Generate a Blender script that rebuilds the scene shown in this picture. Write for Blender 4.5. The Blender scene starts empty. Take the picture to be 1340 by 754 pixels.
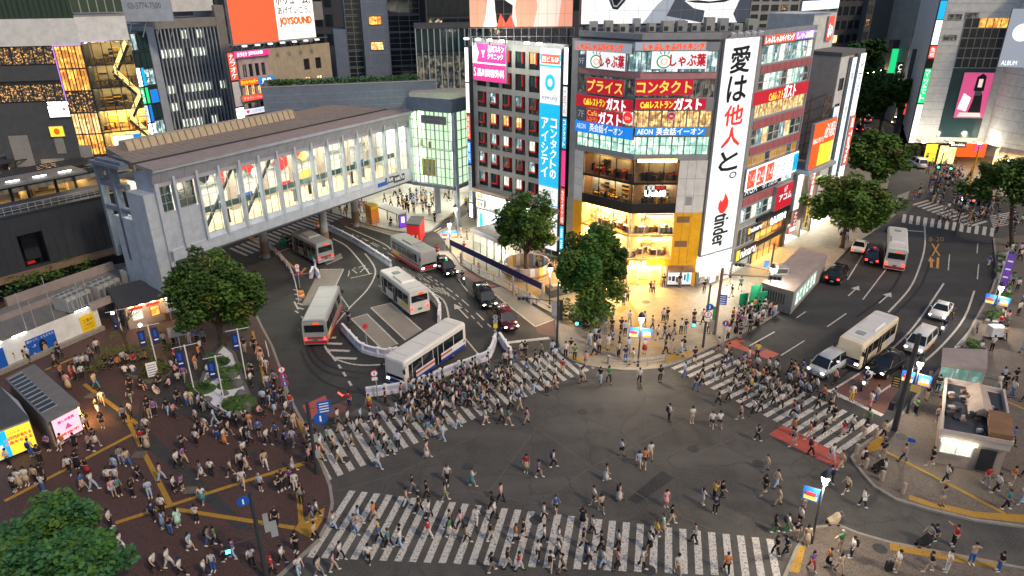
import bpy,math,random
from mathutils import Vector,Matrix
R=math.radians
random.seed(7)
sc=bpy.context.scene
col=sc.collection
# ------------------------------------------------------------ camera, sky, sun, exposure
FX,PIT,ROL,HC=905.0,R(24.0),R(0.3),34.0
cd=bpy.data.cameras.new("camera");cam=bpy.data.objects.new("camera",cd);col.objects.link(cam)
cd.sensor_width=36.0;cd.lens=FX/1340*36;cd.clip_end=3000;cd.clip_start=.5
cam.location=(0,0,HC)
cam.rotation_euler=(Matrix.Rotation(R(90)-PIT,3,'X') @ Matrix.Rotation(-ROL,3,'Z')).to_euler()
sc.camera=cam
w=bpy.data.worlds.new("World");sc.world=w;w.use_nodes=True
wn=w.node_tree.nodes;wl=w.node_tree.links
sky=wn.new("ShaderNodeTexSky");sky.sky_type='NISHITA';sky.sun_disc=False
SUN_EL,SUN_AZ=45.0,49.0
sky.sun_elevation=R(SUN_EL);sky.sun_rotation=R(180-SUN_AZ);sky.air_density=1.0;sky.dust_density=1.5
wl.new(sky.outputs[0],wn["Background"].inputs[0]);wn["Background"].inputs[1].default_value=0.076
sd=bpy.data.lights.new("sun",'SUN');sd.energy=1.0;sd.angle=R(5);sd.color=(1.0,.76,.50)
so=bpy.data.objects.new("sun",sd);col.objects.link(so)
so.rotation_euler=(R(90-SUN_EL),0,R(SUN_AZ))
vs=sc.view_settings;vs.view_transform='Standard';vs.look='None';vs.gamma=1;vs.use_curve_mapping=False
vs.exposure=0.75
sc.cycles.max_bounces=5;sc.cycles.diffuse_bounces=2;sc.cycles.glossy_bounces=2;sc.cycles.transparent_max_bounces=8
sc.cycles.sample_clamp_indirect=4;sc.cycles.caustics_reflective=False;sc.cycles.caustics_refractive=False
sc.cycles.use_denoising=True

# ------------------------------------------------------------ from the photograph's pixels to places in the world
_s,_c=math.sin(PIT),math.cos(PIT);_rs,_rc=math.sin(ROL),math.cos(ROL)
def ray(px,py):
 a,b=px-670,py-377
 u=(_rc*a+_rs*b)/FX;v=(-_rs*a+_rc*b)/FX
 return Vector((u,-v*_s+_c,-v*_c-_s))
def at(px,py,z=0.0):
 d=ray(px,py);t=(z-HC)/d.z
 return Vector((d.x*t,d.y*t,z))
def atY(px,py,Y):
 d=ray(px,py);t=Y/d.y
 return Vector((d.x*t,Y,HC+d.z*t))
def over(gx,gy,px,py):
 return atY(px,py,at(gx,gy).y).z

# ------------------------------------------------------------ materials
MT={}
def mat(key,rgb=None,rough=.8,var=.25,scale=1.2,emit=0,metal=0,spec=.3,kind='noise',ecol=None,bump=0):
 if key in MT:return MT[key]
 m=bpy.data.materials.new(key);m.use_nodes=True;MT[key]=m
 n=m.node_tree.nodes;l=m.node_tree.links;b=n["Principled BSDF"]
 b.inputs["Roughness"].default_value=rough;b.inputs["Metallic"].default_value=metal
 b.inputs["Specular IOR Level"].default_value=spec
 rgb=tuple(rgb)+(1,)
 b.inputs["Base Color"].default_value=rgb
 if var:
  tc=n.new("ShaderNodeTexCoord");no=n.new("ShaderNodeTexNoise")
  no.inputs["Scale"].default_value=scale;no.inputs["Detail"].default_value=6
  no.inputs["Roughness"].default_value=.65
  l.new(tc.outputs["Object"],no.inputs["Vector"])
  mx=n.new("ShaderNodeMix");mx.data_type='RGBA'
  rp=n.new("ShaderNodeMapRange");rp.inputs[1].default_value=.3;rp.inputs[2].default_value=.7
  l.new(no.outputs["Fac"],rp.inputs[0]);l.new(rp.outputs[0],mx.inputs["Factor"])
  mx.inputs[6].default_value=tuple(c*(1-var) for c in rgb[:3])+(1,)
  mx.inputs[7].default_value=tuple(min(1,c*(1+var)) for c in rgb[:3])+(1,)
  l.new(mx.outputs[2],b.inputs["Base Color"])
  if bump:
   bp=n.new("ShaderNodeBump");bp.inputs["Strength"].default_value=bump
   l.new(no.outputs["Fac"],bp.inputs["Height"]);l.new(bp.outputs[0],b.inputs["Normal"])
 if emit:
  b.inputs["Emission Color"].default_value=(tuple(ecol)+(1,)) if ecol else rgb
  b.inputs["Emission Strength"].default_value=emit
 return m
def glow(key,rgb,s):
 return mat(key,tuple(c*.6 for c in rgb),.5,0,emit=s,ecol=rgb)
def nodes(key):
 m=bpy.data.materials.new(key);m.use_nodes=True;MT[key]=m
 return m,m.node_tree.nodes,m.node_tree.links,m.node_tree.nodes["Principled BSDF"]
def mixn(n,l,fac,a,b):
 mx=n.new("ShaderNodeMix");mx.data_type='RGBA'
 if fac is not None:l.new(fac,mx.inputs["Factor"])
 for k,v in ((6,a),(7,b)):
  if hasattr(v,'links'):l.new(v,mx.inputs[k])
  else:mx.inputs[k].default_value=tuple(v)+(1,)
 return mx.outputs[2]
def noise(n,l,scale,lo=.35,hi=.65,detail=6,coord="Object",stretch=None):
 tc=n.new("ShaderNodeTexCoord");no=n.new("ShaderNodeTexNoise")
 no.inputs["Scale"].default_value=scale;no.inputs["Detail"].default_value=detail
 src=tc.outputs[coord]
 if stretch:
  mp=n.new("ShaderNodeMapping");mp.inputs["Scale"].default_value=stretch;l.new(src,mp.inputs[0]);src=mp.outputs[0]
 l.new(src,no.inputs["Vector"])
 r=n.new("ShaderNodeMapRange");r.inputs[1].default_value=lo;r.inputs[2].default_value=hi
 l.new(no.outputs["Fac"],r.inputs[0]);return r.outputs[0]

def ground_mat(key,base,patch,speck,ps=.12,rough=.75,brick=None,wear=0):
 m,n,l,b=nodes(key)
 f1=noise(n,l,ps,.38,.62);f2=noise(n,l,9,.4,.75);f3=noise(n,l,.9,.45,.7)
 c=mixn(n,l,f1,base,patch);c=mixn(n,l,f3,c,tuple(x*.8 for x in base))
 if brick:
  tc=n.new("ShaderNodeTexCoord");br=n.new("ShaderNodeTexBrick")
  mp=n.new("ShaderNodeMapping");mp.inputs["Rotation"].default_value=(0,0,R(brick[3]));l.new(tc.outputs["Object"],mp.inputs[0])
  l.new(mp.outputs[0],br.inputs["Vector"]);br.inputs["Scale"].default_value=1
  br.inputs["Brick Width"].default_value=brick[0];br.inputs["Row Height"].default_value=brick[1]
  br.inputs["Mortar Size"].default_value=brick[2];br.inputs["Bias"].default_value=0
  br.inputs["Color1"].default_value=(1,1,1,1);br.inputs["Color2"].default_value=(.72,.74,.76,1);br.inputs["Mortar"].default_value=(.5,.5,.5,1)
  mm=n.new("ShaderNodeMix");mm.data_type='RGBA';mm.blend_type='MULTIPLY';mm.inputs[0].default_value=1
  l.new(c,mm.inputs[6]);l.new(br.outputs[0],mm.inputs[7]);c=mm.outputs[2]
 if wear:
  c=mixn(n,l,noise(n,l,.35,.52,.72,3,"Object",(1,.35,1)),c,tuple(x*.62 for x in base));c=mixn(n,l,noise(n,l,.22,.5,.7,4,"Object",(.3,1.2,1)),c,tuple(x*1.35 for x in patch))
  tc=n.new("ShaderNodeTexCoord");v=n.new("ShaderNodeTexVoronoi");v.feature='DISTANCE_TO_EDGE';v.inputs["Scale"].default_value=.16;v.inputs["Randomness"].default_value=1
  nz=n.new("ShaderNodeTexNoise");nz.inputs["Scale"].default_value=.6;l.new(tc.outputs["Object"],nz.inputs["Vector"]);ad=n.new("ShaderNodeMixRGB");ad.blend_type='ADD';ad.inputs[0].default_value=1.6;l.new(tc.outputs["Object"],ad.inputs[1]);l.new(nz.outputs["Color"],ad.inputs[2]);l.new(ad.outputs[0],v.inputs["Vector"])
  r=n.new("ShaderNodeMapRange");r.inputs[1].default_value=.004;r.inputs[2].default_value=.009;r.inputs[3].default_value=.55;r.inputs[4].default_value=0;l.new(v.outputs["Distance"],r.inputs[0]);c=mixn(n,l,r.outputs[0],c,tuple(x*.45 for x in base))
 c=mixn(n,l,f2,c,speck)
 l.new(c,b.inputs["Base Color"]);b.inputs["Roughness"].default_value=rough;b.inputs["Specular IOR Level"].default_value=.35
 bp=n.new("ShaderNodeBump");bp.inputs["Strength"].default_value=.15;l.new(f2,bp.inputs["Height"]);l.new(bp.outputs[0],b.inputs["Normal"])
 return m
def paint_mat(key,rgb,wear,under):
 m,n,l,b=nodes(key)
 f=noise(n,l,7,.44-wear*1.6,.53-wear*1.6,9);f2=noise(n,l,2.2,.35,.75)
 c=mixn(n,l,f,under,rgb);c=mixn(n,l,f2,c,tuple(x*.8 for x in rgb)) if wear>.02 else c
 l.new(c,b.inputs["Base Color"]);b.inputs["Roughness"].default_value=.7
 return m
ground_mat("asphalt",(.062,.058,.053),(.086,.080,.072),(.11,.103,.092),wear=1)
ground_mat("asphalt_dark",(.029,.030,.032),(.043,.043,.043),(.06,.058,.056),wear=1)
ground_mat("concrete_bay",(.26,.235,.20),(.20,.185,.165),(.30,.27,.24),.3)
ground_mat("paving_light",(.33,.28,.21),(.25,.215,.17),(.38,.33,.26),.15,.6,(.6,.6,.012,32))
ground_mat("paving_grey",(.165,.130,.102),(.125,.102,.085),(.21,.17,.135),.15,.7,(.3,.3,.01,40))
ground_mat("paving_red",(.098,.052,.044),(.066,.040,.036),(.13,.075,.062),.2,.65,(.24,.12,.012,38))
ground_mat("paving_dark",(.05,.049,.047),(.04,.039,.038),(.075,.072,.068),.2,.6,(.3,.3,.012,38))
ground_mat("plaza_white",(.62,.60,.52),(.52,.50,.44),(.66,.64,.56),.2,.5,(.8,.8,.012,30))
paint_mat("paint_white",(.60,.57,.52),.025,(.15,.14,.13))
paint_mat("paint_yellow",(.44,.24,.025),.06,(.12,.09,.06))
paint_mat("paint_red",(.44,.085,.06),.06,(.2,.07,.055))
paint_mat("paint_brown",(.14,.06,.05),.06,(.08,.055,.05))
paint_mat("paint_orange",(.62,.30,.06),.05,(.09,.085,.08))
mat("kerb",(.27,.25,.22),.8,.2,3)

# ------------------------------------------------------------ mesh builder
class MB:
 def __init__(s):s.v=[];s.f=[];s.i=[];s.M=[];s.mi=0;s.T=None;s.sm=False;s.sf=[]
 def use(s,m):
  m=MT[m] if isinstance(m,str) else m
  if m not in s.M:s.M.append(m)
  s.mi=s.M.index(m);return s
 def add(s,vs,fs):
  o=len(s.v)
  s.v+=[tuple(s.T @ Vector(p)) for p in vs] if s.T else [tuple(p) for p in vs]
  for f in fs:s.f.append([o+k for k in f]);s.i.append(s.mi);s.sf.append(s.sm)
  return s
 def hexa(s,p):
  return s.add(p,[(3,2,1,0),(4,5,6,7),(0,1,5,4),(1,2,6,5),(2,3,7,6),(3,0,4,7)])
 def box(s,x0,x1,y0,y1,z0,z1):
  return s.hexa([(x0,y0,z0),(x1,y0,z0),(x1,y1,z0),(x0,y1,z0),(x0,y0,z1),(x1,y0,z1),(x1,y1,z1),(x0,y1,z1)])
 def prism(s,poly,z0,z1):
  n=len(poly);a=sum(poly[i][0]*poly[(i+1) % n][1]-poly[(i+1) % n][0]*poly[i][1] for i in range(n))
  if a<0:poly=poly[::-1]
  vs=[(p[0],p[1],z0) for p in poly]+[(p[0],p[1],z1) for p in poly]
  return s.add(vs,[tuple(range(n))[::-1],tuple(range(n,2*n))]+[(i,(i+1) % n,n+(i+1) % n,n+i) for i in range(n)])
 def poly(s,pts):return s.add(pts,[tuple(range(len(pts)))])
 def tube(s,pts,r,n=8,cap=True):
  pts=[Vector(p) for p in pts];rs=r if isinstance(r,(list,tuple)) else [r]*len(pts)
  vs=[];fs=[];side=None
  for k,p in enumerate(pts):
   d=(pts[min(k+1,len(pts)-1)]-pts[max(k-1,0)]).normalized()
   if side is None:side=d.orthogonal().normalized()
   side=(side-d*side.dot(d));side=side.normalized() if side.length>1e-6 else d.orthogonal().normalized()
   up=d.cross(side)
   for j in range(n):
    a=2*math.pi*j/n;vs.append(p+(side*math.cos(a)+up*math.sin(a))*rs[k])
  for k in range(len(pts)-1):
   for j in range(n):fs.append((k*n+j,k*n+(j+1) % n,(k+1)*n+(j+1) % n,(k+1)*n+j))
  if cap:fs+=[tuple(range(n))[::-1],tuple(range((len(pts)-1)*n,len(pts)*n))]
  return s.add(vs,fs)
 def cyl(s,x,y,z0,z1,r,n=12,r2=None):return s.tube([(x,y,z0),(x,y,z1)],[r,r if r2 is None else r2],n)
 def loft(s,rings,cap=True):
  n=len(rings[0]);vs=[p for r in rings for p in r];fs=[]
  for k in range(len(rings)-1):
   for j in range(n):fs.append((k*n+j,k*n+(j+1) % n,(k+1)*n+(j+1) % n,(k+1)*n+j))
  if cap:fs+=[tuple(range(n))[::-1],tuple(range((len(rings)-1)*n,len(rings)*n))]
  return s.add(vs,fs)
 def ball(s,c,r,n=10,m=6,sx=1,sy=1,sz=1):
  rings=[[(c[0]+r*sx*math.sin(math.pi*(k+.02)/(m+.04))*math.cos(2*math.pi*j/n),c[1]+r*sy*math.sin(math.pi*(k+.02)/(m+.04))*math.sin(2*math.pi*j/n),
                   c[2]-r*sz*math.cos(math.pi*(k+.02)/(m+.04))) for j in range(n)] for k in range(m+1)]
  return s.loft(rings)
 def mesh(s,name):
  me=bpy.data.meshes.new(name);me.from_pydata(s.v,[],s.f)
  for m in s.M:me.materials.append(m)
  me.polygons.foreach_set("material_index",s.i)
  if any(s.sf):me.polygons.foreach_set("use_smooth",s.sf)
  me.update();return me
 def build(s,name,parent=None,**k):
  o=bpy.data.objects.new(name,s.mesh(name));col.objects.link(o)
  if parent is not None:o.parent=parent
  return tag(o,**k)
def tag(o,label=None,cat=None,group=None,kind=None):
 if label:o["label"]=label
 if cat:o["category"]=cat
 if group:o["group"]=group
 if kind:o["kind"]=kind
 return o
def empty(name,loc=(0,0,0),rz=0,**k):
 o=bpy.data.objects.new(name,None);col.objects.link(o);o.location=loc;o.rotation_euler=(0,0,rz)
 o.empty_display_size=.2
 return tag(o,**k)
def copy_tree(o,parent=None):
 c=o.copy();col.objects.link(c);c.parent=parent
 for ch in o.children:copy_tree(ch,c)
 return c
def struct(name,mb):return mb.build(name,kind='structure')

# ------------------------------------------------------------ a vertical face of a building, in metres along (u), up (z) and out (d)
class Face:
 def __init__(s,A,B):
  s.A=Vector((A[0],A[1],0));d=Vector((B[0]-A[0],B[1]-A[1],0));s.L=d.length;s.x=d/s.L
  s.n=Vector((s.x.y,-s.x.x,0))
 def p(s,u,z,d=0):return s.A+s.x*u+s.n*d+Vector((0,0,z))
 def uz(s,px,py,d=0):
  r=ray(px,py);o=s.A+s.n*d;c=Vector((0,0,HC))
  t=(o-c).dot(s.n)/r.dot(s.n);q=c+r*t
  return (q-s.A).dot(s.x),q.z
 def rect(s,x0,y0,x1,y1,d=0):
  ym,xm=(y0+y1)/2,(x0+x1)/2
  return s.uz(x0,ym,d)[0],s.uz(x1,ym,d)[0],s.uz(xm,y1,d)[1],s.uz(xm,y0,d)[1]
 def box(s,mb,u0,u1,z0,z1,d0,d1):
  P=s.p
  return mb.hexa([P(u0,z0,d1),P(u1,z0,d1),P(u1,z0,d0),P(u0,z0,d0),P(u0,z1,d1),P(u1,z1,d1),P(u1,z1,d0),P(u0,z1,d0)])
 def quad(s,mb,u0,u1,z0,z1,d):return mb.poly([s.p(u0,z0,d),s.p(u1,z0,d),s.p(u1,z1,d),s.p(u0,z1,d)])
 def sub(s,u0,u1):return Face(s.p(u0,0),s.p(u1,0))

# ------------------------------------------------------------ lettering
_TX={}
def glyphs(body):
 if body in _TX:return _TX[body]
 c=bpy.data.curves.new("lettering",'FONT');c.body=body;c.resolution_u=2
 o=bpy.data.objects.new("lettering",c);col.objects.link(o)
 me=bpy.data.meshes.new_from_object(o.evaluated_get(bpy.context.evaluated_depsgraph_get()))
 bpy.data.objects.remove(o)
 vs=[v.co.copy() for v in me.vertices];fs=[tuple(p.vertices) for p in me.polygons]
 x0=min(v.x for v in vs);x1=max(v.x for v in vs);y0=min(v.y for v in vs);y1=max(v.y for v in vs)
 _TX[body]=([((v.x-x0)/(x1-x0),(v.y-y0)/max(1e-6,y1-y0)) for v in vs],fs,(x1-x0)/max(1e-6,y1-y0))
 return _TX[body]
def write(mb,face,body,u0,u1,z0,z1,d,m,mode='h',bold=0):
 """Lay the words into a rectangle of the face: h along it, v one sign under the other, r turned a quarter."""
 mb.use(m)
 if mode=='v':
  n=len(body);h=(z1-z0)/n
  for k,ch in enumerate(body):
   if ch==' ':continue
   zt=z1-k*h;thin=ch in '。、ー・'
   if ch=='。':write(mb,face,ch,u0+(u1-u0)*.62,u1,zt-h*.38,zt-h*.05,d,m)
   elif ch=='ー':write(mb,face,'|',(u0+u1)/2-h*.06,(u0+u1)/2+h*.06,zt-h*.95,zt-h*.1,d,m)
   else:write(mb,face,ch,u0+(u1-u0)*.04,u1-(u1-u0)*.04,zt-h*.94,zt-h*.06,d,m,bold=bold)
  return
 vs,fs,asp=glyphs(body)
 offs=[(0,0)] if not bold else [(-bold,0,0),(bold,0,.002),(0,bold,.004),(0,-bold,.006)]
 for of in offs:
  e=of[2] if len(of)>2 else 0
  if mode=='r':P=[face.p(u0+(u1-u0)*y+of[0],z1-(z1-z0)*x+of[1],d+e) for x,y in vs]
  else:P=[face.p(u0+(u1-u0)*x+of[0],z0+(z1-z0)*y+of[1],d+e) for x,y in vs]
  mb.add(P,fs)
# ============================================================ GROUND
ZP=.13
def px(L,z=0):return [at(a,b,z) for a,b in L]
g=MB().use("asphalt");g.poly([(-900,-60,0),(900,-60,0),(900,1500,0),(-900,1500,0)]);struct("ground",g)
def sheet(name,L,m,z=.004):
 b=MB().use(m);b.poly([(p.x,p.y,z) for p in px(L)]);return struct(name,b)
def slab(name,L,m,kerb=None,ext=()):
 P=[Vector((p.x,p.y)) for p in px(L,ZP)]+[Vector(e) for e in ext]
 b=MB().use(m);b.prism([(p.x,p.y) for p in P],-.3,ZP);struct(name,b)
 if kerb:
  k=MB().use("kerb");q=P[kerb[0]:kerb[1]];ctr=sum(P,Vector((0,0)))/len(P)
  strip(k,[(p.x,p.y) for p in q],.22,-.02,ZP+.015);struct("kerb",k)
def strip(mb,pts,wd,z0,z1=None):
 pts=[Vector((p[0],p[1])) for p in pts];L=[];Rr=[]
 for i,p in enumerate(pts):
  d=(pts[min(i+1,len(pts)-1)]-pts[max(i-1,0)]).normalized();nn=Vector((-d.y,d.x))*wd/2
  L.append(p+nn);Rr.append(p-nn)
 for i in range(len(pts)-1):
  q=[L[i],L[i+1],Rr[i+1],Rr[i]]
  if z1 is None:mb.poly([(v.x,v.y,z0) for v in q][::-1])
  else:mb.prism([(v.x,v.y) for v in q],z0,z1)
def smooth(pts,n=4):
 pts=[Vector((p[0],p[1])) for p in pts];out=[]
 for i in range(len(pts)-1):
  a,b,c,d=pts[max(i-1,0)],pts[i],pts[i+1],pts[min(i+2,len(pts)-1)]
  for k in range(n):
   t=k/n;out.append(.5*((2*b)+(c-a)*t+(2*a-5*b+4*c-d)*t*t+(3*b-a-3*c+d)*t**3))
 return out+[pts[-1]]
LN=[0]
def line(mb,L,wd=.15,z=.012,sm=False,base=0):
 P=[(p.x,p.y) for p in px(L,base)];LN[0]+=1;z+=.00013+.00047*(LN[0] % 14)
 strip(mb,smooth(P) if sm else P,wd,z+base)
def dashes(mb,L,wd,on,off,z=.012):
 P=smooth([(p.x,p.y) for p in px(L)],12);acc=0;cur=[P[0]]
 for a,b in zip(P,P[1:]):
  acc+=(b-a).length;ph=acc % (on+off)
  if ph<on:cur.append(b)
  else:
   if len(cur)>1:strip(mb,cur,wd,z)
   cur=[b]
def zebra(name,a0,a1,b0,b1,period=.95,z=.012,m="paint_white",fill=.5):
 """bars between the line a0-b0 and the line a1-b1 (pixels); the first bar lies on a0-a1, the last on b0-b1"""
 A0,A1,B0,B1=[Vector((p.x,p.y)) for p in px([a0,a1,b0,b1])]
 n=max(2,round(((B0-A0).length+(B1-A1).length)/2/period));b=MB().use(m)
 for k in range(n+1):
  t=k/n;p=A0.lerp(B0,t);q=A1.lerp(B1,t);e=(B0-A0).lerp(B1-A1,.5)/n*fill/2
  b.poly([(v.x,v.y,z) for v in (p-e,p+e,q+e,q-e)])
 return struct(name,b)
# the darker asphalt of the bus terminal and of the street on the right
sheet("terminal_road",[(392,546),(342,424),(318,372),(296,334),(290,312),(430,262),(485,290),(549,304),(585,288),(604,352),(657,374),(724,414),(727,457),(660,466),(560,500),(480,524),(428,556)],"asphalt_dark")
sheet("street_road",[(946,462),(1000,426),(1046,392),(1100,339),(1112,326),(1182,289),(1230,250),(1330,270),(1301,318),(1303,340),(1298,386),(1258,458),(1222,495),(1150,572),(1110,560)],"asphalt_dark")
# pavements
slab("plaza_pavement",[(300,330),(318,372),(342,424),(355,449),(366,480),(376,513),(387,536),(400,560),(421,612),(429,633),(432,655),(427,678),(412,705),(391,724),(352,758)],"paving_red",(0,15),[(-20,25),(-90,25),(-90,66),(-60,78)])
slab("station_front_pavement",[(574,303),(604,345),(629,361),(657,374),(725,411),(730,440),(735,462),(748,472),(770,479),(795,483),(815,485),(835,485),(862,483),(890,475),(917,462),(946,449),(985,432),(1004,421),(1028,405),(1043,392),(1085,353),(1099,340),(1112,327),(1150,302),(1172,286),(1160,262)],"paving_light",(0,25),[(84,150),(20,150),(-5,110)])
slab("mark_plaza_pavement",[(392,262),(427,273),(455,282),(483,292),(516,300),(549,305),(566,300),(578,290),(612,262)],"plaza_white",(0,8),[(-6,135),(-40,135)])
slab("kiosk_pavement",[(1301,318),(1303,336),(1306,362),(1298,386),(1284,411),(1258,457),(1222,496),(1180,545),(1147,573),(1122,590),(1112,603),(1127,624),(1142,641),(1170,658),(1215,672),(1272,686),(1340,696)],"paving_grey",(0,17),[(60,34),(110,60),(110,102)])
slab("corner_pavement",[(1022,760),(1039,722),(1052,704),(1064,694),(1093,691),(1119,702),(1159,714),(1215,726),(1286,741),(1345,752)],"paving_grey",(0,10),[(45,24),(17,24)])
slab("far_pavement",[(1290,262),(1262,245),(1240,215),(1205,180),(1185,150)],"paving_light",(0,5),[(150,250),(200,160),(120,104)])
# dark paving bands set in the red plaza
for L in ([(168,560),(186,552),(330,690),(306,690)],[(112,510),(134,502),(190,545),(168,560)],[(232,470),(300,440),(342,470),(352,520),(310,548),(240,540),(190,520),(196,490)]):
 b=MB().use("paving_dark");b.poly([(p.x,p.y,ZP+.004) for p in px(L,ZP)]);struct("paving_band",b)
# zebra crossings of the scramble
zebra("zebra_crossing",(458.6,640),(402,727),(1004,709),(1013,760))
zebra("zebra_crossing",(428,626),(399,570),(777,483),(741,452),.93)
zebra("zebra_crossing",(879,485),(934,462),(1093,597),(1145,561),.92)
zebra("zebra_crossing",(302,321),(324,331),(425,275),(449,283),1.0)
zebra("zebra_crossing",(598,291),(609,287),(613,299),(624,295),.9)
zebra("zebra_crossing",(569,302),(578,297),(580,308),(590,302),.9)
zebra("zebra_crossing",(1183,297),(1185,286),(1298,316),(1300,305),1.0)
zebra("zebra_crossing",(1196,274),(1216,268),(1268,303),(1292,296),1.0)
zebra("zebra_crossing",(1176,262),(1192,256),(1170,276),(1187,270),1.0)
zebra("zebra_crossing",(1296,290),(1330,284),(1300,304),(1335,298),1.0)
# coloured road surfaces
for L,m in (([(1004,572),(1023,559),(1106,605),(1094,619)],"paint_red"),([(1086,519),(1130,487),(1181,504),(1153,550)],"paint_brown"),
             ([(946,453),(966,446),(1019,467),(1006,474)],"paint_red"),([(394,528),(424,515),(432,533),(404,548)],"paint_red"),([(428,530),(455,520),(452,536),(418,551)],"paint_brown"),
             ([(638,378),(657,375),(724,418),(700,428)],"concrete_bay"),([(600,356),(628,350),(654,373),(638,378)],"paint_brown"),([(700,428),(724,419),(728,442),(703,437)],"paint_brown"),
             ([(566,327),(596,328),(628,350),(600,356)],"concrete_bay"),([(460,290),(478,290),(548,306),(528,311)],"concrete_bay"),([(428,277),(455,284),(475,290),(452,294)],"paint_brown"),
             ([(419,350),(450,350),(427,397),(394,397)],"concrete_bay"),([(485,401),(511,395),(551,431),(530,444)],"concrete_bay"),
             ([(459,415),(480,409),(520,449),(500,456)],"concrete_bay"),([(424,341),(446,329),(449,335),(428,344)],"concrete_bay")):
 sheet("coloured_surface",L,m,.008)
b=MB().use("asphalt");b.poly([(p.x,p.y,.0105) for p in px([(966,452),(978,449),(1003,460),(990,466)])]);struct("road_patch",b)
for L in ([(818,655),(864,618),(880,628),(830,662)],[(612,432),(632,424),(642,434),(620,444)]):
 b=MB().use("asphalt_dark");b.poly([(p.x,p.y,.006) for p in px(L)]);struct("road_patch",b)
mat("seam",(.135,.125,.112),.8,.3,2);b=MB().use("seam")
for L in ([(560,500),(700,560),(772,612)],[(700,560),(640,640)],[(772,612),(880,560),(960,520)],[(772,612),(860,665),(980,720)],[(772,612),(700,660),(600,640)],[(620,480),(760,512),(900,505)],[(440,640),(520,618),(640,560)],[(900,600),(1000,560)]):line(b,L,.05,.005)
struct("road_seam",b)
mat("tyre_mark",(.020,.020,.021),.7,.4,3);b=MB().use("tyre_mark")
for L in ([(398,448),(408,470),(430,486),(470,494)],[(404,446),(415,466),(438,480),(476,487)],[(392,455),(404,480),(428,500),(465,512)],[(600,372),(640,412),(655,440)],[(606,370),(648,410),(664,438)],[(1110,470),(1060,498),(1030,520)],[(1180,440),(1130,476),(1090,505)],[(1190,330),(1170,380),(1120,420)],[(1222,330),(1205,380),(1160,425)],[(505,480),(545,470),(590,445)]):line(b,L,.28,.0052,True)
struct("tyre_mark",b)
# painted lines
ln=MB().use("paint_white")
for L in ([(1210,293),(1211,326),(1202,359),(1189,385),(1162,414)],[(1235,377),(1198,430),(1165,463),(1132,488),(1086,516)],[(1275,387),(1261,423),(1232,458),(1195,489),(1139,526)],
          [(478,330),(489,345),(491,358),(480,378),(457,401),(437,424),(426,439),(424,449),(432,462),(447,471),(472,476),(508,475)],
          [(436,310),(454,320),(470,338),(484,357)],[(452,294),(500,316),(512,325)],[(556,377),(580,392),(587,415)]):
 line(ln,L,.2,sm=True)
for L,wd in (([(1082,515),(1153,549)],.5),([(659,449),(718,443)],.5),([(1186,307),(1209,309)],.4),([(1129,339),(1109,371)],.15),([(1164,352),(1129,397)],.15),([(1107,415),(1082,432)],.15),
              ([(1013,438),(980,456)],.15),([(1052,450),(1021,469)],.12),([(1054,412),(1042,420)],.12),([(1243,339),(1241,360)],.12),([(1281,352),(1279,372)],.12),([(1280,325),(1279,338)],.12),
              ([(427,439.6),(439,439.6)],.4),([(425.6,447),(447,448)],.4),([(431,456),(457,457.4)],.4),([(438,466),(466,467.5)],.4),([(385,392),(390,402)],.2),([(340,333),(352,327)],.2),
              ([(419,350),(450,350)],.15),([(450,350),(427,397)],.15),([(485,401),(530,444)],.15),([(511,395),(551,431)],.15),([(485,401),(511,395)],.15),([(459,415),(500,456)],.15),([(480,409),(520,449)],.15),([(459,415),(480,409)],.15),
              ([(496,372),(537,408)],.15),([(537,408),(561,400)],.15),([(638,378),(700,428)],.15),([(700,428),(724,419)],.15),([(460,290),(528,311)],.15),([(566,327),(600,356)],.15),([(459,362),(488,356)],.15),
              ([(449,335),(428,344)],.15),([(600,365),(612,381)],.12),([(606,440),(624,462)],.15),([(440,376),(456,400)],.12),([(1138,183),(1146,200)],.2),([(1132,170),(1139,180)],.2),([(1160,185),(1157,172)],.2)):
 line(ln,L,wd)
for k in range(5):line(ln,[(384+k*1.5,376+k*6),(391+k*1.5,378+k*6)],.25)
dashes(ln,[(386,404),(394,411),(419,442),(434,464),(445,480),(464,512)],.22,.9,.9)
dashes(ln,[(462,304),(510,327),(554,355),(600,388),(652,438)],.15,.7,.7)
dashes(ln,[(478,312),(545,352),(592,388),(636,434)],.12,.9,.9)
def arrow(mb,a,b,wd=.16):
 A,B=[Vector((p.x,p.y)) for p in px([a,b])];d=(B-A).normalized();n_=Vector((-d.y,d.x));m_=B-d*1.4
 strip(mb,[A,m_],wd,.0119)
 mb.poly([(v.x,v.y,.012) for v in (B,m_+n_*.5,m_-n_*.5)])
for a,bb in (((612,416),(594,397)),((1110,392),(1124,379)),((1150,402),(1166,388)),((586,482),(566,484)),((585,470),(574,462))):arrow(ln,a,bb)
line(ln,[(1140,183),(1128,160)],.2)
struct("road_marking",ln)
# words painted on the road of the terminal
class Flat(Face):
 def __init__(s,a,b,c,lift=.012):
  s.A0,s.B0,s.C0=at(*a),at(*b),at(*c);s.lift=lift
 def p(s,u,z,d=0):return s.A0+(s.B0-s.A0)*u+(s.C0-s.A0)*z+Vector((0,0,s.lift))
for a,b_,c,t,m in (((560,378),(594,389),(546,366),"路線","paint_white"),((540,362),(566,371),(521,345),"のりば","paint_white"),((455,360),(483,351),(452,352),"バス","paint_white"),
                       ((1216,322),(1236,322),(1216,316),"8-20","paint_orange"),((1219,341),(1231,341),(1219,325),"X","paint_orange")):
 q=MB();write(q,Flat(a,b_,c),t,0,1,0,1,0,m);struct("road_lettering",q)
oj=MB().use("paint_orange")
line(oj,[(1219,345),(1219,356),(1227,357),(1228,343)],.3);line(oj,[(1216.5,348),(1219,341),(1222,348)],.3);struct("road_marking",oj)
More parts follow.
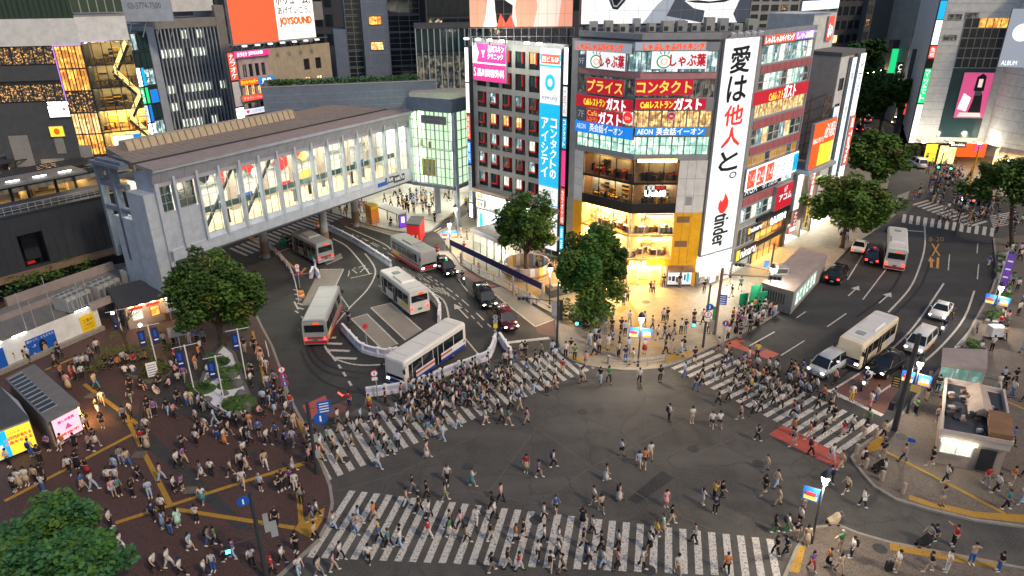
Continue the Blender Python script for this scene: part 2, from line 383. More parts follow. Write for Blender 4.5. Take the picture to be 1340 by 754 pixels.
# yellow tactile paving and yellow kerb lines
yl=MB().use("paint_yellow")
for L,wd in (([(3,649),(176,561)],.35),([(165,544),(221,658)],.35),([(148,679),(335,621),(397,604)],.35),([(227,662),(311,676),(382,688)],.35),([(387,630),(392,691)],.35),([(109,497),(178,550)],.35),
              ([(58,478),(112,456)],.3),([(300,632),(397,602)],.3),([(330,430),(347,505)],.25),([(1153,594),(1238,639),(1312,679)],.3),([(763,469),(790,459),(817,449)],.35),([(847,450),(888,470)],.35),
              ([(820,392),(833,414),(832,432)],.35),([(740,405),(793,412),(828,419)],.3),([(591,325),(656,363),(690,378),(724,400)],.3),([(1270,512),(1345,545)],.3),([(735,372),(752,360)],.3),([(556,286),(575,290),(594,280)],.35)):
 line(yl,L,wd,.006,base=ZP)
for L in ([(1187,653),(1215,662),(1272,676),(1340,681),(1340,692),(1270,683),(1215,669),(1186,659)],[(1161,713),(1215,724),(1300,741),(1300,751),(1161,725)],[(1027,752),(1040,718),(1051,718),(1042,754)],
          [(1131,600),(1136,584),(1156,573),(1150,592)],[(742,466),(764,470),(760,476),(748,471)],[(871,477),(916,462),(917,457),(870,472)],[(382,690),(391,676),(422,662),(420,676),(404,703)],[(386,545),(394,544),(408,580),(400,584)],[(806,408),(816,400),(822,404),(812,412)]):
 yl.poly([(p.x,p.y,ZP+.009) for p in px(L,ZP)])
struct("tactile_paving",yl)
yr=MB().use("paint_orange")
for L in ([(324,306),(345,320)],[(345,312),(379,342),(394,355)],[(360,329),(379,322)],[(325,305),(345,313)],[(385,357),(413,354)],[(394,355),(400,348)]):line(yr,L,.3)
struct("road_marking",yr)
mh=MB().use("paving_dark")
for a,b_,z in ((929,404,ZP),(845,397,ZP),(1178,577,ZP),(1148,723,ZP),(155,540,ZP),(183,583,ZP),(248,640,ZP),(330,592,ZP),(448,600,0),(698,681,0),(845,748,0),(610,610,0),(905,590,0),(760,540,0),(540,640,0),(990,610,0),(400,440,0),(470,350,0),(1150,440,0),(1060,470,0),(1240,470,0)):
 c=at(a,b_,z);mh.cyl(c.x,c.y,z,z+.014,.45,16)
struct("manhole_cover",mh)
# ============================================================ BUILDINGS
def wl(o):
 v=Vector((0,0,0))
 while o is not None:v+=o.location;o=o.parent
 return v
def part(mb,name,parent,**k):
 o=mb.build(name,parent,**k);o.location=-wl(parent);return o
def block(name,F,u,label,cat="building",**k):
 p=F.p(u,0);return empty(name,(p.x,p.y,0),label=label,cat=cat,**k)
for k,c,r in (("wall_grey",(.36,.36,.34),.7),("wall_dark",(.075,.078,.085),.6),("wall_beige",(.38,.30,.25),.8),("wall_tan",(.44,.36,.25),.8),("wall_pink",(.46,.36,.35),.8),("wall_white",(.68,.68,.66),.6),
    ("wall_blue",(.155,.19,.25),.55),("concrete",(.27,.26,.25),.85),("panel_white",(.38,.43,.50),.45),("panel_mauve",(.32,.33,.38),.5),("wall_station",(.030,.034,.044),.5),("spandrel_red",(.44,.13,.14),.6),("spandrel_pink",(.55,.25,.26),.6),
    ("frame_grey",(.30,.31,.33),.45),("frame_dark",(.03,.032,.035),.4),("frame_red",(.60,.03,.03),.4),("frame_white",(.65,.65,.65),.4),("steel",(.32,.33,.35),.4),("steel_dark",(.045,.048,.055),.45),("orange_panel",(.78,.40,.02),.4),
    ("black_panel",(.02,.02,.022),.35),("roof_brown",(.25,.20,.165),.7),("roof_mauve",(.29,.24,.225),.7),("wall_clay",(.50,.42,.37),.8),("roof_grey",(.16,.155,.15),.8),("wood",(.22,.12,.06),.6),("canvas_blue",(.018,.016,.085),.8),
    ("plastic_white",(.72,.72,.75),.5),("plastic_lilac",(.50,.50,.68),.5),("soil",(.06,.045,.03),.95),("moss",(.05,.09,.025),.95),("stone",(.12,.115,.11),.9),("gravel_white",(.62,.63,.66),.95),("green_panel",(.02,.32,.16),.6),
    ("rust_steel",(.20,.13,.085),.7),("bark",(.075,.055,.04),.95)):
 mat(k,c,r,.14,1.1,bump=.05 if r>.6 else 0)
mat("glass_dark",(.018,.026,.032),.12,0,spec=.7)
mat("glass_teal",(.03,.07,.075),.12,0,spec=.7)
mat("glass_green",(.025,.06,.04),.12,0,spec=.7)
mat("chrome",(.6,.6,.6),.2,0,metal=1)
def clear(key,tint,op):
 m,n,l,b=nodes(key);t=n.new("ShaderNodeBsdfTransparent");t.inputs[0].default_value=tuple(tint)+(1,)
 b.inputs["Base Color"].default_value=(.1,.12,.12,1);b.inputs["Roughness"].default_value=.08
 s=n.new("ShaderNodeMixShader");s.inputs[0].default_value=op
 l.new(t.outputs[0],s.inputs[1]);l.new(b.outputs[0],s.inputs[2]);l.new(s.outputs[0],n["Material Output"].inputs[0])
clear("pane",(.93,.97,.95),.12);clear("pane_tint",(.80,.92,.84),.12);clear("pane_smoke",(.45,.52,.5),.2)
def lit(key,hi,lo,s,scale=.9,thr=.5,st=(1.5,1.5,.4)):
 """a lit room behind glass, seen too small for its furniture: lamps, blinds, shelves as blocks of light and dark"""
 m,n,l,b=nodes(key);tc=n.new("ShaderNodeTexCoord");mp=n.new("ShaderNodeMapping");mp.inputs["Scale"].default_value=(scale,scale,scale*1.3)
 l.new(tc.outputs["Object"],mp.inputs[0])
 v=n.new("ShaderNodeTexVoronoi");v.distance='CHEBYCHEV';v.inputs["Scale"].default_value=1.6;l.new(mp.outputs[0],v.inputs["Vector"])
 sp=n.new("ShaderNodeSeparateColor");l.new(v.outputs["Color"],sp.inputs[0])
 f=noise(n,l,2.2*scale,.35,.68,6,"Object",st);mt=n.new("ShaderNodeMath");mt.operation='MULTIPLY';l.new(sp.outputs[0],mt.inputs[0]);l.new(f,mt.inputs[1])
 rp=n.new("ShaderNodeMapRange");rp.inputs[1].default_value=thr-.45;rp.inputs[2].default_value=thr+.2;l.new(mt.outputs[0],rp.inputs[0])
 c=mixn(n,l,rp.outputs[0],lo,hi);l.new(c,b.inputs["Emission Color"]);b.inputs["Emission Strength"].default_value=s
 b.inputs["Base Color"].default_value=(.03,.035,.04,1);b.inputs["Roughness"].default_value=.15
lit("lit_warm",(1,.72,.33),(.40,.20,.06),1.6);lit("lit_amber",(1,.48,.08),(.30,.10,.015),1.7);lit("lit_white",(.95,.97,.78),(.40,.43,.34),1.3)
lit("lit_green",(.70,.90,.66),(.14,.30,.24),1.5);lit("lit_cool",(.72,.88,.82),(.04,.10,.11),1.1);lit("lit_dim",(.35,.30,.2),(.015,.018,.02),.5,1.2)
lit("lit_cafe",(1,.62,.22),(.12,.05,.02),1.3,1.6,.42);lit("lit_shop",(1,.80,.42),(.6,.28,.06),2.2,1.2);lit("lit_night",(1,.48,.12),(.008,.008,.008),1.4,2.2,.72,(1.2,1.2,1))
lit("lit_lift",(.42,.70,.58),(.12,.25,.20),.5);lit("lit_orange",(.85,.42,.06),(.5,.22,.02),.55,.7);lit("lit_far",(.85,.62,.3),(.01,.012,.014),1.2,1.0,.68)
for k,c,s in (("glow_white",(1,1,1),0.8),("glow_cool",(.78,.93,1),0.7),("glow_warm",(1,.72,.36),22),("glow_amber",(1,.55,.14),14),("glow_lamp",(1,.96,.84),14),("glow_tube",(.92,1,.98),6),("glow_red",(1,.035,.02),0.55),("glow_scarlet",(1,.10,.05),0.52),
    ("glow_pink",(1,.06,.32),0.42),("glow_orange",(1,.10,.012),0.58),("glow_yellow",(1,.78,.05),0.56),("glow_gold",(1,.66,.12),0.5),("glow_blue",(.01,.24,.82),0.5),("glow_sky",(.01,.48,.88),0.54),("glow_green",(.02,.75,.25),0.6),("glow_violet",(.50,.22,.95),0.6),
    ("glow_ivory",(1,.97,.88),0.62),("glow_paper",(.86,.88,.90),0.56),("glow_dark",(.05,.06,.08),.5),("glow_go",(.05,1,.55),6),("glow_stop",(1,.03,.02),7),("glow_head",(1,.98,.9),9),("glow_tail",(1,.03,.02),4),("glow_crimson",(.55,.012,.03),0.42),("glow_purple",(.18,.04,.6),0.45),
    ("glow_stair",(1,.72,.30),2.4),("glow_skin",(1,.42,.28),0.42),("glow_skinlight",(1,.70,.60),0.5),("glow_grey",(.36,.40,.46),0.42),("glow_peach",(1,.13,.05),0.52),("glow_ceiling",(1,.96,.80),52),("glow_ceiling_warm",(1,.56,.16),190),("glow_magenta",(.75,.10,.28),.42),("glow_rose",(1,.62,.74),0.5),("glow_ceiling_soft",(1,.97,.78),26),("glow_hall_wall",(.80,1,.70),.75)):
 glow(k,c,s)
for k,c in (("ink_black",(.012,.012,.016)),("ink_grey",(.12,.13,.15)),("ink_red",(.72,.03,.03)),("ink_white",(.85,.85,.85)),("ink_blue",(.01,.10,.45)),("ink_green",(.02,.30,.12)),("ink_gold",(.75,.52,.14)),("ink_orange",(.85,.20,.03)),("ink_navy",(.02,.025,.13)),("ink_yellow",(.85,.55,.02))):mat(k,c,.6,0)

def holes_wall(mb,F,u0,u1,z0,z1,holes,th=.35,d=0):
 us=sorted({u0,u1,*[h[0] for h in holes],*[h[1] for h in holes]});zs=sorted({z0,z1,*[h[2] for h in holes],*[h[3] for h in holes]})
 us=[u for u in us if u0-1e-6<=u<=u1+1e-6];zs=[z for z in zs if z0-1e-6<=z<=z1+1e-6]
 inh=lambda u,z:any(h[0]<u<h[1] and h[2]<z<h[3] for h in holes)
 for a,b in zip(us,us[1:]):
  k=0
  while k<len(zs)-1:
   if inh((a+b)/2,(zs[k]+zs[k+1])/2):k+=1;continue
   j=k
   while j<len(zs)-1 and not inh((a+b)/2,(zs[j]+zs[j+1])/2):j+=1
   F.box(mb,a,b,zs[k],zs[j],d-th,d);k=j
def window(F,u0,u1,z0,z1,B,pane="glass_dark",frame="frame_grey",nx=1,nz=1,d=-.18,fw=.07,sill=None,name="window",**k):
 b=MB().use(pane);F.quad(b,u0,u1,z0,z1,d);b.use(frame)
 for a,c,e,f in ((u0,u0+fw,z0,z1),(u1-fw,u1,z0,z1),(u0+fw,u1-fw,z0,z0+fw),(u0+fw,u1-fw,z1-fw,z1)):F.box(b,a,c,e,f,d+.004,d+.07)
 for i in range(1,nx):x=u0+(u1-u0)*i/nx;F.box(b,x-fw/2,x+fw/2,z0+fw,z1-fw,d+.004,d+.06)
 for i in range(1,nz):z=z0+(z1-z0)*i/nz;F.box(b,u0+fw,u1-fw,z-fw/2,z+fw/2,d+.004,d+.05)
 return part(b,name,B,**k)
def body(mb,F,u0,u1,z0,z1,depth,d=-.36):
 F.box(mb,u0,u1,z0,z1,d-depth,d)
def room(F,u0,u1,z0,z1,depth,B,wall="wall_tan",lamp="glow_ceiling",lamps=3,rnd=None,floor="wood",stuff=("wood","wall_white","ink_black"),n=14,name="interior",tables=True,d=-.3):
 r=random.Random(int(u0*97+z0*13));b=MB().use(wall)
 F.quad(b,u0,u1,z0,z1,d-depth);b.poly([F.p(u0,z0,d),F.p(u0,z0,d-depth),F.p(u0,z1,d-depth),F.p(u0,z1,d)]);b.poly([F.p(u1,z0,d),F.p(u1,z0,d-depth),F.p(u1,z1,d-depth),F.p(u1,z1,d)][::-1])
 b.poly([F.p(u0,z1,d),F.p(u1,z1,d),F.p(u1,z1,d-depth),F.p(u0,z1,d-depth)])
 b.use(floor);b.poly([F.p(u0,z0+.01,d),F.p(u1,z0+.01,d),F.p(u1,z0+.01,d-depth),F.p(u0,z0+.01,d-depth)][::-1])
 b.use(lamp)
 for i in range(lamps):
  u=u0+(u1-u0)*(i+.5)/lamps;w_=(u1-u0)/lamps*.32;F.box(b,u-w_,u+w_,z1-.09,z1-.03,d-depth*.66,d-depth*.42)
 for i in range(n):
  b.use(r.choice(stuff));u=r.uniform(u0+.4,u1-.4);q=r.uniform(.5,depth-.5);H=z1-z0
  if tables and r.random()<.6:
   F.box(b,u-.45,u+.45,z0+.7,z0+.76,d-q-.4,d-q+.3);F.box(b,u-.05,u+.05,z0+.02,z0+.7,d-q-.1,d-q)
   b.use(r.choice(stuff));F.box(b,u-.7,u-.5,z0+.02,z0+.9,d-q-.3,d-q+.1);F.box(b,u+.5,u+.7,z0+.02,z0+.9,d-q-.3,d-q+.1)
  else:
   h=r.uniform(.25,.7)*H;x=r.uniform(.2,.6);F.box(b,u-x,u+x,z0+.02,z0+h,d-depth+.02,d-depth+.35)
   for kk in range(3):b.use(r.choice(stuff));F.box(b,u-x+.05,u+x-.05,z0+h*(kk+.3)/3,z0+h*(kk+.6)/3,d-depth+.36,d-depth+.42)
 return part(b,name,B)
for k,c in (("red",(1,.04,.03)),("orange",(1,.16,.02)),("green",(.02,.38,.14)),("gold",(1,.62,.15)),("blue",(.02,.16,.7))):glow("glowink_"+k,c,.42)
def sign(F,r,label,face="glow_ivory",texts=(),d=.06,th=.3,frame="frame_grey",name="shop_sign",group=None,extra=None,pxr=True):
 """a lit sign box on a face; r is its rectangle in the photograph; texts are (words, x0, x1, y0, y1, ink, mode) as shares of it"""
 u0,u1,z0,z1=F.rect(*r,d=d+th) if pxr else r
 p=F.p((u0+u1)/2,z0,d);B=empty(name,p,label=label,cat="sign",group=group)
 b=MB().use(frame);F.box(b,u0,u1,z0,z1,d,d+th);part(b,"casing",B)
 b=MB().use(face);F.box(b,u0+.05,u1-.05,z0+.05,z1-.05,d+th-.05,d+th+.02);part(b,"face",B)
 if extra:extra(B,u0,u1,z0,z1,d+th+.02)
 by={}
 for t in texts:
  k=t[5];k="glowink_"+k[4:] if face.startswith("glow") and "glowink_"+k[4:] in MT else k;by.setdefault(k,[]).append(t[:5]+(k,)+t[6:])
 for ink,ts in by.items():
  b=MB()
  for k,t in enumerate(ts):
   body_,x0,x1,y0,y1=t[:5];W_,H_=u1-u0,z1-z0
   write(b,F,body_,u0+W_*x0,u0+W_*x1,z0+H_*y0,z0+H_*y1,d+th+.035,ink,t[6] if len(t)>6 else 'h',t[7] if len(t)>7 else 0)
  part(b,"lettering",B)
 return B,(u0,u1,z0,z1)
def panel(mb,F,u0,u1,z0,z1,x0,x1,y0,y1,d,m,th=.02):
 mb.use(m);F.box(mb,u0+(u1-u0)*x0,u0+(u1-u0)*x1,z0+(z1-z0)*y0,z0+(z1-z0)*y1,d,d+th)
def blob(mb,F,u0,u1,z0,z1,pts,d,m):
 mb.use(m);mb.poly([F.p(u0+(u1-u0)*x,z0+(z1-z0)*y,d) for x,y in pts])

# ------------------------------------------------------------ the corner building of shops and restaurants
SL=Face((7.6,82.0),(13.7,76.3));SR=Face((13.7,76.3),(22.0,76.35));TS=Face((22.05,76.35),(26.8,79.45));RF=Face((27.5,80.0),(37.5,90.0))
B=block("office_building",SR,0,"tall corner building with lit restaurants above an orange shop and red banded side")
core=MB().use("wall_grey");core.prism([(8.9,83.4),(14.4,78.4),(22.2,78.2),(26.9,81.2),(36.4,90.6),(26,101),(10,96)],0,28.0)
core.use("roof_grey");core.prism([(7.8,82.2),(13.8,76.7),(22.1,76.7),(27.2,80.1),(37.2,90.3),(26.5,101.5),(9,98)],28.0,28.25)
part(core,"wall",B)
b=MB().use("frame_grey")
for F,L in ((SL,SL.L),(SR,SR.L),(RF,RF.L)):F.box(b,0,L,28.25,28.85,-.3,0)
part(b,"parapet",B)
zs=((24.95,27.1),(22.3,24.25),(19.15,21.0),(16.1,18.15))
for F,ua,ub,nb in ((SL,.1,SL.L,5),(SR,0,SR.L-.1,6)):
 hl=[(ua,ub,a,c) for a,c in zs];b=MB().use("frame_grey");holes_wall(b,F,ua,ub,15.55,28.0,hl,.3);part(b,"wall",B)
 b=MB().use("spandrel_pink");F.box(b,ua+.05,ub-.05,24.33,24.9,.004,.06);F.box(b,ua+.05,ub-.05,25.0-.02,25.02,.004,.05);part(b,"spandrel",B)
 for (a,c),pn in zip(zs,("lit_cool","lit_dim","lit_cafe","lit_green")):
  for k in range(nb):
   w_=(ub-ua)/nb;window(F,ua+k*w_+.02,ua+(k+1)*w_-.02,a,c,B,pn,"frame_grey",2,1 if a>17 else 2,-.2)
# restaurants, the amber cafe floors and the shop at street level: rooms one looks into
for F,ua,ub in ((SL,1.3,SL.L-.03),(SR,.03,5.15)):
 for z0,z1,wl_,lp,st,nl in ((12.9,15.45,"rust_steel","glow_amber",("ink_black","wood","frame_red"),2),(9.85,12.75,"wood","glow_warm",("wood","ink_black","orange_panel","wall_tan"),3),
                             (6.7,9.35,"wall_tan","glow_ceiling_warm",("wood","wall_tan","wall_white"),4),(3.72,6.5,"wall_tan","glow_ceiling_warm",("wood","wall_tan","wall_beige"),4)):
  room(F,ua,ub,z0,z1,2.0,B,wl_,lp,nl,stuff=st,n=12)
 for z0,z1,fr in ((12.9,15.45,"black_panel"),(9.85,12.75,"black_panel"),(6.7,9.35,"frame_white"),(3.72,6.5,"frame_white")):
  for k in range(3):w_=(ub-ua)/3;window(F,ua+k*w_,ua+(k+1)*w_,z0,z1,B,"pane",fr,1,1,-.12,.05)
 b=MB().use("black_panel");F.box(b,ua,ub,12.76,12.89,-.3,.02);F.box(b,ua,ub,9.37,10.5,-.1,.03);part(b,"balustrade",B)
 b=MB().use("orange_panel");F.box(b,ua,ub,6.51,6.69,-.3,.03);F.box(b,ua,ub,2.75,3.7,-.3,.06);part(b,"fascia",B)
for F,ua,ub in ((SL,0,1.3),(SR,5.15,SR.L)):
 b=MB().use("wall_white");F.box(b,ua,ub,9.4,15.5,-.3,0);b.use("frame_grey")
 for z in (11.4,13.4):F.box(b,ua+.02,ub-.02,z-.02,z+.02,.001,.006)
 if ub-ua>2:
  for u in (6.1,7.05):F.box(b,u-.02,u+.02,9.42,15.48,.001,.0065)
  F.box(b,6.2,6.95,10.3,11.3,.001,.03)
 b.use("orange_panel");F.box(b,ua,ub,2.75,9.38,-.3,.01);b.use("wood")
 if ub-ua>2:
  for z in (8.2,5.2):F.box(b,5.4,6.9,z,z+.75,.012,.02)
  for u in (6.1,7.05):F.box(b,u-.015,u+.015,3.0,9.3,.0112,.022)
 part(b,"cladding",B)
room(SL,1.0,SL.L-.05,.15,2.7,2.5,B,"wall_tan","glow_ceiling_warm",4,stuff=("wall_tan","wood","wall_white"),tables=False);room(SR,.05,4.2,.15,2.7,2.5,B,"wall_tan","glow_ceiling_warm",4,stuff=("wall_tan","wood","wall_white"),tables=False)
b=MB().use("orange_panel");SL.box(b,0,1.0,0,2.74,-.3,.005);SR.box(b,4.2,4.35,0,2.74,-.3,.01);SR.box(b,7.9,SR.L,0,2.74,-.3,.01);b.use("frame_white");SR.box(b,4.35,4.9,0,2.74,-.3,.012);part(b,"pier",B)
for k in range(3):window(SR,.1+k*1.36,1.4+k*1.36,.15,2.7,B,"pane","frame_white",1,1,-.12,.05,name="shop_window")
for k in range(4):window(SL,1.1+k*1.7,2.75+k*1.7,.15,2.7,B,"pane","frame_white",1,1,-.12,.05,name="shop_window")
b=MB().use("wood")
for u0,u1 in ((4.9,6.5),(6.55,7.9)):b.hexa([SR.p(u0,2.3,.9),SR.p(u1,2.3,.9),SR.p(u1,2.75,.07),SR.p(u0,2.75,.07),SR.p(u0,2.4,.92),SR.p(u1,2.4,.92),SR.p(u1,2.85,.07),SR.p(u0,2.85,.07)])
part(b,"awning",B)
for F,L in ((SL,SL.L),(SR,4.3)):
 for k in range(4):part(F.box(MB().use("glow_ceiling_warm"),L*(k+.2)/4,L*(k+.8)/4,2.66,2.74,.12,.3),"soffit_fill_glow",B)  # added glowing strips under the fascia, put in to spill light on the pavement
for F,r,lab in ((SR,(4.95,6.45,.4,2.2),"white lit poster of shop pictures beside the orange shop entrance"),(SR,(6.6,7.85,.4,2.25),"white lit poster with a blue figure right of the shop pictures")):
 def ex(B_,u0,u1,z0,z1,d,F=F):
  q=MB()
  for k,(x0,x1,y0,y1,m) in enumerate(((.08,.3,.3,.6,"ink_grey"),(.36,.6,.25,.62,"ink_navy"),(.66,.92,.2,.55,"ink_grey"),(.1,.9,.1,.16,"ink_gold")) if u1-u0>1.4 else ((.5,.75,.2,.8,"glow_sky"),(.25,.42,.3,.7,"ink_grey"))):panel(q,F,u0,u1,z0,z1,x0,x1,y0,y1,d,m,.01+k*.002)
  part(q,"picture",B_)
 sign(F,r,lab,"glow_paper",(),.0,.12,name="poster",extra=ex,pxr=False)
# side with the red bands
b=MB().use("frame_grey");rows=((25.25,27.25),(22.35,24.2),(19.25,20.95),(15.95,17.95),(12.6,14.75),(9.85,11.45),(6.55,8.4))
holes_wall(b,RF,0,RF.L,6.4,28.0,[(.5,RF.L-.3,a,c) for a,c in rows],.35);b.use("concrete");RF.box(b,-.9,0,0,28.0,-.5,.1);part(b,"wall",B)
b=MB().use("spandrel_red")
for a,c in ((24.3,25.1),(18.05,19.0),(15.0,15.85),(8.75,9.75)):
 for k in range(9):w_=(RF.L-.8)/9;RF.box(b,.5+k*w_+.03,.5+(k+1)*w_-.03,a,c,.004,.08)
part(b,"spandrel",B)
pal=(("lit_cool","lit_green","lit_cool","lit_white","lit_cool"),("lit_dim","lit_white","lit_green","lit_cool"),("lit_cafe",),("lit_dim","lit_cool","lit_warm","glass_teal"),("lit_orange","lit_orange","lit_orange","lit_dim"),("glass_dark",),("lit_cool","glass_teal","lit_white"))
for (a,c),pp in zip(rows,pal):
 for k in range(9):
  w_=(RF.L-.8)/9;pn=pp[k % len(pp)]
  if a<10 and a>9:pn="lit_green" if k>6 else "glass_dark"
  window(RF,.5+k*w_,.5+(k+1)*w_,a,c,B,pn,"frame_white",1,1 if c-a<1.8 else 2,-.22,.08)
# lower right side: the white ground floor, the two storeys of the bath shop
b=MB().use("wall_grey");RF.box(b,0,4.9,3.2,6.35,-.35,-.05);RF.box(b,0,4.9,2.0,3.1,-.35,.05);b.use("black_panel");RF.box(b,4.9,14.0,5.4,6.38,-.35,.25);RF.box(b,4.9,14.0,2.3,3.1,-.35,.2);RF.box(b,13.6,14.0,0,5.4,-.35,.1);RF.box(b,4.9,5.1,0,5.4,-.35,.1);part(b,"cladding",B)
room(RF,5.1,13.6,3.12,5.38,1.6,B,"wood","glow_ceiling_warm",6,stuff=("wood","wall_tan","orange_panel","frame_red","plastic_lilac"),n=26,tables=False);room(RF,5.1,13.6,.14,2.28,1.6,B,"wood","glow_ceiling_warm",6,stuff=("wood","orange_panel","ink_yellow","frame_red"),n=26,tables=False)
for k in range(5):window(RF,5.1+k*1.7,6.8+k*1.7,3.12,5.38,B,"pane","black_panel",1,1,-.1,.05,name="shop_window");window(RF,5.1+k*1.7,6.8+k*1.7,.14,2.28,B,"pane","black_panel",1,1,-.1,.05,name="shop_window")
for k in range(4):window(RF,.2+k*1.15,1.3+k*1.15,3.5,5.9,B,"lit_dim","frame_white",1,1,-.03,.06)
room(RF,.1,4.8,.14,1.95,2.0,B,"wall_white","glow_ceiling",4,floor="wall_white",stuff=("wall_white","ink_grey"),tables=False,name="interior")
for k in range(4):window(RF,.1+k*1.17,1.25+k*1.17,.14,1.95,B,"pane","frame_white",1,1,-.1,.05,name="shop_window")
# the corner pier that carries the tall white advertisement
b=MB().use("wall_grey");TS.box(b,0,TS.L,0,28.0,-.6,-.1);TS.box(b,TS.L,TS.L+.7,0,28.2,-.6,.1);part(b,"pier",B)
room(TS,.15,TS.L-.1,.15,1.9,.45,B,"wall_white","glow_ceiling",4,floor="wall_white",stuff=("wall_tan","wall_white","ink_grey"),n=8,tables=False,name="interior",d=.42)
b=MB().use("frame_white");TS.box(b,.0,TS.L,1.92,2.1,-.1,.5);TS.box(b,0,TS.L,3.9,4.02,-.1,.5)
for k in range(9):TS.box(b,.05+k*.66,.13+k*.66,2.1,3.9,.36,.44)
b.use("glow_ceiling");TS.box(b,.2,TS.L-.2,2.5,3.7,.1,.14);part(b,"light_band",B)
def tin(B_,u0,u1,z0,z1,d):
 q=MB();fl=[]
 cx,cz,s=u0+(u1-u0)*.52,z0+(z1-z0)*.245,(u1-u0)*.24
 for x,y in ((.05,1),(.35,.62),(.62,.2),(.62,-.3),(.35,-.75),(0,-.9),(-.38,-.78),(-.66,-.35),(-.66,.1),(-.42,.5),(-.28,.2),(-.02,.5)):fl.append(TS.p(cx-y*s*.9,cz-x*s*1.0 ,d+.02) if False else TS.p(cx+x*s,cz+y*s,d+.02))
 q.use("glowink_red").poly(fl[::-1]);part(q,"emblem",B_)
sign(TS,(.12,TS.L-.05,4.1,28.35),"tall white vertical advertisement with large black and red characters on the building corner","glow_paper",
     [("愛は",.2,.8,.72,.97,"ink_black",'v',.07),("他人",.2,.8,.515,.715,"ink_red",'v',.07),("と。",.2,.82,.30,.505,"ink_black",'v',.07),("tinder",.30,.76,.03,.195,"ink_black",'r',.07)],.02,.3,pxr=False,extra=tin,name="advertising_sign")
for k in range(5):
 o=MB().use("steel_dark");o.tube([TS.p(.5+k*1.1,28.3,.2),TS.p(.5+k*1.1,29.0,.9)],.05);part(o.use("wall_white").tube([TS.p(.5+k*1.1,28.95,.7),TS.p(.5+k*1.1,28.6,1.1)],[.12,.38],10),"floodlight",B)
# signs of the corner building
def radish(F):
 def ex(B_,u0,u1,z0,z1,d):
  q=MB();h=z1-z0;c=u0+h*.75
  for r_,m,k in ((.42,"glowink_green",0),(.33,"glow_ivory",.004),(.2,"glow_skin",.006),(.13,"glow_ivory",.008)):q.use(m);q.poly([F.p(c+h*r_*1.05*math.cos(a*.314),z0+h*(.42+r_*.9*math.sin(a*.314)),d+.002+k) for a in range(20)])
  for a in (-.35,0,.35):blob(q,F,c-h*.2,c+h*.2,z0+h*.78,z0+h*1.0,[(.5+a,0),(.62+a*1.6,.5),(.5+a*2,1),(.4+a*1.6,.5)],d+.012,"ink_green")
  part(q,"emblem",B_)
 return ex
sign(SL,(755,56,831,70),"narrow white sign with orange lettering along the roof edge left of the building's fold","glow_grey",[("しゃぶしゃぶバイキング",.05,.85,.12,.88,"glow_orange",'h',.06)]);sign(SR,(834,57,928,69),"narrow white sign with orange lettering along the roof edge right of the building's fold","glow_grey",[("しゃぶしゃぶバイキング",.12,.97,.1,.9,"glow_orange",'h',.06)])
sign(SL,(770,69,822,93),"white sign with small radish emblem under the left orange lettering","glow_paper",[("しゃぶ葉",.36,.97,.16,.84,"glow_crimson",'h',.05)],extra=radish(SL));sign(SR,(855,69,929,93),"large white sign with radish emblem under the right orange lettering","glow_paper",[("しゃぶ葉",.34,.97,.16,.84,"glow_crimson",'h',.05)],extra=radish(SR))
sign(SL,(760,72,769,90),"small dark floor sign reading 9F","glow_dark",[("9F",.1,.9,.3,.75,"ink_white")]);sign(SL,(758,140,768,160),"small dark floor sign reading 7F","glow_dark",[("7F",.1,.9,.3,.75,"ink_white")])
sign(SL,(770,104,819,126),"red sign with gold lettering left of the fold","glow_crimson",[("プライス",.03,.97,.15,.85,"glow_gold",'h',.04)]);sign(SR,(834,105,910,127),"red sign with gold lettering right of the fold","glow_crimson",[("コンタクト",.03,.97,.15,.85,"glow_gold",'h',.04)])
sign(SL,(756,128,831,145),"red restaurant band with yellow and white lettering left of the fold","glow_crimson",[("Caféレストラン",.15,.53,.2,.75,"glow_yellow",'h',.03),("ガスト",.56,.88,.08,.92,"glow_white",'h',.05)]);sign(SR,(834,131,927,146),"red restaurant band with yellow and white lettering right of the fold","glow_crimson",[("Caféレストラン",.07,.53,.15,.75,"glow_yellow",'h',.03),("ガスト",.55,.93,.02,.98,"glow_white",'h',.05)])
sign(SL,(769,146,817,166),"dark red sign with gold and white lettering under the left restaurant band","glow_crimson",[("Café",.04,.32,.55,.9,"glow_gold"),("レストラン",.04,.32,.15,.45,"glow_gold"),("ガスト",.36,.97,.12,.88,"glow_white",'h',.04)])
def disc(F,m1):
 def ex(B_,u0,u1,z0,z1,d):
  q=MB().use(m1);c,z,r_=(u0+u1)/2,(z0+z1)/2,min(u1-u0,z1-z0)*.46
  q.poly([F.p(c+r_*math.cos(a*.314),z+r_*math.sin(a*.314),d+.004) for a in range(20)]);part(q,"emblem",B_)
 return ex
sign(SL,(817,147,831,165),"white square sign with a red round emblem at the fold","glow_paper",[("ガスト",.25,.75,.35,.6,"glow_white")],extra=disc(SL,"glow_red"));sign(SR,(876,148,886,160),"small round red emblem sign on the lit cafe windows","glow_grey",[("ガスト",.25,.75,.35,.6,"glow_white")],extra=disc(SR,"glow_crimson"))
sign(SL,(754,163,831,179),"blue language school band left of the fold","glow_blue",[("AEON",.04,.2,.3,.75,"glow_paper"),("英会話イーオン",.27,.83,.2,.85,"glow_paper",'h',.02)]);sign(SR,(833,169,925,180),"blue language school band right of the fold","glow_blue",[("AEON",.03,.25,.2,.8,"glow_paper",'h',.02),("英会話イーオン",.3,.97,.1,.95,"glow_paper",'h',.02)])
sign(SR,(845,245,873,259),"white glowing handwriting sign in the fourth floor restaurant window","black_panel",[("炭酒",.1,.45,.58,.98,"glow_white"),("焼肉",.5,.9,.58,.98,"glow_red"),("Uchi8",.02,.98,.02,.55,"glow_tube",'h',.03)],d=.05,th=.05)
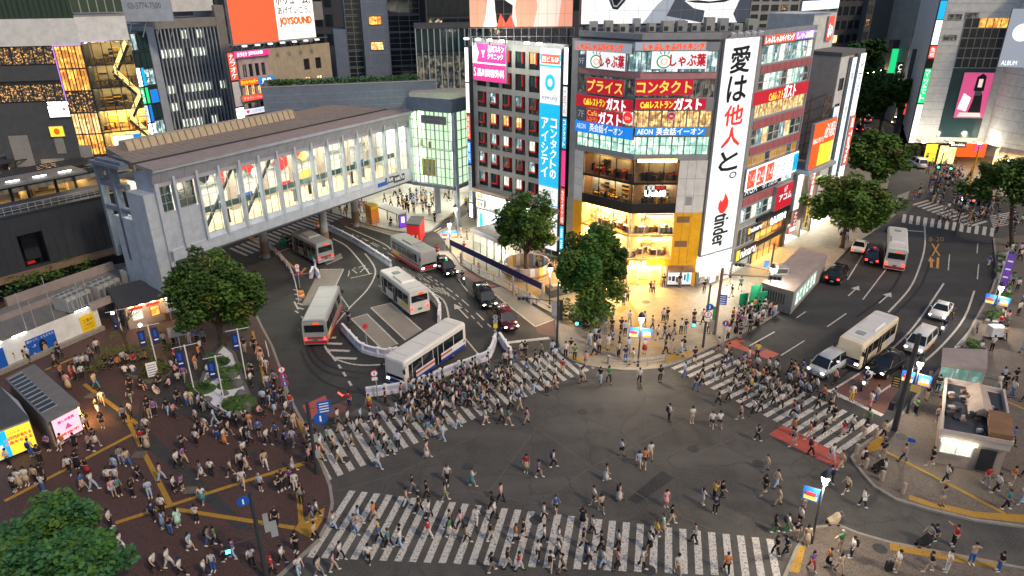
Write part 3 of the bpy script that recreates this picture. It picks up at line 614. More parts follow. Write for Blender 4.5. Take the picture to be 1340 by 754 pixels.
sign(SR,(.15,2.3,2.82,3.6),"white lettering of the orange shop right of the fold","orange_panel",[("ITANE",.05,.98,.1,.9,"glow_white",'h',.02)],.06,.06,"orange_panel",pxr=False);sign(SL,(5.9,8.3,2.82,3.6),"white lettering of the orange shop left of the fold","orange_panel",[("L'OCC",.03,.97,.1,.9,"glow_white",'h',.02)],.06,.06,"orange_panel",pxr=False)
sign(SR,(846,283,882,287),"thin white sign strip above the upper amber floor","glow_white",());sign(SR,(853,313,868,318),"small white sign above the lower amber floor","glow_white",());sign(SR,(836,210,888,215),"long amber light box in the dark red restaurant","glow_amber",())
sign(RF,(1004,48,1044,60),"red sign with white lettering on the roof edge of the red banded side","glow_scarlet",[("しゃぶしゃぶバイキング",.04,.96,.15,.85,"glow_white",'h',.03)]);sign(RF,(1045,44,1069,55),"violet edged white sign at the roof corner","glow_violet",[("しゃぶ葉",.08,.92,.12,.88,"glow_white",'h',.03)])
sign(RF,(989,117,1059,134),"red and orange restaurant band on the red banded side","glow_crimson",[("Caféレスト",.27,.52,.1,.7,"glow_yellow",'h',.03),("ガスト",.53,.75,.05,1.0,"glow_white",'h',.05)])
def cells(F,cs):
 def ex(B_,u0,u1,z0,z1,d):
  q=MB()
  for x0,x1,m in cs:panel(q,F,u0,u1,z0,z1,x0,x1,.1,.9,d,m,.015)
  part(q,"panel",B_)
 return ex
sign(RF,(979,214,1043,241),"long white sign with three red squares and blue letters","glow_white",[("24",.04,.16,.25,.75,"glow_white"),("24",.21,.33,.25,.75,"glow_white"),("24",.38,.5,.25,.75,"glow_white"),("クリニック",.56,.88,.25,.75,"ink_blue"),("4F",.92,.99,.25,.75,"ink_blue")],extra=cells(RF,((.03,.17,"glow_scarlet"),(.2,.34,"glow_scarlet"),(.37,.51,"glow_scarlet"),(.9,1.0,"glow_sky"))))
b=MB();n_=empty("shop_sign",RF.p(4,10,.1),label="dark window lettering row reading AGA under the red squares",cat="sign");b.use("frame_dark");RF.box(b,.6,9.6,9.9,11.3,-.1,.02);part(b,"face",n_);b=MB()
for k,ch in enumerate("AGA 専門治療"):
 if ch !=' ':write(b,RF,ch,.75+k*1.1,1.65+k*1.1,10.1,11.15,.04,"glow_paper")
part(b,"lettering",n_)
sign(RF,(1017,246,1037,275),"red loan office sign with white characters above the bath shop","glow_crimson",[("アコム",.2,.95,.35,.62,"glow_paper",'h',.04),("6F",.45,.65,.68,.92,"glow_paper")],.1,.5)
sign(RF,(1010,285,1028,293),"white glowing name of the bath shop on its black fascia","black_panel",[("LUSH",.02,.98,.05,.95,"glow_tube",'h',.03)],.26,.06)
sign(RF,(980,297,997,309),"upper black sign with yellow square and white lettering","black_panel",[("ninaru",.22,.98,.3,.8,"glow_white",'h',.02),("■",.02,.17,.25,.85,"glow_yellow")],.0,.3);sign(RF,(964,325,988,341),"lower black sign with yellow square and white lettering at street level","black_panel",[("ninaru",.24,.98,.2,.85,"glow_white",'h',.02),("■",.02,.19,.15,.9,"glow_yellow")],.06,.2)
sign(TS,(1.9,3.0,.2,2.0),"white poster with blue figure below the tall vertical advertisement","glow_paper",(),.48,.06,pxr=False,name="poster")
# rooftop steel, machines and the two big screens behind
SC1=Face((-5.2,91.0),(8.0,91.0));SC2=Face((8.2,88.2),(29.3,90.6))
def scr(F,r,label,base,shapes):
 u0,u1,z0,z1=r;n_=empty("advertising_screen",F.p((u0+u1)/2,z0),label=label,cat="screen");b=MB().use("black_panel");F.box(b,u0,u1,z0,z1,-.8,0);part(b,"casing",n_)
 b=MB().use(base);F.box(b,u0+.1,u1-.1,z0+.15,z1-.1,0,.05);part(b,"display",n_);b=MB()
 for k,(pts,m) in enumerate(shapes):blob(b,F,u0+.1,u1-.1,z0+.15,z1-.1,pts,.054+k*.004,m)
 b.use("frame_grey")
 for k in range(1,12):F.box(b,u0+(u1-u0)*k/12-.015,u0+(u1-u0)*k/12+.015,z0+.15,z1-.1,.1,.115)
 for k in range(1,5):F.box(b,u0+.1,u1-.1,z0+k*1.6,z0+k*1.6+.03,.1,.116)
 part(b,"picture",n_);b=MB().use("steel_dark")
 for k in range(7):
  u=u0+.5+(u1-u0-1)*k/6;F.box(b,u-.08,u+.08,26.5,z0,-.6,-.4);b.tube([F.p(u,z0,-.5),F.p(min(u+1.6,u1-.2),27.0,-.5)],.06,6)
 part(b,"support",n_)
scr(SC1,(.1,12.9,28.6,36.5),"left roof screen showing pink skin and a hand close up","glow_skinlight",[([(0,0),(.12,0),(.2,.3),(.16,.6),(0,.7)],"glow_skin"),([(.14,0),(.24,.0),(.34,.35),(.3,.8),(.2,.7)],"glow_ivory"),([(.26,.05),(.4,.05),(.42,.3),(.4,.6),(.3,.8),(.24,.4)],"ink_black"),([(.26,0),(.44,0),(.4,.18),(.35,.05),(.3,.2)],"glow_scarlet"),
 ([(.46,0),(.62,0),(.66,.3),(.6,.8),(.5,.7),(.44,.3)],"glow_skin"),([(.34,.4),(.44,.3),(.46,.7),(.38,.9)],"glow_ivory"),([(.86,0),(1,0),(1,1),(.9,.6)],"glow_skin")])
scr(SC2,(.1,SC2.L-.1,29.0,37.5),"wide roof screen showing a grey portrait and a black phone","glow_paper",[([(.36,0),(.62,.0),(.55,.5),(.44,.25)],"glow_grey"),([(.5,.1),(.72,.0),(.74,.5),(.6,.6)],"glow_dark"),([(.60,.30),(.66,.37),(.74,.39),(.80,.37),(.86,.39),(.90,.34),(.84,.20),(.74,.16),(.66,.2)],"glow_paper"),([(.60,.30),(.68,.31),(.75,.29),(.82,.31),(.9,.33),(.84,.28),(.74,.265),(.66,.275)],"ink_black"),([(.93,0),(1,0),(1,1),(.96,.5),(.9,.12)],"glow_dark"),
 ([(.12,.7),(.15,.35),(.18,.2),(.21,.19),(.25,.3),(.37,.7),(.3,1),(.12,1)],"ink_black"),([(.135,.7),(.165,.36),(.185,.23),(.205,.225),(.24,.32),(.345,.7)],"glow_grey"),([(.14,.7),(.168,.38),(.187,.25),(.203,.245),(.235,.34),(.33,.7)],"ink_black"),([(.185,.5),(.19,.4),(.21,.38),(.22,.46),(.21,.56),(.195,.58)],"glow_grey"),([(.192,.49),(.196,.43),(.207,.42),(.212,.47),(.206,.53),(.198,.54)],"glow_blue")])
r_=random.Random(3);
for k in range(16):
 u=1+k*1.75;F=SC2 if u>8.5 else SC2
 if k>11:continue
 b=MB().use("wall_grey" if k % 3 else "steel");F.box(b,u,u+r_.uniform(.7,1.3),28.27,28.27+r_.uniform(.8,1.7),.8,1.9);b.use("steel_dark");F.box(b,u+.1,u+.6,28.4,28.9,1.9,1.93)
 b.build("air_conditioner",label="grey air conditioning unit on the corner building roof under the wide screen",cat="machine",group="air conditioners under the wide screen")
b=MB().use("steel")
for F,u0,u1 in ((SC1,0,13),(SC2,0,SC2.L)):
 for z in (27.6,28.6):F.box(b,u0,u1,z,z+.06,.3,.36)
 for k in range(15):u=u0+(u1-u0)*k/14;F.box(b,u,u+.06,26.6,28.6,.28,.34)
tag(b.build("roof_railing"),"grey steel railing along the roofs below the two big screens","railing")

# ------------------------------------------------------------ grey building with red L-shaped window trims
RB=Face((-5.1,96.2),(7.4,84.5))
B=block("office_building",RB,8,"grey concrete building with red L shaped window trims and a tall blue sign")
rb_rows=[25.9-2.72*k for k in range(7)];cols=[.75+2.32*k for k in range(5)];hs=[(u,u+1.75,z-2.05,z) for u in cols for z in rb_rows]
b=MB().use("wall_grey");holes_wall(b,RB,0,16.0,7.1,26.6,hs,.35);b.use("wall_dark");body(b,RB,0.05,16.4,0,26.3,9,-.5);b.use("frame_grey");RB.box(b,0,16,26.6,27.1,-.3,.05);part(b,"wall",B)
for k in range(6):
 u=.8+k*2.1 if k<4 else 11.2+(k-4)*2;b=MB().use("steel_dark");b.tube([RB.p(u,27.1,-.1),RB.p(u,27.5,1.0),RB.p(u,27.3,1.7)],.05,6);b.use("glow_lamp");RB.box(b,u-.22,u+.22,27.05,27.25,1.5,1.9);part(b,"floodlight",B)
for u in (2.5,8.5,14.0):
 ld=bpy.data.lights.new("floodlight","POINT");ld.energy=380;ld.color=(1,.97,.82);ld.shadow_soft_size=.4;lo=bpy.data.objects.new("floodlight",ld);col.objects.link(lo);lo.location=RB.p(u,26.6,3.2)
rr=random.Random(5);lights={(3,1):"lit_warm",(3,2):"lit_warm",(3,3):"lit_warm",(1,3):"glass_dark",(2,4):"lit_dim",(5,2):"lit_dim",(4,2):"lit_white",(6,2):"lit_white",(6,3):"lit_white",(0,4):"lit_warm",(6,0):"lit_cool",(5,3):"lit_dim",(4,4):"lit_white"}
for i,z in enumerate(rb_rows):
 for j,u in enumerate(cols):
  b=MB().use(lights.get((i,j),"lit_cool" if rr.random()<.25 else "glass_teal"));RB.quad(b,u,u+1.15,z-1.35,z,-.2);b.use("glass_dark");RB.quad(b,u+1.15,u+1.75,z-1.35,z,-.22);RB.quad(b,u,u+1.75,z-2.05,z-1.35,-.22);b.use("frame_dark");RB.box(b,u,u+.05,z-2.05,z,-.2,-.1);RB.box(b,u,u+1.75,z-.05,z,-.2,-.11);RB.box(b,u+.57,u+.61,z-1.3,z-.05,-.198,-.16);RB.box(b,u+.85,u+.9,z-2.05,z-1.5,-.2,-.15)
  b.use("frame_red");RB.box(b,u+1.12,u+1.27,z-1.45,z-.02,-.198,.05)
  if i>1:RB.box(b,u+.02,u+1.12,z-1.45,z-1.27,-.198,.05)
  part(b,"window",B)
b=MB().use("wall_beige");RB.box(b,0,16.0,6.6,7.1,-.35,.9);b.use("glow_ceiling");
for k in range(12):RB.box(b,.6+k*1.2,1.3+k*1.2,6.56,6.6,.3,.7)
part(b,"canopy",B)
b=MB().use("wall_white");holes_wall(b,RB,0,16.3,0,6.58,[(6.3,15.8,.15,2.7)],.35);part(b,"shopfront",B)
room(RB,6.3,15.8,.15,2.7,3,B,"wall_white","glow_ceiling",8,floor="wall_white",stuff=("wall_white","ink_red","ink_blue","ink_yellow","wall_tan"),n=30,tables=False)
for k in range(6):window(RB,6.35+k*1.57,7.85+k*1.57,.15,2.7,B,"pane","frame_white",1,1,-.1,.05,name="shop_window")
b=MB().use("wall_pink");b.hexa([RB.p(9.5,2.75,1.6),RB.p(16,2.75,1.6),RB.p(16,3.3,.02),RB.p(9.5,3.3,.02),RB.p(9.5,2.85,1.62),RB.p(16,2.85,1.62),RB.p(16,3.45,.02),RB.p(9.5,3.45,.02)]);part(b,"awning",B)
def pinkad(B_,u0,u1,z0,z1,d):
 q=MB();panel(q,RB,u0,u1,z0,z1,.02,.98,.02,.46,d,"glow_pink",.012);blob(q,RB,u0,u1,z0,z1,[(0,.5),(.12,.5),(.2,.75),(.1,1),(0,1)],d+.016,"glow_ivory");panel(q,RB,u0,u1,z0,z1,0,1,.465,.5,d,"glow_white",.02)
 c=(u0+(u1-u0)*.33);blob(q,RB,c-.45,c+.45,z0+(z1-z0)*.64,z0+(z1-z0)*.82,[(.1,1),(.45,.35),(.45,.1),(.25,0),(.75,0),(.55,.1),(.55,.35),(.9,1)],d+.022,"glow_white");part(q,"picture",B_)
sign(RB,(622,57,665,107),"pink and white clinic billboard at the top left of the grey building","glow_pink",[("品川スキン",.48,.95,.78,.95,"glow_white",'h',.02),("クリニック",.46,.92,.6,.75,"glow_white",'h',.02),("品川美容外科",.14,.95,.13,.34,"glow_white",'h',.03),("S",.03,.1,.12,.36,"glow_white")],extra=pinkad)
def eye(B_,u0,u1,z0,z1,d):
 q=MB();P=lambda a,b_,c,e,m,t=.012:panel(q,RB,u0,u1,z0,z1,a,b_,c,e,d,m,t)
 P(.0,1,.945,.975,"glow_sky");P(.05,.95,.93,.972,"glow_scarlet",.02);P(0,1,.915,.925,"glow_sky");P(0,1,.335,.745,"glow_sky");P(0,1,.237,.243,"glow_sky");P(0,1,.125,.131,"glow_sky")
 c,z,r1=u0+(u1-u0)*.5,z0+(z1-z0)*.845,(u1-u0)*.24;n1=22
 for a in range(n1):
  A,C=2*math.pi*a/n1,2*math.pi*(a+1)/n1;q.use("glow_sky");q.poly([RB.p(c+r_*math.cos(t),z+r_*1.25*math.sin(t),d+.016) for r_,t in ((r1,A),(r1,C),(r1*.5,C),(r1*.5,A))])
 for x,y,m in ((.66,.085,"ink_red"),(.74,.1,"ink_red"),(.82,.085,"ink_gold"),(.74,.07,"ink_gold")):panel(q,RB,u0,u1,z0,z1,x,x+.08,y,y+.012,d,m,.014)
 part(q,"panel",B_)
sign(RB,(12.2,15.45,1.2,26.6),"tall blue and white contact lens sign with vertical lettering on the grey building","glow_paper",[("西ビル5F",.1,.9,.938,.965,"glow_white",'h',.03),("eyecity",.12,.88,.76,.785,"ink_grey"),("コンタクトの",.56,.88,.38,.68,"glow_white",'v',.02),("アイシティ",.1,.46,.38,.68,"glow_white",'v',.02),
     ("CONTACT",.25,.75,.305,.318,"ink_grey"),("LENS",.35,.65,.283,.296,"ink_grey"),("SPECIALISTS",.15,.85,.261,.274,"ink_grey"),("隐形眼镜",.15,.85,.2,.225,"ink_grey"),("专卖店",.25,.75,.165,.19,"ink_grey")],.06,.3,pxr=False,extra=eye,name="advertising_sign")
def stack(F,u0,u1,items,label,d=.1,th=.5):
 """one slim projecting stack of small tenant signs"""
 z1,z0=items[0][0],items[-1][1];B_=empty("tenant_sign",F.p((u0+u1)/2,z0,d),label=label,cat="sign");b=MB().use("frame_dark");F.box(b,u0,u1,z0-.1,z1+.1,d,d+th);part(b,"casing",B_)
 for a,c,m,t,ink in items:
  q=MB().use(m);F.box(q,u0+.05,u1-.05,c+.08,a-.08,d+th,d+th+.03)
  if t:write(q,F,t,u0+.15,u1-.15,c+.25,a-.25,d+th+.045,ink,'v')
  part(q,"face",B_)
stack(RB,-.75,.0,[(26.0,21.5,"glow_white","",""),(21.5,17.4,"glow_ivory","",""),(17.3,13.8,"glow_scarlet","歯科医院","glow_white"),(13.7,10.4,"glow_blue","眼科","glow_white"),(10.3,4.8,"glow_grey","美容外科クリニック","ink_black"),(4.7,2.5,"glow_paper","","")],"slim stack of tenant signs at the grey building's left corner",0,.7)
stack(RB,16.05,16.75,[(26.9,22.6,"glow_white","",""),(22.5,18.9,"glow_paper","＋皮フ科","ink_red"),(18.8,15.0,"glow_sky","コンタクト","glow_white"),(14.9,10.2,"glow_pink","",""),(10.1,5.2,"glow_scarlet","カラオケ館","glow_white"),(5.1,1.6,"glow_sky","薬店","glow_white"),(1.5,-.0,"glow_white","","")],"slim stack of white, blue, pink and red tenant signs between the two buildings",.0,.6)
b=MB().use("wall_grey");SL.box(b,-.9,0,9.4,28.0,-.5,-.05);SL.box(b,-1.0,0,.0,9.4,-.5,-.02);p_=tag(b.build("building_pier"),"narrow grey wall filling the gap between grey building and corner building","wall")
def shopad(B_,u0,u1,z0,z1,d):
 q=MB();
 for x0,x1,y0,y1,m in ((.05,.2,.15,.85,"glow_sky"),(.3,.9,.55,.8,"glow_cool"),(.3,.7,.2,.4,"glow_cool")):panel(q,RB,u0,u1,z0,z1,x0,x1,y0,y1,d,m)
 part(q,"picture",B_)
sign(RB,(.7,5.9,.9,4.0),"bright white video screen at street level of the grey building","glow_tube",(),.05,.3,pxr=False,extra=shopad,name="advertising_screen")
sign(RB,(2.6,9.3,4.6,6.4),"glowing white and green shop sign above the street level screen","glow_white",[("レンタルスペース",.06,.9,.5,.9,"ink_green",'h',.02),("フレッシュ",.2,.75,.1,.42,"ink_green",'h',.02)],.05,.3,pxr=False)
for k,(z,t) in enumerate(((5.5,"珈琲"),(4.3,"定食"))):sign(RB,(.3,1.9,z,z+1.0),("upper" if not k else "lower")+" square orange food sign left of the white and green shop sign","glow_ivory",[(t,.15,.85,.15,.85,"ink_orange",'h',.03)],.05,.25,pxr=False)
sign(RB,(9.9,12.0,3.7,5.6),"small yellow and magenta shop sign half hidden by the street tree","glow_yellow",[("♪",.2,.4,.2,.8,"glow_pink",'h'),("SALE",.45,.95,.3,.7,"glow_pink",'h',.02)],.05,.3,pxr=False)
# ------------------------------------------------------------ the long glazed footbridge from the station
BA,BB=Vector((-36.4,68.8)),Vector((-15.0,102.0));BR=Face(BA,BB)
B=block("footbridge",BR,0,"long grey elevated footbridge with tall lit windows crossing over the bus terminal","bridge")
b=MB().use("panel_white");BR.box(b,0,BR.L,6.55,7.75,-.5,0)
b.hexa([BR.p(0,7.75,0),BR.p(BR.L,7.75,0),BR.p(BR.L,7.75,-.5),BR.p(0,7.75,-.5),BR.p(0,8.25,-.32),BR.p(BR.L,8.25,-.32),BR.p(BR.L,8.25,-.5),BR.p(0,8.25,-.5)])
b.use("frame_grey")
for k in range(14):BR.box(b,2+k*2.68-.015,2+k*2.68+.015,6.56,7.74,0,.006)
part(b,"parapet",B)
b=MB().use("panel_mauve");BR.box(b,0,BR.L,14.7,15.1,-.5,-.02)
b.hexa([BR.p(-.3,15.1,-.02),BR.p(BR.L,15.1,-.02),BR.p(BR.L,15.1,-.6),BR.p(-.3,15.1,-.6),BR.p(-.3,16.5,.7),BR.p(BR.L,16.5,.7),BR.p(BR.L,16.5,-.6),BR.p(-.3,16.5,-.6)])
b.use("panel_white");BR.box(b,-.4,BR.L,16.5,16.8,-.8,.85);b.use("frame_grey")
for k in range(15):u=.6+k*2.72;b.hexa([BR.p(u,15.1,.0),BR.p(u+.04,15.1,.0),BR.p(u+.04,15.1,-.1),BR.p(u,15.1,-.1),BR.p(u,16.49,.72),BR.p(u+.04,16.49,.72),BR.p(u+.04,16.49,.5),BR.p(u,16.49,.5)])
part(b,"fascia",B)
for k in range(14):
 u=2+k*2.68;b=MB().use("panel_white");BR.box(b,u-.14,u+.14,7.76,15.6,-.32,.28);part(b,"column",B)
for k in range(-1,14):
 u0=2+k*2.68+.24 if k>=0 else .3;u1=min(2+(k+1)*2.68-.24,BR.L-.05)
 if u1-u0<.5:continue
 z0=8.25 if k>=1 else 11.9
 window(BR,u0,u1,z0,14.7,B,"pane" if k>0 else "glass_teal","frame_grey",2,3,-.42,.07)
b=MB().use("panel_white");BR.box(b,0,4.6,6.56,11.9,-.5,-.1);b.use("frame_grey")
for z in (8.3,10.1):BR.box(b,.02,4.55,z,z+.03,-.1,-.094)
for u in (1.0,3.2):BR.box(b,u,u+.03,6.6,11.85,-.1,-.095)
part(b,"cladding",B)
# the interior of the bridge: floor, far wall with a bright mural, people-high glow
b=MB().use("wall_white");BR.quad(b,2,BR.L,8.0,14.7,-9);b.use("wall_tan");b.poly([BR.p(.5,8.05,-.5),BR.p(BR.L,8.05,-.5),BR.p(BR.L,8.05,-9),BR.p(.5,8.05,-9)][::-1]);b.use("wall_white");b.poly([BR.p(.5,14.68,-.5),BR.p(BR.L,14.68,-.5),BR.p(BR.L,14.68,-9),BR.p(.5,14.68,-9)])
b.use("glow_ceiling_soft")
for k in range(18):BR.box(b,3.2+k*2.05,4.2+k*2.05,14.5,14.6,-6.2,-4.6);BR.box(b,3.2+k*2.05,4.2+k*2.05,14.5,14.6,-2.6,-1.6)
b.use("frame_grey");BR.box(b,4.6,BR.L,11.0,11.3,-8.9,-8.6);b.use("glass_teal");BR.box(b,4.6,BR.L,9.6,10.3,-3.3,-3.2)
for k in range(2):b.use("steel_dark");b.tube([BR.p(4.8+k*5.4,8.1,-.9),BR.p(9.8+k*5.4,14.6,-.9)],.2,8)
for k in range(9):b.use("ink_grey" if k % 2 else "ink_black");u=9+k*3.37;BR.box(b,u,u+.4,8.06,9.7,-2.4-k % 3,-2.15-k % 3)
for k in range(7):b.use("wall_beige");BR.box(b,7.6+k*4.9,8.5+k*4.9,8.06,14.66,-6.6,-5.8)
b.use("wall_white");b.poly([BR.p(BR.L-.06,8.05,-.5),BR.p(BR.L-.06,8.05,-9),BR.p(BR.L-.06,14.68,-9),BR.p(BR.L-.06,14.68,-.5)]);part(b,"interior",B)
b=MB();r_=random.Random(11)
for k in range(26):
 u=11+k*.62;m=r_.choice(("ink_red","ink_gold","ink_green","ink_black","ink_red","ink_white"));z=12.2+1.6*math.sin(k*.9)*.6;
 b.use(m);b.poly([BR.p(u+(.5+.3*r_.random())*math.cos(a*.785)*1.1,z+(.45+.4*r_.random())*math.sin(a*.785),-8.5+k*.004) for a in range(8)])
part(b,"mural",B)
b=MB();
for k in range(9):b.use(("ink_green","ink_white","ink_blue","glow_cool","ink_red","ink_gold")[k % 6]);BR.box(b,7.4+k*3.4,8.6+k*3.4+(k % 3)*.5,8.3,9.4+(k % 2)*.8,-7.0,-6.9)
part(b,"poster_board",B)
# roof in two slopes, the ribbed glazing along its ridge
w2=-BR.n
def rp(u,q,z):return BR.p(u,z,-q)
b=MB().use("roof_mauve");b.hexa([rp(-.4,-.85,16.6),rp(BR.L+2,-.85,16.6),rp(BR.L+2,2.1,16.6),rp(-.4,2.1,16.6),rp(-.4,-.85,16.82),rp(BR.L+2,-.85,16.82),rp(BR.L+2,2.1,17.05),rp(-.4,2.1,17.05)])
b.use("roof_brown")
b.hexa([rp(-.6,2.1,16.4),rp(BR.L-2,2.1,16.4),rp(BR.L-6,9,16.4),rp(.6,9,16.4),rp(-.6,2.1,17.15),rp(BR.L-2,2.1,17.15),rp(BR.L-6,9,17.75),rp(.6,9,17.75)])
b.use("frame_grey")
for k in range(46):u=-1.2+k*.8;b.hexa([rp(u,2.2,17.1),rp(u+.05,2.2,17.1),rp(u+.05,6.0,17.4),rp(u,6.0,17.4),rp(u,2.2,17.2),rp(u+.05,2.2,17.2),rp(u+.05,6.0,17.53),rp(u,6.0,17.53)])
part(b,"roof",B)
b=MB().use("steel_dark");BR.box(b,-.6,BR.L-2,17.06,17.2,-2.2,-2.0);part(b,"gutter",B)
b=MB().use("wall_tan");b.hexa([rp(1.4,6.2,17.4),rp(24.5,6.2,17.4),rp(24.5,8,17.4),rp(1.4,8,17.4),rp(1.4,6.6,18.5),rp(24.5,6.6,18.5),rp(24.5,7.6,18.5),rp(1.4,7.6,18.5)]);b.use("rust_steel")
for k in range(27):u=1.4+k*.88;b.hexa([rp(u,6.14,17.4),rp(u+.1,6.14,17.4),rp(u+.1,6.3,17.4),rp(u,6.3,17.4),rp(u,6.54,18.52),rp(u+.1,6.54,18.52),rp(u+.1,6.7,18.52),rp(u,6.7,18.52)])
part(b,"ridge_glazing",B)
# the end towards the station: stepped white walls and an open steel frame
b=MB().use("panel_white");b.hexa([rp(-.05,0,6.0),rp(.4,0,6),rp(.4,3.4,6.0),rp(-.05,3.4,6.0),rp(-.05,0,16.4),rp(.4,0,16.4),rp(.4,3.4,17),rp(-.05,3.4,17)])
b.hexa([rp(-1.3,.3,0),rp(-.06,.3,0),rp(-.06,3.4,0),rp(-1.3,3.4,0),rp(-1.3,.3,14.2),rp(-.06,.3,14.2),rp(-.06,3.4,14.2),rp(-1.3,3.4,14.2)]);b.hexa([rp(-1.2,3.4,0),rp(.3,3.4,0),rp(.3,7.2,0),rp(-1.2,7.2,0),rp(-1.2,3.4,11),rp(.3,3.4,11),rp(.3,7.2,11),rp(-1.2,7.2,11)])
b.use("frame_grey")
for z in (3.5,7,10.5):b.hexa([rp(-1.304,.25,z),rp(-.06,.29,z),rp(-.06,3.4,z),rp(-1.304,3.4,z),rp(-1.304,.29,z+.04),rp(-.06,.29,z+.04),rp(-.06,3.4,z+.04),rp(-1.304,3.4,z+.04)])
part(b,"end_wall",B)
b=MB().use("wall_blue")
for q in (5.6,8.4):BR.box(b,-1.2,-.5,6,16.4,-q-.5,-q)
for z in (11.5,14.2,16.6):BR.box(b,-1.1,-.6,z,z+.5,-8.4,-3.6)
BR.box(b,-1.4,.4,16.45,16.8,-9.2,-3.4)
part(b,"end_frame",B)
b=MB().use("concrete")
for u,q in ((3.5,5),(17,7),(24,3),(33,6)):p=BR.p(u,0,-q);b.cyl(p.x,p.y,0,6.55,.55,14);b.use("rust_steel");b.cyl(p.x,p.y,.6,2.4,.58,14);b.use("concrete")
part(b,"pier",B)
b=MB().use("wall_dark");BR.box(b,.3,BR.L,6.3,6.56,-9,-.1);part(b,"deck",B)
sign(BR,(496,237,509,242),"small blue plate on the footbridge parapet","ink_blue",(),.0,.05,"ink_blue")
sign(BR,(506,230,517,238),"left dark station name plate on the footbridge parapet","frame_dark",[("渋谷駅",.1,.9,.2,.8,"glow_paper")],.0,.05,"frame_dark");sign(BR,(517,227,531,236),"right dark station name plate on the footbridge parapet","frame_dark",[("SHIBUYA",.06,.94,.25,.75,"glow_paper")],.0,.05,"frame_dark")
# ------------------------------------------------------------ the glass station entrance at the bridge's far end
C0=at(596,245,6.2);GL=Face((-15.0,102.0),(C0.x,C0.y));GR=Face((C0.x,C0.y),(C0.x+2.4,C0.y+3.6))
B=block("station_entrance_building",GL,0,"glass entrance hall glowing green white beside the footbridge")
for F,n,L in ((GL,5,GL.L),(GR,2,GR.L)):
 room(F,.1,L-.05,6.3,11.5,5,B,"glow_hall_wall","glow_ceiling",4,floor="wall_white",stuff=("plaza_white","orange_panel","steel","ink_green"),n=9);room(F,.1,L-.05,11.6,17.0,5,B,"glow_hall_wall","glow_ceiling",4,floor="plaza_white",stuff=("plaza_white","orange_panel","steel","ink_red"),n=9)  # hall walls and ceiling emit by themselves, the room's brightness put into their material
 for k in range(n):
  window(F,L*k/n,L*(k+1)/n,6.2,11.55,B,"pane_tint","frame_grey",2,4,-.1,.1);window(F,L*k/n,L*(k+1)/n,11.6,17.0,B,"pane_tint","frame_grey",2,4,-.1,.1)
 b=MB().use("wall_blue");F.box(b,-.1,L+.1,17.0,18.7,-.6,.1);F.box(b,-.0,L+.05,5.8,6.2,-6,.05);part(b,"parapet",B)
b=MB().use("panel_white");GL.box(b,-.7,.25,6.2,17.0,-.5,.12);GL.box(b,GL.L-.3,GL.L+.3,0,17.0,-.9,-.3);p=GL.p(1.2,0,-5);b.cyl(p.x,p.y,0,5.8,.5);part(b,"column",B)
b=MB().use("wall_white");b.prism([(-36,116),(-16,117),(-5,117),(2,112),(4,124),(-36,124)],0,6.2);b.use("wall_grey");b.prism([(-15.5,108),(-6.2,107.5),(-5,122),(-14,122)],17.0,18.5);part(b,"wall",B)
b=MB().use("glow_ceiling_soft")
for k in range(8):
 for j in range(3):x,y=-24+k*2.2+j*.8,108.5+j*2.8-k*.2;b.box(x,x+1.1,y,y+.5,5.62,5.7)
part(b,"ceiling_light",B)
b=MB().use("wall_dark");b.prism([(-26,106),(-15,102.6),(-8.9,105.6),(-6,112),(-6,117),(-30,117)],5.72,5.79);part(b,"soffit",B)
sg=sign(GL,(2.3,6.5,15.2,16.4),"grey lettering over the glass of the station entrance hall","pane",[("SHIBUYA",.1,.9,.6,.9,"ink_grey"),("EXCEL",.2,.8,.1,.45,"ink_grey")],.0,.03,"frame_grey",pxr=False)
sign(GL,(1.6,4.0,7.4,9.9),"olive square banner behind the entrance glass","ink_gold",[("N",.4,.6,.35,.6,"ink_green")],-.6,.05,"ink_gold",pxr=False,name="banner")
# terrace wall, hedge and the tower with white fins above
TW=Face((-35.5,104.5),(-13.6,110.5));B=block("terrace_building",TW,8,"long slate blue parapet wall with green hedge behind the footbridge roof")
b=MB().use("wall_blue");TW.box(b,-1,TW.L+2,10,19.8,-9,0);b.use("frame_grey")
for z in (16.6,17.6,18.6):TW.box(b,-1,TW.L+2,z,z+.04,0,.008)
TW.box(b,-1.1,TW.L+2.1,19.8,19.95,-.5,.08);part(b,"wall",B)
def leaves(mb,c,rx,ry,rz,n,sz,mats,rng,shell=.55,flat=0,cut=None):
 """leaf clumps spread through the volume of a crown"""
 for k in range(n):
  while True:
   v=Vector((rng.uniform(-1,1),rng.uniform(-1,1),rng.uniform(-1,1)))
   if shell<v.length<1:break
  p=Vector((c[0]+v.x*rx,c[1]+v.y*ry,c[2]+v.z*rz));
  if cut and cut(p):continue
  s=sz*rng.uniform(.6,1.35);mb.use(rng.choice(mats))
  q=Matrix.Rotation(rng.uniform(0,6.28),3,'Z') @ Matrix.Rotation(rng.uniform(-.9,.9),3,'X') @ Matrix.Rotation(rng.uniform(-.6,.6),3,'Y')
  mb.add([p+q @ Vector(w_) for w_ in ((-s,-s*.45,0),(0,-s*.62,s*.12),(s,0,-.1*s),(.1*s,s*.6,s*.1),(-s*.8,s*.4,0))],[(0,1,2,3,4)])
for k,c in (("leaf_dark",(.042,.085,.015)),("leaf_mid",(.075,.150,.024)),("leaf_light",(.090,.16,.028)),("leaf_olive",(.105,.115,.022)),("leaf_cool",(.040,.13,.048)),("leaf_fresh",(.062,.165,.036)),("leaf_dry",(.13,.085,.022))):mat(k,c,.6,.25,2.5,spec=.25)
b=MB().use("leaf_dark");hr=random.Random(2)
for k in range(44):q=TW.p(.3+k*.5,20.1,-.7);leaves(b,(q.x,q.y,20.3),.5,.5,.55,60,.17,("leaf_mid","leaf_fresh","leaf_cool","leaf_fresh"),hr,0)
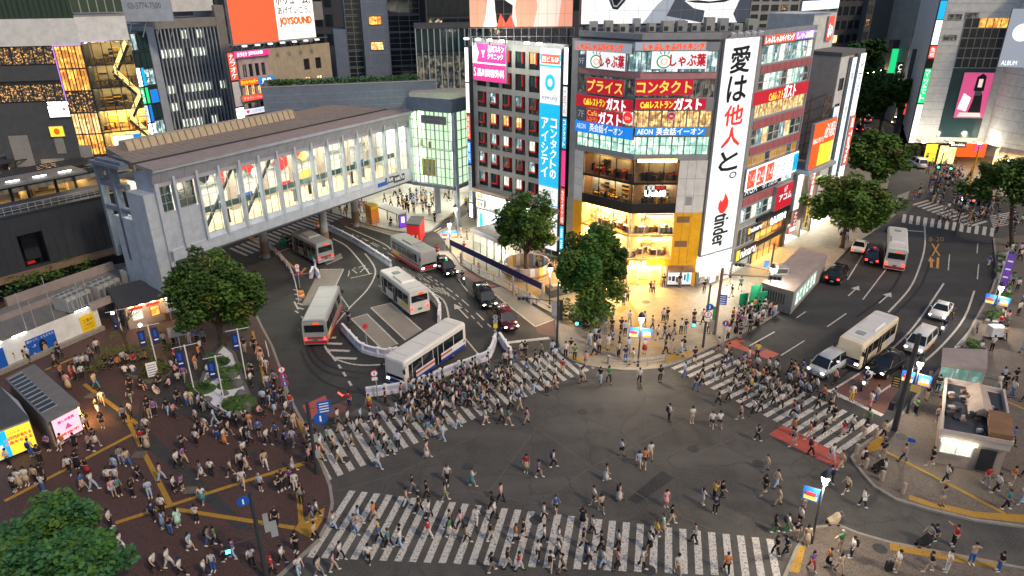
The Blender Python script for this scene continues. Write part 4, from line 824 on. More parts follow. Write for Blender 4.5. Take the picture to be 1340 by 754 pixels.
tag(b.build("hedge"),"clipped green hedge growing along the slate blue parapet","hedge")
b=MB();
for k in range(10):q=TW.p(-.5+k*.4,20,-.3);leaves(b,(q.x,q.y,20.5),.6,.6,.45,30,.15,("leaf_fresh","leaf_light","leaf_mid"),hr,0)
tag(b.build("hedge"),"bright green bushes at the left end of the slate blue parapet","hedge")
FT=Face((-14.5,111.5),(-3.4,113.0));B=block("finned_building",FT,4,"dark glass block with white vertical fins above the station entrance")
b=MB().use("wall_dark");FT.box(b,0,FT.L,16,27.3,-8,-.6);FT.box(b,-.1,FT.L+.1,27.3,27.8,-8,.1);FT.box(b,0,FT.L,23.6,23.9,-.6,-.2);part(b,"wall",B)
for k in range(12):
 u=.05+k*FT.L/12;b=MB().use("panel_white");FT.box(b,u-.07,u+.07,16.9,27.3,-.55,.2);part(b,"fin",B)
for k in range(12):
 u=.05+k*FT.L/12;
 window(FT,u,u+FT.L/12,24,27.2,B,"glass_teal","frame_dark",1,1,-.5);window(FT,u,u+FT.L/12,17,23.5,B,"lit_amber" if k in (8,9,10) else ("lit_dim" if k<8 else "lit_night"),"frame_dark",1,2,-.5)
HT=Face((-31.8,132),(-16.5,136));B=block("hotel_tower",HT,8,"blue grey hotel tower with amber lit windows in one column")
b=MB().use("wall_blue");HT.box(b,0,2.2,0,26.0,-9,0);HT.box(b,5.2,9.9,0,42,-9,0);HT.box(b,2.2,HT.L,0,42,-9.5,-1.6);b.use("wall_dark");HT.box(b,HT.L,HT.L+4,0,42,-9,-2.5);part(b,"wall",B)
for F0,F1 in ((2.3,5.1),(10.0,HT.L)):
 for k in range(7):window(HT,F0,F1,13.4+k*3.0,16.2+k*3.0,B,"glass_dark","steel",2 if F0<3 else 3,3,-1.3,.06)
for k in range(9):
 z=13.6+k*1.75*1.25 
 if k in (1,4,6,8):window(HT,6.4,8.7,z,z+1.45,B,"lit_amber" if k !=4 else "lit_warm","frame_dark",2,1,.02)
 b=MB().use("frame_grey");HT.box(b,5.25,9.85,z-.5,z-.46,.0,.006);part(b,"joint_line",B)
b=MB().use("frame_grey");
for u in (6.2,8.9):HT.box(b,u,u+.04,10,41,0,.008)
part(b,"joint_line",B);window(HT,11.2,12.8,15.2,16.7,B,"lit_amber","frame_dark",1,1,-.9)
OT=Face((-14.6,128),(-1,128));B=block("dark_tower",OT,6,"dark glass office tower with green lettering behind the finned block");b=MB().use("wall_dark");OT.box(b,0,OT.L,0,44,-9,0);part(b,"wall",B)
for k in range(5):
 for j in range(3):window(OT,.4+k*2.6,2.8+k*2.6,25.2+j*3.2,28.0+j*3.2,B,"glass_dark" if (k+j) % 4 else "lit_far","frame_dark",2,1,.03)
sign(OT,(545,29,580,37),"green lettering sign on the dark tower","black_panel",[("MAGASTA",.05,.95,.1,.9,"ink_green",'h',.04)],.05,.1,"black_panel")
# ------------------------------------------------------------ pink block with karaoke signs and its roof billboard
d1=Vector((.542,.84));JA=atY(318,100,112);JF=Face((JA.x,JA.y),(JA.x+d1.x*34,JA.y+d1.y*34))
B=block("pink_building",JF,6,"pink stone clad block of karaoke and shops under the big orange and white billboard","building")
ju=JF.uz(354,80)[0];j2=JF.uz(436,75)[0];jz=JF.uz(370,59)[1]
jr=[jz-2.0-k*2.95 for k in range(5)];hs=[]
for z in jr:
 for k in range(4):u=.6+k*(ju-.8)/4;hs.append((u,u+(ju-.8)/4*.6,z-1.9,z))
hs2=[(j2-6.2+k*2.6,j2-4.9+k*2.6,z-2.0,z-.2) for z in jr for k in range(2)]
b=MB().use("wall_pink");holes_wall(b,JF,0,ju,4,jz,hs,.4);b.use("wall_tan");holes_wall(b,JF,ju+.02,j2,4,jz,hs2,.4);b.use("wall_dark");body(b,JF,.05,j2,4,jz-.2,2.4,-.6);b.use("wall_pink");JF.box(b,0,.5,0,jz,-3,-.41)
part(b,"wall",B)
for i,h in enumerate(hs):window(JF,*h,B,"lit_warm" if i//4==1 else ("glass_dark" if i % 3 else "lit_dim"),"frame_dark",2,1,-.25)
for i,h in enumerate(hs2):window(JF,*h,B,"lit_warm" if i>1 else "glass_dark","frame_dark",2,1,-.25)
b=MB().use("frame_grey")
for k in range(8):
 for u0,u1 in ((ju+.1,j2-6.6),):JF.box(b,u0,u1,jz-1.6-k*1.6,jz-1.57-k*1.6,0,.006)
for k in range(9):u=ju+.3+k*(j2-ju-7)/9;JF.box(b,u,u+.03,jz-14,jz-.1,0,.0075)
part(b,"joint_line",B)
sign(JF,(309,62,356,71),"pink neon karaoke sign over the top windows of the pink block","glow_pink",[("カラオケ",.08,.36,.2,.8,"glow_white",'h',.03),("JOYSOUND",.4,.8,.2,.8,"glow_white",'h',.03)]);sign(JF,(317,99,341,108),"orange neon sign in the middle of the pink block","glow_orange",[("ホットペッパー",.05,.95,.2,.8,"glow_yellow",'h',.03)]);sign(JF,(341,97,362,107),"blue neon sign in the middle of the pink block","glow_blue",[("鳥貴",.2,.8,.15,.85,"glow_cool",'h',.03)])
sign(JF,(319,119,364,127),"red band sign below the neon signs of the pink block","glow_scarlet",[("クラフト・ホルモン酒場",.05,.9,.25,.75,"glow_paper")]);sign(JF,(323,136,367,144),"pale grey sign with pink heart and blue arrow on the pink block","glow_paper",[("♥",.03,.13,.2,.8,"glow_pink"),("カラオケ館ラウンジ",.2,.68,.25,.75,"ink_blue"),("→",.75,.95,.2,.8,"glow_blue")])
stack(JF,-1.7,-.3,[(jz,jz-4.2,"glow_scarlet","カラオケ","glow_white"),(jz-4.3,jz-8.2,"wall_white","",""),(jz-8.3,jz-11.6,"glow_tube","",""),(jz-11.7,jz-14.6,"glow_orange","",""),(jz-14.7,jz-18,"glow_sky","","")],"slim stack of red, white and orange signs on the pink block's left corner",-.4,.3)
u0,z0=JF.uz(304,51);u1,z1=JF.uz(413,45);JB=Face(JF.p(0,0,.0),JF.p(JF.L,0,.0))
def joy(B_,a,c,e,f,d):
 q=MB();um=a+(c-a)*.52;q.use("glow_peach");JB.box(q,a,um,e,f,d,d+.03);part(q,"panel",B_)
 s=MB().use("steel")
 for k in range(8):u=a+(c-a)*(k+.5)/8;s.tube([JB.p(u-.9,jz,-.6),JB.p(u,e,-.4)],.1,6);s.tube([JB.p(u+.9,jz,-.6),JB.p(u,e,-.4)],.1,6)
 JB.box(s,a,c,e-.25,e,-.9,.8);part(s,"support",B_)
sign(JB,(u0,u1,min(z0,z1)-.1,max(z0,z1)+9),"huge lit roof billboard half orange half white of a karaoke chain","glow_ivory",[("カラオケ",.05,.48,.52,.76,"glow_white",'h',.12),("JOYSOUND",.05,.48,.33,.49,"glow_white",'h',.12),("ボリューム、",.54,.97,.57,.72,"ink_black",'h',.03),("あげていこう。",.55,.96,.41,.53,"ink_grey",'h',.02),("JOYSOUND",.56,.96,.21,.36,"ink_orange",'h',.1)],.2,.6,pxr=False,extra=joy,name="billboard")
for k in range(7):
 u=u0+1+(u1-u0-2)*k/6;o=MB().use("steel");o.tube([JB.p(u,min(z0,z1)-.2,.8),JB.p(u,min(z0,z1)-.4,2.0)],.06,6);o.use("glow_ivory");JB.box(o,u-.35,u+.35,min(z0,z1)-.5,min(z0,z1)-.25,1.8,2.2);tag(o.build("billboard_lamp"),"lamp on a bracket lighting the karaoke roof billboard","lamp","lamps under the karaoke billboard")
b=MB().use("concrete");JF.box(b,u1+1,j2,jz,jz+3.5,-8,-4);JF.box(b,u1+2,j2+4,jz+3.5,jz+6.5,-9,-5);b.use("steel");JF.box(b,0,j2,jz+.9,jz+.96,-.3,-.24);tag(b.build("rooftop_house"),"concrete machine room on the pink block's roof right of the billboard","roof house")
# grey office building with close vertical fins
GA=atY(209,100,114);GB=atY(296,90,122);GF=Face((GA.x,GA.y),(GB.x,GB.y));B=block("finned_office_building",GF,6,"grey office building with close steel fins and rows of lit windows","building")
gz=GF.uz(250,30)[1];b=MB().use("concrete");GF.box(b,0,GF.L,gz-.2,gz+1.2,-8,.1);GF.box(b,-1.5,0,0,gz+.6,-8,.2);GF.box(b,GF.L,GF.L+1.6,0,gz+3,-8,.2);b.use("wall_dark");GF.box(b,0,GF.L,0,gz-.25,-8,-.3);b.use("wall_white");GF.box(b,.5,GF.L+.3,gz+2.2,gz+4.4,-3,-.5);part(b,"wall",B)
gr=random.Random(4);lp={0:"____w_w__",1:"_www_ww__",2:"_________",3:"ww_wwww_w",4:"ww_wwwww_",5:"w_www_w__",6:"w________"}
for i in range(7):
 for j in range(9):window(GF,.15+j*GF.L/9,(j+1)*GF.L/9-.1,gz-1.9-i*2.75,gz-.5-i*2.75,B,"lit_white" if lp[i][j]=='w' else "glass_dark","frame_dark",2,1,-.2)
for j in range(19):u=j*GF.L/18;b=MB().use("panel_white");GF.box(b,u-.09,u+.09,4,gz-.25,-.28,.35);part(b,"fin",B)
# dark teal slab building with the column of coloured signs
TA=atY(178,100,108);TB=atY(206,95,112);TF=Face((TA.x,TA.y),(TB.x,TB.y));tz=TF.uz(188,36)[1];B=block("slim_glass_building",TF,3,"slim dark teal glass building carrying a column of coloured tenant signs","building")
b=MB().use("wall_dark");TF.box(b,0,TF.L,0,tz,-8,-.1);b.use("panel_white");TF.box(b,TF.L,TF.L+1.5,0,tz+.5,-8,.1);part(b,"wall",B)
for i in range(7):
 for j in range(2):window(TF,.1+j*TF.L/2,(j+1)*TF.L/2-.05,tz-2.6-i*2.6,tz-.2-i*2.6,B,"glass_teal" if (i+j) % 3 else "lit_cool","frame_dark",2,1,-.05)
stack(TF,.0,1.1,[(tz-5,tz-7.8,"glow_tube","",""),(tz-7.9,tz-10.4,"glow_green","焼肉","glow_white"),(tz-10.5,tz-13.2,"glow_cool","居酒","ink_blue"),(tz-13.3,tz-15.0,"glow_tube","",""),(tz-15.1,tz-17.2,"glow_orange","串揚","glow_white"),(tz-17.3,tz-19.2,"glow_pink","歌","glow_white")],"left column of stacked coloured tenant signs on the slim teal building",-.1,.5)
stack(TF,1.3,1.9,[(tz-5,tz-7.8,"glow_sky","",""),(tz-7.9,tz-10.4,"glow_green","",""),(tz-10.5,tz-13.2,"glow_blue","",""),(tz-13.3,tz-15.0,"glow_white","",""),(tz-15.1,tz-17.2,"glow_orange","",""),(tz-17.3,tz-19.2,"glow_pink","","")],"right narrower column of stacked coloured tenant signs on the slim teal building",-.0,.4)
u,z=TF.L*.45+.6,tz-17;sign(TF,(u,u+1.6,z,z+1.8),"square orange shop sign right of the coloured sign columns","glow_peach",(),.0,.2,pxr=False);sign(TF,(u,u+1.5,z+6.5,z+8.5),"square blue window sign right of the coloured sign columns","glow_blue",(),.0,.1,pxr=False)
b=MB().use("panel_white");q=atY(190,12,109);Q=Face((q.x-3.6,109),(q.x+3.9,110));Q.box(b,0,Q.L,q.z-1.2,q.z+6,-.4,0);b.use("steel");
for k in range(4):b.tube([Q.p(.6+k*2,q.z-3.4,-.6),Q.p(1.6+k*2,q.z-1.2,-.3)],.08,6)
n_=b.build("billboard");tag(n_,"white roof billboard with faint grey telephone number above the slim teal building","sign");b=MB();write(b,Q,"03-5774-7500",1.6,6.2,q.z+.55,q.z+1.4,.03,"ink_grey");b.build("lettering",n_)
# ------------------------------------------------------------ glass shopping block with zigzag escalators at the far left
KC=atY(110,60,100);KB_=atY(176,60,103);KR=Face((KC.x,KC.y),(KB_.x,KB_.y));KL_=atY(-25,80,97);KL=Face((KL_.x,KL_.y),(KC.x,KC.y));kz=KR.uz(140,48)[1]
B=block("shopping_building",KR,2,"large dark shopping block with amber glass and zigzag lit escalators","building")
b=MB().use("wall_white");KR.box(b,0,KR.L,kz,kz+3.2,-6,.1);KL.box(b,2.5,KL.L+.1,kz-.4,kz+3.0,-6,.12);b.use("wall_dark");KL.box(b,0,KL.L,3,kz-.4,-6,-.6);KR.box(b,0,KR.L,3,7,-6,-.1);KR.box(b,0,KR.L,3,kz,-6,-3.4)
KL.box(b,0,KL.L-3.4,kz-4.9,kz-2.9,-.6,0);KL.box(b,0,KL.L-3.4,3,kz-7.8,-.6,0);b.use("concrete")
for u,z,w_,h in ((1,13,2.4,4.4),(4.2,9.6,3.0,4.3),(6.6,14.6,1.2,3.2),(7.6,8,3.4,3.4),(9.5,12.6,1.6,3),(.4,8.4,2.4,3.2)):
 if u+w_<KL.L:KL.box(b,u,u+w_,z-3,z+h-3,0,.06)
KR.box(b,0,KR.L,kz+3.2,kz+3.4,-6,.15);part(b,"wall",B)
for k in range(7):
 w_=(KL.L-3.4)/7
 for z in (kz-2.8,kz-7.7):window(KL,k*w_,(k+1)*w_,z,z+2.3,B,"lit_night","frame_dark",1,1,-.3)
for k in range(4):
 w_=3.4/4
 for i in range(5):window(KL,KL.L-3.4+k*w_,KL.L-3.4+(k+1)*w_,kz-.45-(i+1)*3.0,kz-.5-i*3.0,B,("lit_amber","lit_amber","lit_night","lit_warm","lit_amber")[i],"frame_dark",2,1,-.1)
for i in range(5):
 z1=kz-.05-i*3.1;room(KR,.05,KR.L-.05,z1-3.0,z1-.1,3.0,B,"wall_tan","glow_warm" if i<3 else "glow_ceiling_warm",6,stuff=("wood","ink_black","wall_tan","orange_panel"),n=12)
 for k in range(5):window(KR,k*KR.L/5,(k+1)*KR.L/5,z1-3.05,z1,B,"pane_smoke","frame_dark",1,1,-.05,.06)
b=MB()
for (a,z),(c,e) in ((((.92,.97),(.55,.72))),((.55,.72),(.98,.50)),((.98,.50),(.66,.30)),((.66,.30),(1.0,.12)),((.7,.14),(1.0,.05))):
 H=15.5
 for dz in (0,.35,.7):b.use("glow_stair");b.tube([KR.p(a*KR.L,kz-H+z*H+dz,-.9),KR.p(c*KR.L,kz-H+e*H+dz,-.9)],.07,6)
 b.use("steel_dark");b.tube([KR.p(a*KR.L,kz-H+z*H-.2,-1.3),KR.p(c*KR.L,kz-H+e*H-.2,-1.3)],.4,6)
part(b,"escalator",B)
b=MB().use("glow_violet");KL.box(b,KL.L-3.4,KL.L,kz-.48,kz-.38,.12,.2);KR.box(b,0,KR.L*.55,kz-.08,kz,.1,.18);KL.box(b,KL.L-3.5,KL.L-3.38,kz-9,kz-.4,.02,.1);part(b,"light_band",B)
for k in range(7):window(KR,k*KR.L/7+.1,(k+1)*KR.L/7,3.2,6.7,B,"lit_shop" if k % 2 else "lit_amber","frame_dark",1,1,.03);window(KL,KL.L-9+k*1.25,KL.L-8+k*1.25,3.2,5.6,B,"lit_amber" if k % 3 else "lit_shop","frame_dark",1,1,.1)
for k in range(6):window(KR,k*KR.L/6,(k+1)*KR.L/6,kz+3.6,kz+8,B,"glass_green","frame_grey",1,1,-.4)
for k in range(10):w_=KL.L/10;window(KL,k*w_,(k+1)*w_,kz+3.0,kz+6,B,"glass_green","frame_dark",2,1,-.4);window(KL,k*w_,(k+1)*w_,kz+6.1,kz+9,B,"lit_white" if k in (0,1,3,4,5,8) else "glass_dark","frame_dark",2,1,-.4)
sign(KL,(66,132,93,147),"white lit guide board on the dark shopping block","glow_tube",[("■",.7,.85,.5,.8,"glow_pink"),("●",.1,.16,.6,.75,"ink_grey"),("●",.66,.74,.2,.4,"ink_red")],.1,.2);sign(KL,(64,127,92,131),"small white name lettering above the white guide board","black_panel",[("TOKYU PLAZA",.02,.98,.05,.95,"glow_tube",'h',.02)],.1,.08,"black_panel")
sign(KL,(67,159,86,173),"small yellow lit picture board low on the dark shopping block","glow_yellow",[("●",.3,.7,.2,.8,"glow_orange")],.1,.2)
q=atY(170,181,92);Q=Face((q.x-4.0,90),(q.x+3.2,94));sign(Q,(150,171,188,189),"long white and blue lit sign at the end of the footbridge roof","glow_ivory",[("◎",.78,.95,.2,.8,"glow_white")],.0,.3,extra=lambda B_,a,c,e,f,d:part(Q.box(MB().use("glow_blue"),a+(c-a)*.73,c-.05,e+.05,f-.05,d,d+.02),"panel",B_))
# ------------------------------------------------------------ the railway station at the left: dark wall, canopies, annex, hoarding
SA=Face((-48-.62*60,84-.785*60),(-47.6,84.5));L0=SA.L
B=block("station_building",SA,L0-12,"dark ribbed wall of the railway station with a square opening left of the footbridge","building")
oa=SA.uz(27,320)[0];ob=SA.uz(60,312)[0]
b=MB().use("wall_station");holes_wall(b,SA,0,L0+6,2.6,10.1,[(oa,ob,3.9,7.8)],.5);b.use("frame_dark");SA.box(b,0,L0+6,0,10.0,-7,-3.5);SA.box(b,0,L0+6,10.1,10.3,-.8,.15);part(b,"wall",B)
b=MB().use("steel_dark")
for k in range(40):u=L0-34+k*1.05;SA.box(b,u,u+.07,2.62,9.0,0,.09) if not oa-.1<u<ob else None
part(b,"rib",B)
b=MB().use("rust_steel");SA.box(b,0,ob+8,3.1,3.7,.1,1.0);part(b,"ledge",B)
b=MB().use("steel");
for k in range(60):u=L0-42+k*.8;SA.box(b,u,u+.05,10.3,11.2,-.1,-.05)
for z in (10.7,11.2):SA.box(b,L0-44,L0+5,z,z+.05,-.1,-.05)
part(b,"railing",B)
b=MB().use("wall_station");SA.box(b,oa+1,oa+2.6,3.9,6.8,-3.4,-2.6);b.use("frame_red");SA.box(b,oa+.6,oa+1.4,3.92,4.15,-1.5,-1.1);part(b,"store",B)
# platforms, tracks and canopies behind the wall
b=MB().use("wall_dark");SA.box(b,0,L0+8,5.0,6.4,-40,-7.1);tag(b.build("railway_deck",kind="structure"))
for k,(d0,d1_,z,lab) in enumerate(((-15,-10,11.0,"pale platform canopy with a row of bright tube lights behind the station wall"),(-24,-20,9.6,"second dark platform canopy farther behind the station wall"))):
 n_=empty("platform_canopy",SA.p(L0-12,6.4,d1_),label=lab,cat="canopy");b=MB().use("roof_grey" if not k else "wall_dark");SA.box(b,0,L0-1,z,z+.25,d0,d1_);part(b,"roof",n_)
 b=MB().use("steel_dark");
 for j in range(9):SA.box(b,L0-46+j*5.2,L0-45.7+j*5.2,6.4,z,(d0+d1_)/2-.15,(d0+d1_)/2+.15)
 part(b,"post",n_)
 if not k:
  for j in range(7):u=L0-22+j*3.0;b=MB().use("glow_tube");SA.box(b,u,u+1.5,z+.42,z+.52,d1_-1.2,d1_-1.0);b.use("steel");SA.box(b,u+.1,u+.2,z+.25,z+.42,d1_-1.15,d1_-1.05);SA.box(b,u+1.3,u+1.4,z+.25,z+.42,d1_-1.15,d1_-1.05);part(b,"tube_light",n_)
for k,(d0,z,lab) in enumerate(((-16.5,10.6,"near dark steel lattice roof over the railway"),(-25,10.8,"far dark steel lattice roof over the railway"))):
 n_=empty("lattice_roof",SA.p(L0-14,6.4,d0),label=lab,cat="roof");b=MB().use("steel_dark")
 for j in range(34):u=L0-34+j*1.1;SA.box(b,u,u+.16,z,z+.16,d0-4,d0)
 for j in range(5):SA.box(b,L0-35,L0+4,z+.17,z+.33,d0-4+j,d0-3.82+j)
 part(b,"lattice",n_);b=MB().use("steel_dark")
 for j in range(6):SA.box(b,L0-30+j*6,L0-29.7+j*6,6.4,z,d0-2.2,d0-1.9)
 part(b,"post",n_)
n_=empty("elevated_walkway",SA.p(L0-6,6.4,-31),label="lit elevated walkway with glass rail below the shopping block",cat="walkway");b=MB().use("concrete");SA.box(b,L0-30,L0+18,8.0,8.6,-22.5,-19.5);part(b,"deck",n_)
b=MB().use("glass_teal");SA.box(b,L0-30,L0+18,8.62,9.5,-19.6,-19.5);b.use("steel");SA.box(b,L0-30,L0+18,9.5,9.56,-19.62,-19.48);part(b,"railing",n_)
b=MB().use("lit_shop");
for k in range(12):SA.box(b,L0-28+k*3.6,L0-25.6+k*3.6,8.7,10.4,-22.6,-22.4) if k % 3 else None
part(b,"shop_window",n_);b=MB().use("glow_amber")
for k in range(16):SA.box(b,L0-24+k*2.5,L0-23.2+k*2.5,7.9,7.98,-22,-20)
part(b,"lamp",n_);b=MB().use("concrete")
for k in range(7):SA.box(b,L0-24+k*6,L0-23+k*6,6.4,8,-22,-21)
part(b,"pier",n_)
b=MB().use("wall_dark");SA.box(b,L0-35,L0+22,6.4,9.6,-32,-31.4);tag(b,None) if False else None
o=b.build("back_wall",label="dark wall with amber lit openings under the shopping block",cat="wall")
for k in range(15):u=L0-34+k*2.9;b=MB().use("lit_amber" if k % 2 else "lit_shop");SA.box(b,u+10,u+11.9,6.6,8.6+(k % 3)*.4,-31.39,-31.3);b.build("window",o)
# annex roof with air conditioners
b=MB().use("roof_grey");q=[at(*p,2.9) for p in ((-60,455),(0,432),(118,388),(142,372),(236,346),(200,330),(120,344),(0,395),(-70,420))];b.prism([(p.x,p.y) for p in q],0,2.7)
B=b.build("station_annex",label="low concrete annex roof with machinery between hoarding and station wall",cat="building")
b=MB().use("roof_mauve")
for a,c,hgt_ in (((10,392),(150,345),.9),((0,412),(120,368),.5),((120,398),(212,364),.7)):
 A_,C_=at(*a,2.9),at(*c,2.9);Q=Face((A_.x,A_.y),(C_.x,C_.y));Q.box(b,0,Q.L,2.7,2.7+hgt_,-.5,0)
part(b,"parapet",B)
k=0
for a,c,n1,n2,lab in (((90,402),(122,388),5,2,"left"),((131,386),(160,373),4,2,"middle"),((180,366),(208,352),5,2,"right")):
 A_,C_=at(*a,2.9),at(*c,2.9);Q=Face((A_.x,A_.y),(C_.x,C_.y));w_=Q.L/n1
 for i in range(n1):
  for j in range(n2):
   n_=empty("air_conditioner",Q.p((i+.5)*w_,2.7,-1.1*j),label=f"pale outdoor air conditioning unit in the {lab} block on the annex roof",cat="machine",group=f"air conditioners in the {lab} block on the annex roof")
   b=MB().use("wall_grey");Q.box(b,i*w_+.04,(i+1)*w_-.04,2.75,4.25,-1.1*(j+1)+.05,-1.1*j);part(b,"casing",n_)
   b=MB().use("ink_grey");Q.box(b,i*w_+.1,(i+1)*w_-.1,2.85,3.9,-1.1*j,-1.1*j+.015);p=Q.p((i+.5)*w_,0,-1.1*j-.55);b.cyl(p.x,p.y,4.25,4.33,w_*.36,12);part(b,"grille",n_)
b=MB();hr=random.Random(8)
for k in range(16):q=at(14+k*8+hr.uniform(-4,4),372-k*2.6+hr.uniform(-8,8),3);leaves(b,(q.x,q.y,3.3),1.0,1.0,.8,60,.14,("leaf_dark","leaf_dark","leaf_dark","leaf_mid"),hr,0)
tag(b.build("overgrown_bush"),"dark overgrown bushes below the ledge of the station wall","bush")
# white hoarding with posters and tube lights
HA,HB_=at(-60,508),at(134,426);HF=Face((HA.x,HA.y),(HB_.x,HB_.y))
b=MB().use("wall_white");HF.box(b,0,HF.L,ZP,3.0,-.15,0);o=b.build("hoarding_wall",label="white hoarding wall with blue and yellow posters along the plaza",cat="wall")
b=MB().use("kerb");HF.box(b,0,HF.L,ZP,.55,.01,.5);b.build("ledge",o)
def girl(B_,u0,u1,z0,z1,d):
 q=MB();P=lambda pts,m,e:blob(q,HF,u0,u1,z0,z1,pts,d+e,m)
 P([(.44,.0),(.7,.0),(.68,.3),(.5,.34)],"ink_white",.004);q.use("ink_black");q.poly([HF.p(u0+(u1-u0)*(.52+.13*math.cos(a*.39)),z0+(z1-z0)*(.52+.3*math.sin(a*.39)),d+.008) for a in range(16)]);q.use("wall_beige");q.poly([HF.p(u0+(u1-u0)*(.56+.08*math.cos(a*.39)),z0+(z1-z0)*(.42+.17*math.sin(a*.39)),d+.012) for a in range(16)])
 P([(.08,0),(.3,0),(.34,.25),(.2,.42),(.06,.25)],"ink_yellow",.006);part(q,"picture",B_)
sign(HF,(33,430,77,465),"blue poster with a dark haired head and yellow shape on the white hoarding","ink_blue",[("誰かって、ともだちだ",.05,.95,.84,.95,"ink_white")],0,.04,"frame_white",name="poster",extra=girl)
sign(HF,(-30,452,10,484),"plain blue poster at the frame's left end of the white hoarding","ink_blue",(),0,.04,"frame_white",name="poster");sign(HF,(105,405,125,430),"yellow poster with dark lines of writing on the white hoarding","ink_yellow",[("工事中",.15,.85,.6,.8,"ink_black"),("ご迷惑を",.15,.85,.4,.52,"ink_black"),("おかけします",.15,.85,.22,.34,"ink_black")],0,.04,"ink_yellow",name="poster")
for x0,x1,lab in ((-22,-6,"leftmost"),(16,33,"left"),(99,114,"right")):
 u0=HF.uz(x0,440)[0] if x0<90 else HF.uz(x0,410)[0];b=MB().use("glow_tube");HF.box(b,u0,u0+1.3,3.05,3.16,.1,.2);b.use("steel");HF.box(b,u0+.5,u0+.6,2.9,3.05,0,.15);tag(b.build("tube_lamp"),f"{lab} white tube lamp on top of the white hoarding","lamp")
pole=lambda x,y,z0,z1,r,m="steel":MB().use(m).cyl(x,y,z0,z1,r,8)
for k,(a,h_) in enumerate((((36,430),7),((48,425),5),((72,415),8),((118,396),6),((108,400),6.5))):p=at(*a,2.7);tag(pole(p.x,p.y,2.7,2.7+h_*.62,.035).build("scaffold_pole"),"thin steel pole rising behind the white hoarding","pole","thin poles behind the white hoarding")
# the lit kiosk at the hoarding's end
KA,KB2=at(170,428),at(232,411);KF=Face((KA.x,KA.y),(KB2.x,KB2.y));B=block("food_kiosk",KF,2,"small kiosk with dark roof and warm lamps under its eave behind the bare tree","kiosk")
b=MB().use("wall_beige");holes_wall(b,KF,0,KF.L,ZP,3.0,[(.5,1.6,1.0,2.2),(2.3,3.3,.9,2.1)],.2);b.use("wall_dark");KF.box(b,0,KF.L,ZP,3.0,-3.6,-1.2);KF.box(b,-.1,0,ZP,3,-3.6,0);part(b,"wall",B)
b=MB().use("steel_dark");b.hexa([KF.p(-.6,3.0,.9),KF.p(KF.L+.5,3.0,.9),KF.p(KF.L+.5,3.1,-3.8),KF.p(-.6,3.1,-3.8),KF.p(-.6,3.2,.9),KF.p(KF.L+.5,3.2,.9),KF.p(KF.L+.5,3.9,-3.8),KF.p(-.6,3.9,-3.8)]);part(b,"roof",B)
b=MB().use("glow_warm")
for k in range(5):KF.box(b,.2+k*1.1,.7+k*1.1,2.86,2.96,.3,.7)
part(b,"lamp",B);window(KF,.5,1.6,1.0,2.2,B,"lit_white","frame_white",2,1,-.1);window(KF,2.3,3.3,.9,2.1,B,"lit_amber","frame_red",1,1,-.1)
b=MB().use("ink_red");KF.box(b,.45,1.7,2.25,2.5,.0,.04);KF.box(b,2.1,3.4,2.25,2.5,0,.04);b.use("wood");KF.box(b,3.6,KF.L,ZP,1.1,0,.5);part(b,"counter",B)
tag(MB().use("glow_lamp").ball((KF.p(-1.2,2.6,.2)),.18).build("lamp"),"round white lamp at the kiosk's left corner","lamp")
# two low exhibit pavilions with lit advertising walls at the left edge
A_,B2,C_,D_=at(5,489,2.9),at(44,470,2.9),at(103,523,2.9),at(59,545,2.9)
B=empty("bus_shelter_pavilion",((A_.x+C_.x)/2,(A_.y+C_.y)/2,ZP),label="low pavilion with slatted skylight roof and pink lit poster on its end",cat="pavilion")
pf=lambda P,z:[(p.x,p.y) for p in P]
b=MB().use("roof_grey");b.prism([(p.x,p.y) for p in (A_,B2,C_,D_)],2.7,2.95);part(b,"roof",B)
ix=lambda s,t:A_.lerp(D_,s).lerp(B2.lerp(C_,s),t)
b=MB().use("glass_dark");b.prism([(p.x,p.y) for p in (ix(.06,.05),ix(.06,.5),ix(.86,.5),ix(.86,.05))],2.955,2.985);b.use("steel")
for k in range(11):s=.06+k*.08;b.prism([(p.x,p.y) for p in (ix(s,.04),ix(s,.51),ix(s+.008,.51),ix(s+.008,.04))],2.99,3.06)
part(b,"skylight",B)
b=MB().use("wall_beige");b.prism([(p.x,p.y) for p in (ix(.03,.05),ix(.03,.95),ix(.95,.95),ix(.95,.05))],ZP,2.69);part(b,"wall",B)
PF=Face((ix(.97,.06).x,ix(.97,.06).y),(ix(.97,.94).x,ix(.97,.94).y))
sign(PF,(.1,PF.L-.1,.5,2.65),"pink lit poster with a red crown shape on the pavilion's end wall","glow_rose",[("推しの祭典",.2,.8,.72,.84,"glow_pink","h",.02),("▲",.38,.66,.4,.62,"glow_pink"),("開催中",.18,.85,.18,.28,"glow_scarlet","h",.02)],.0,.12,"frame_dark",name="poster",pxr=False)
RS=Face((ix(.96,.98).x,ix(.96,.98).y),(ix(.1,.98).x,ix(.1,.98).y));b=MB().use("glow_amber");RS.box(b,.1,2.6,.5,2.4,0,.04);o=part(b,"light_box",B)
E_,F_,G_,H_=at(-60,470,2.9),at(0,500,2.9),at(36,540,2.9),at(-60,575,2.9);ec=(E_+F_+G_+H_)/4
B=empty("booth",((F_.x+G_.x)/2-2,(F_.y+G_.y)/2,ZP),label="dark roofed booth with yellow and blue advertising wall at the plaza's edge",cat="booth");b=MB().use("wall_dark");b.prism([(p.x,p.y) for p in (E_,F_,G_,H_)],2.7,2.9);b.use("steel");b.prism([(p.x,p.y) for p in (F_,G_,F_.lerp(G_,.5)+Vector((.25,.1,0)))],2.9,2.95);part(b,"roof",B);b=MB().use("concrete");b.prism([(p.x+(ec.x-p.x)*.06,p.y+(ec.y-p.y)*.06) for p in (E_,F_,G_,H_)],ZP,2.69);part(b,"wall",B)
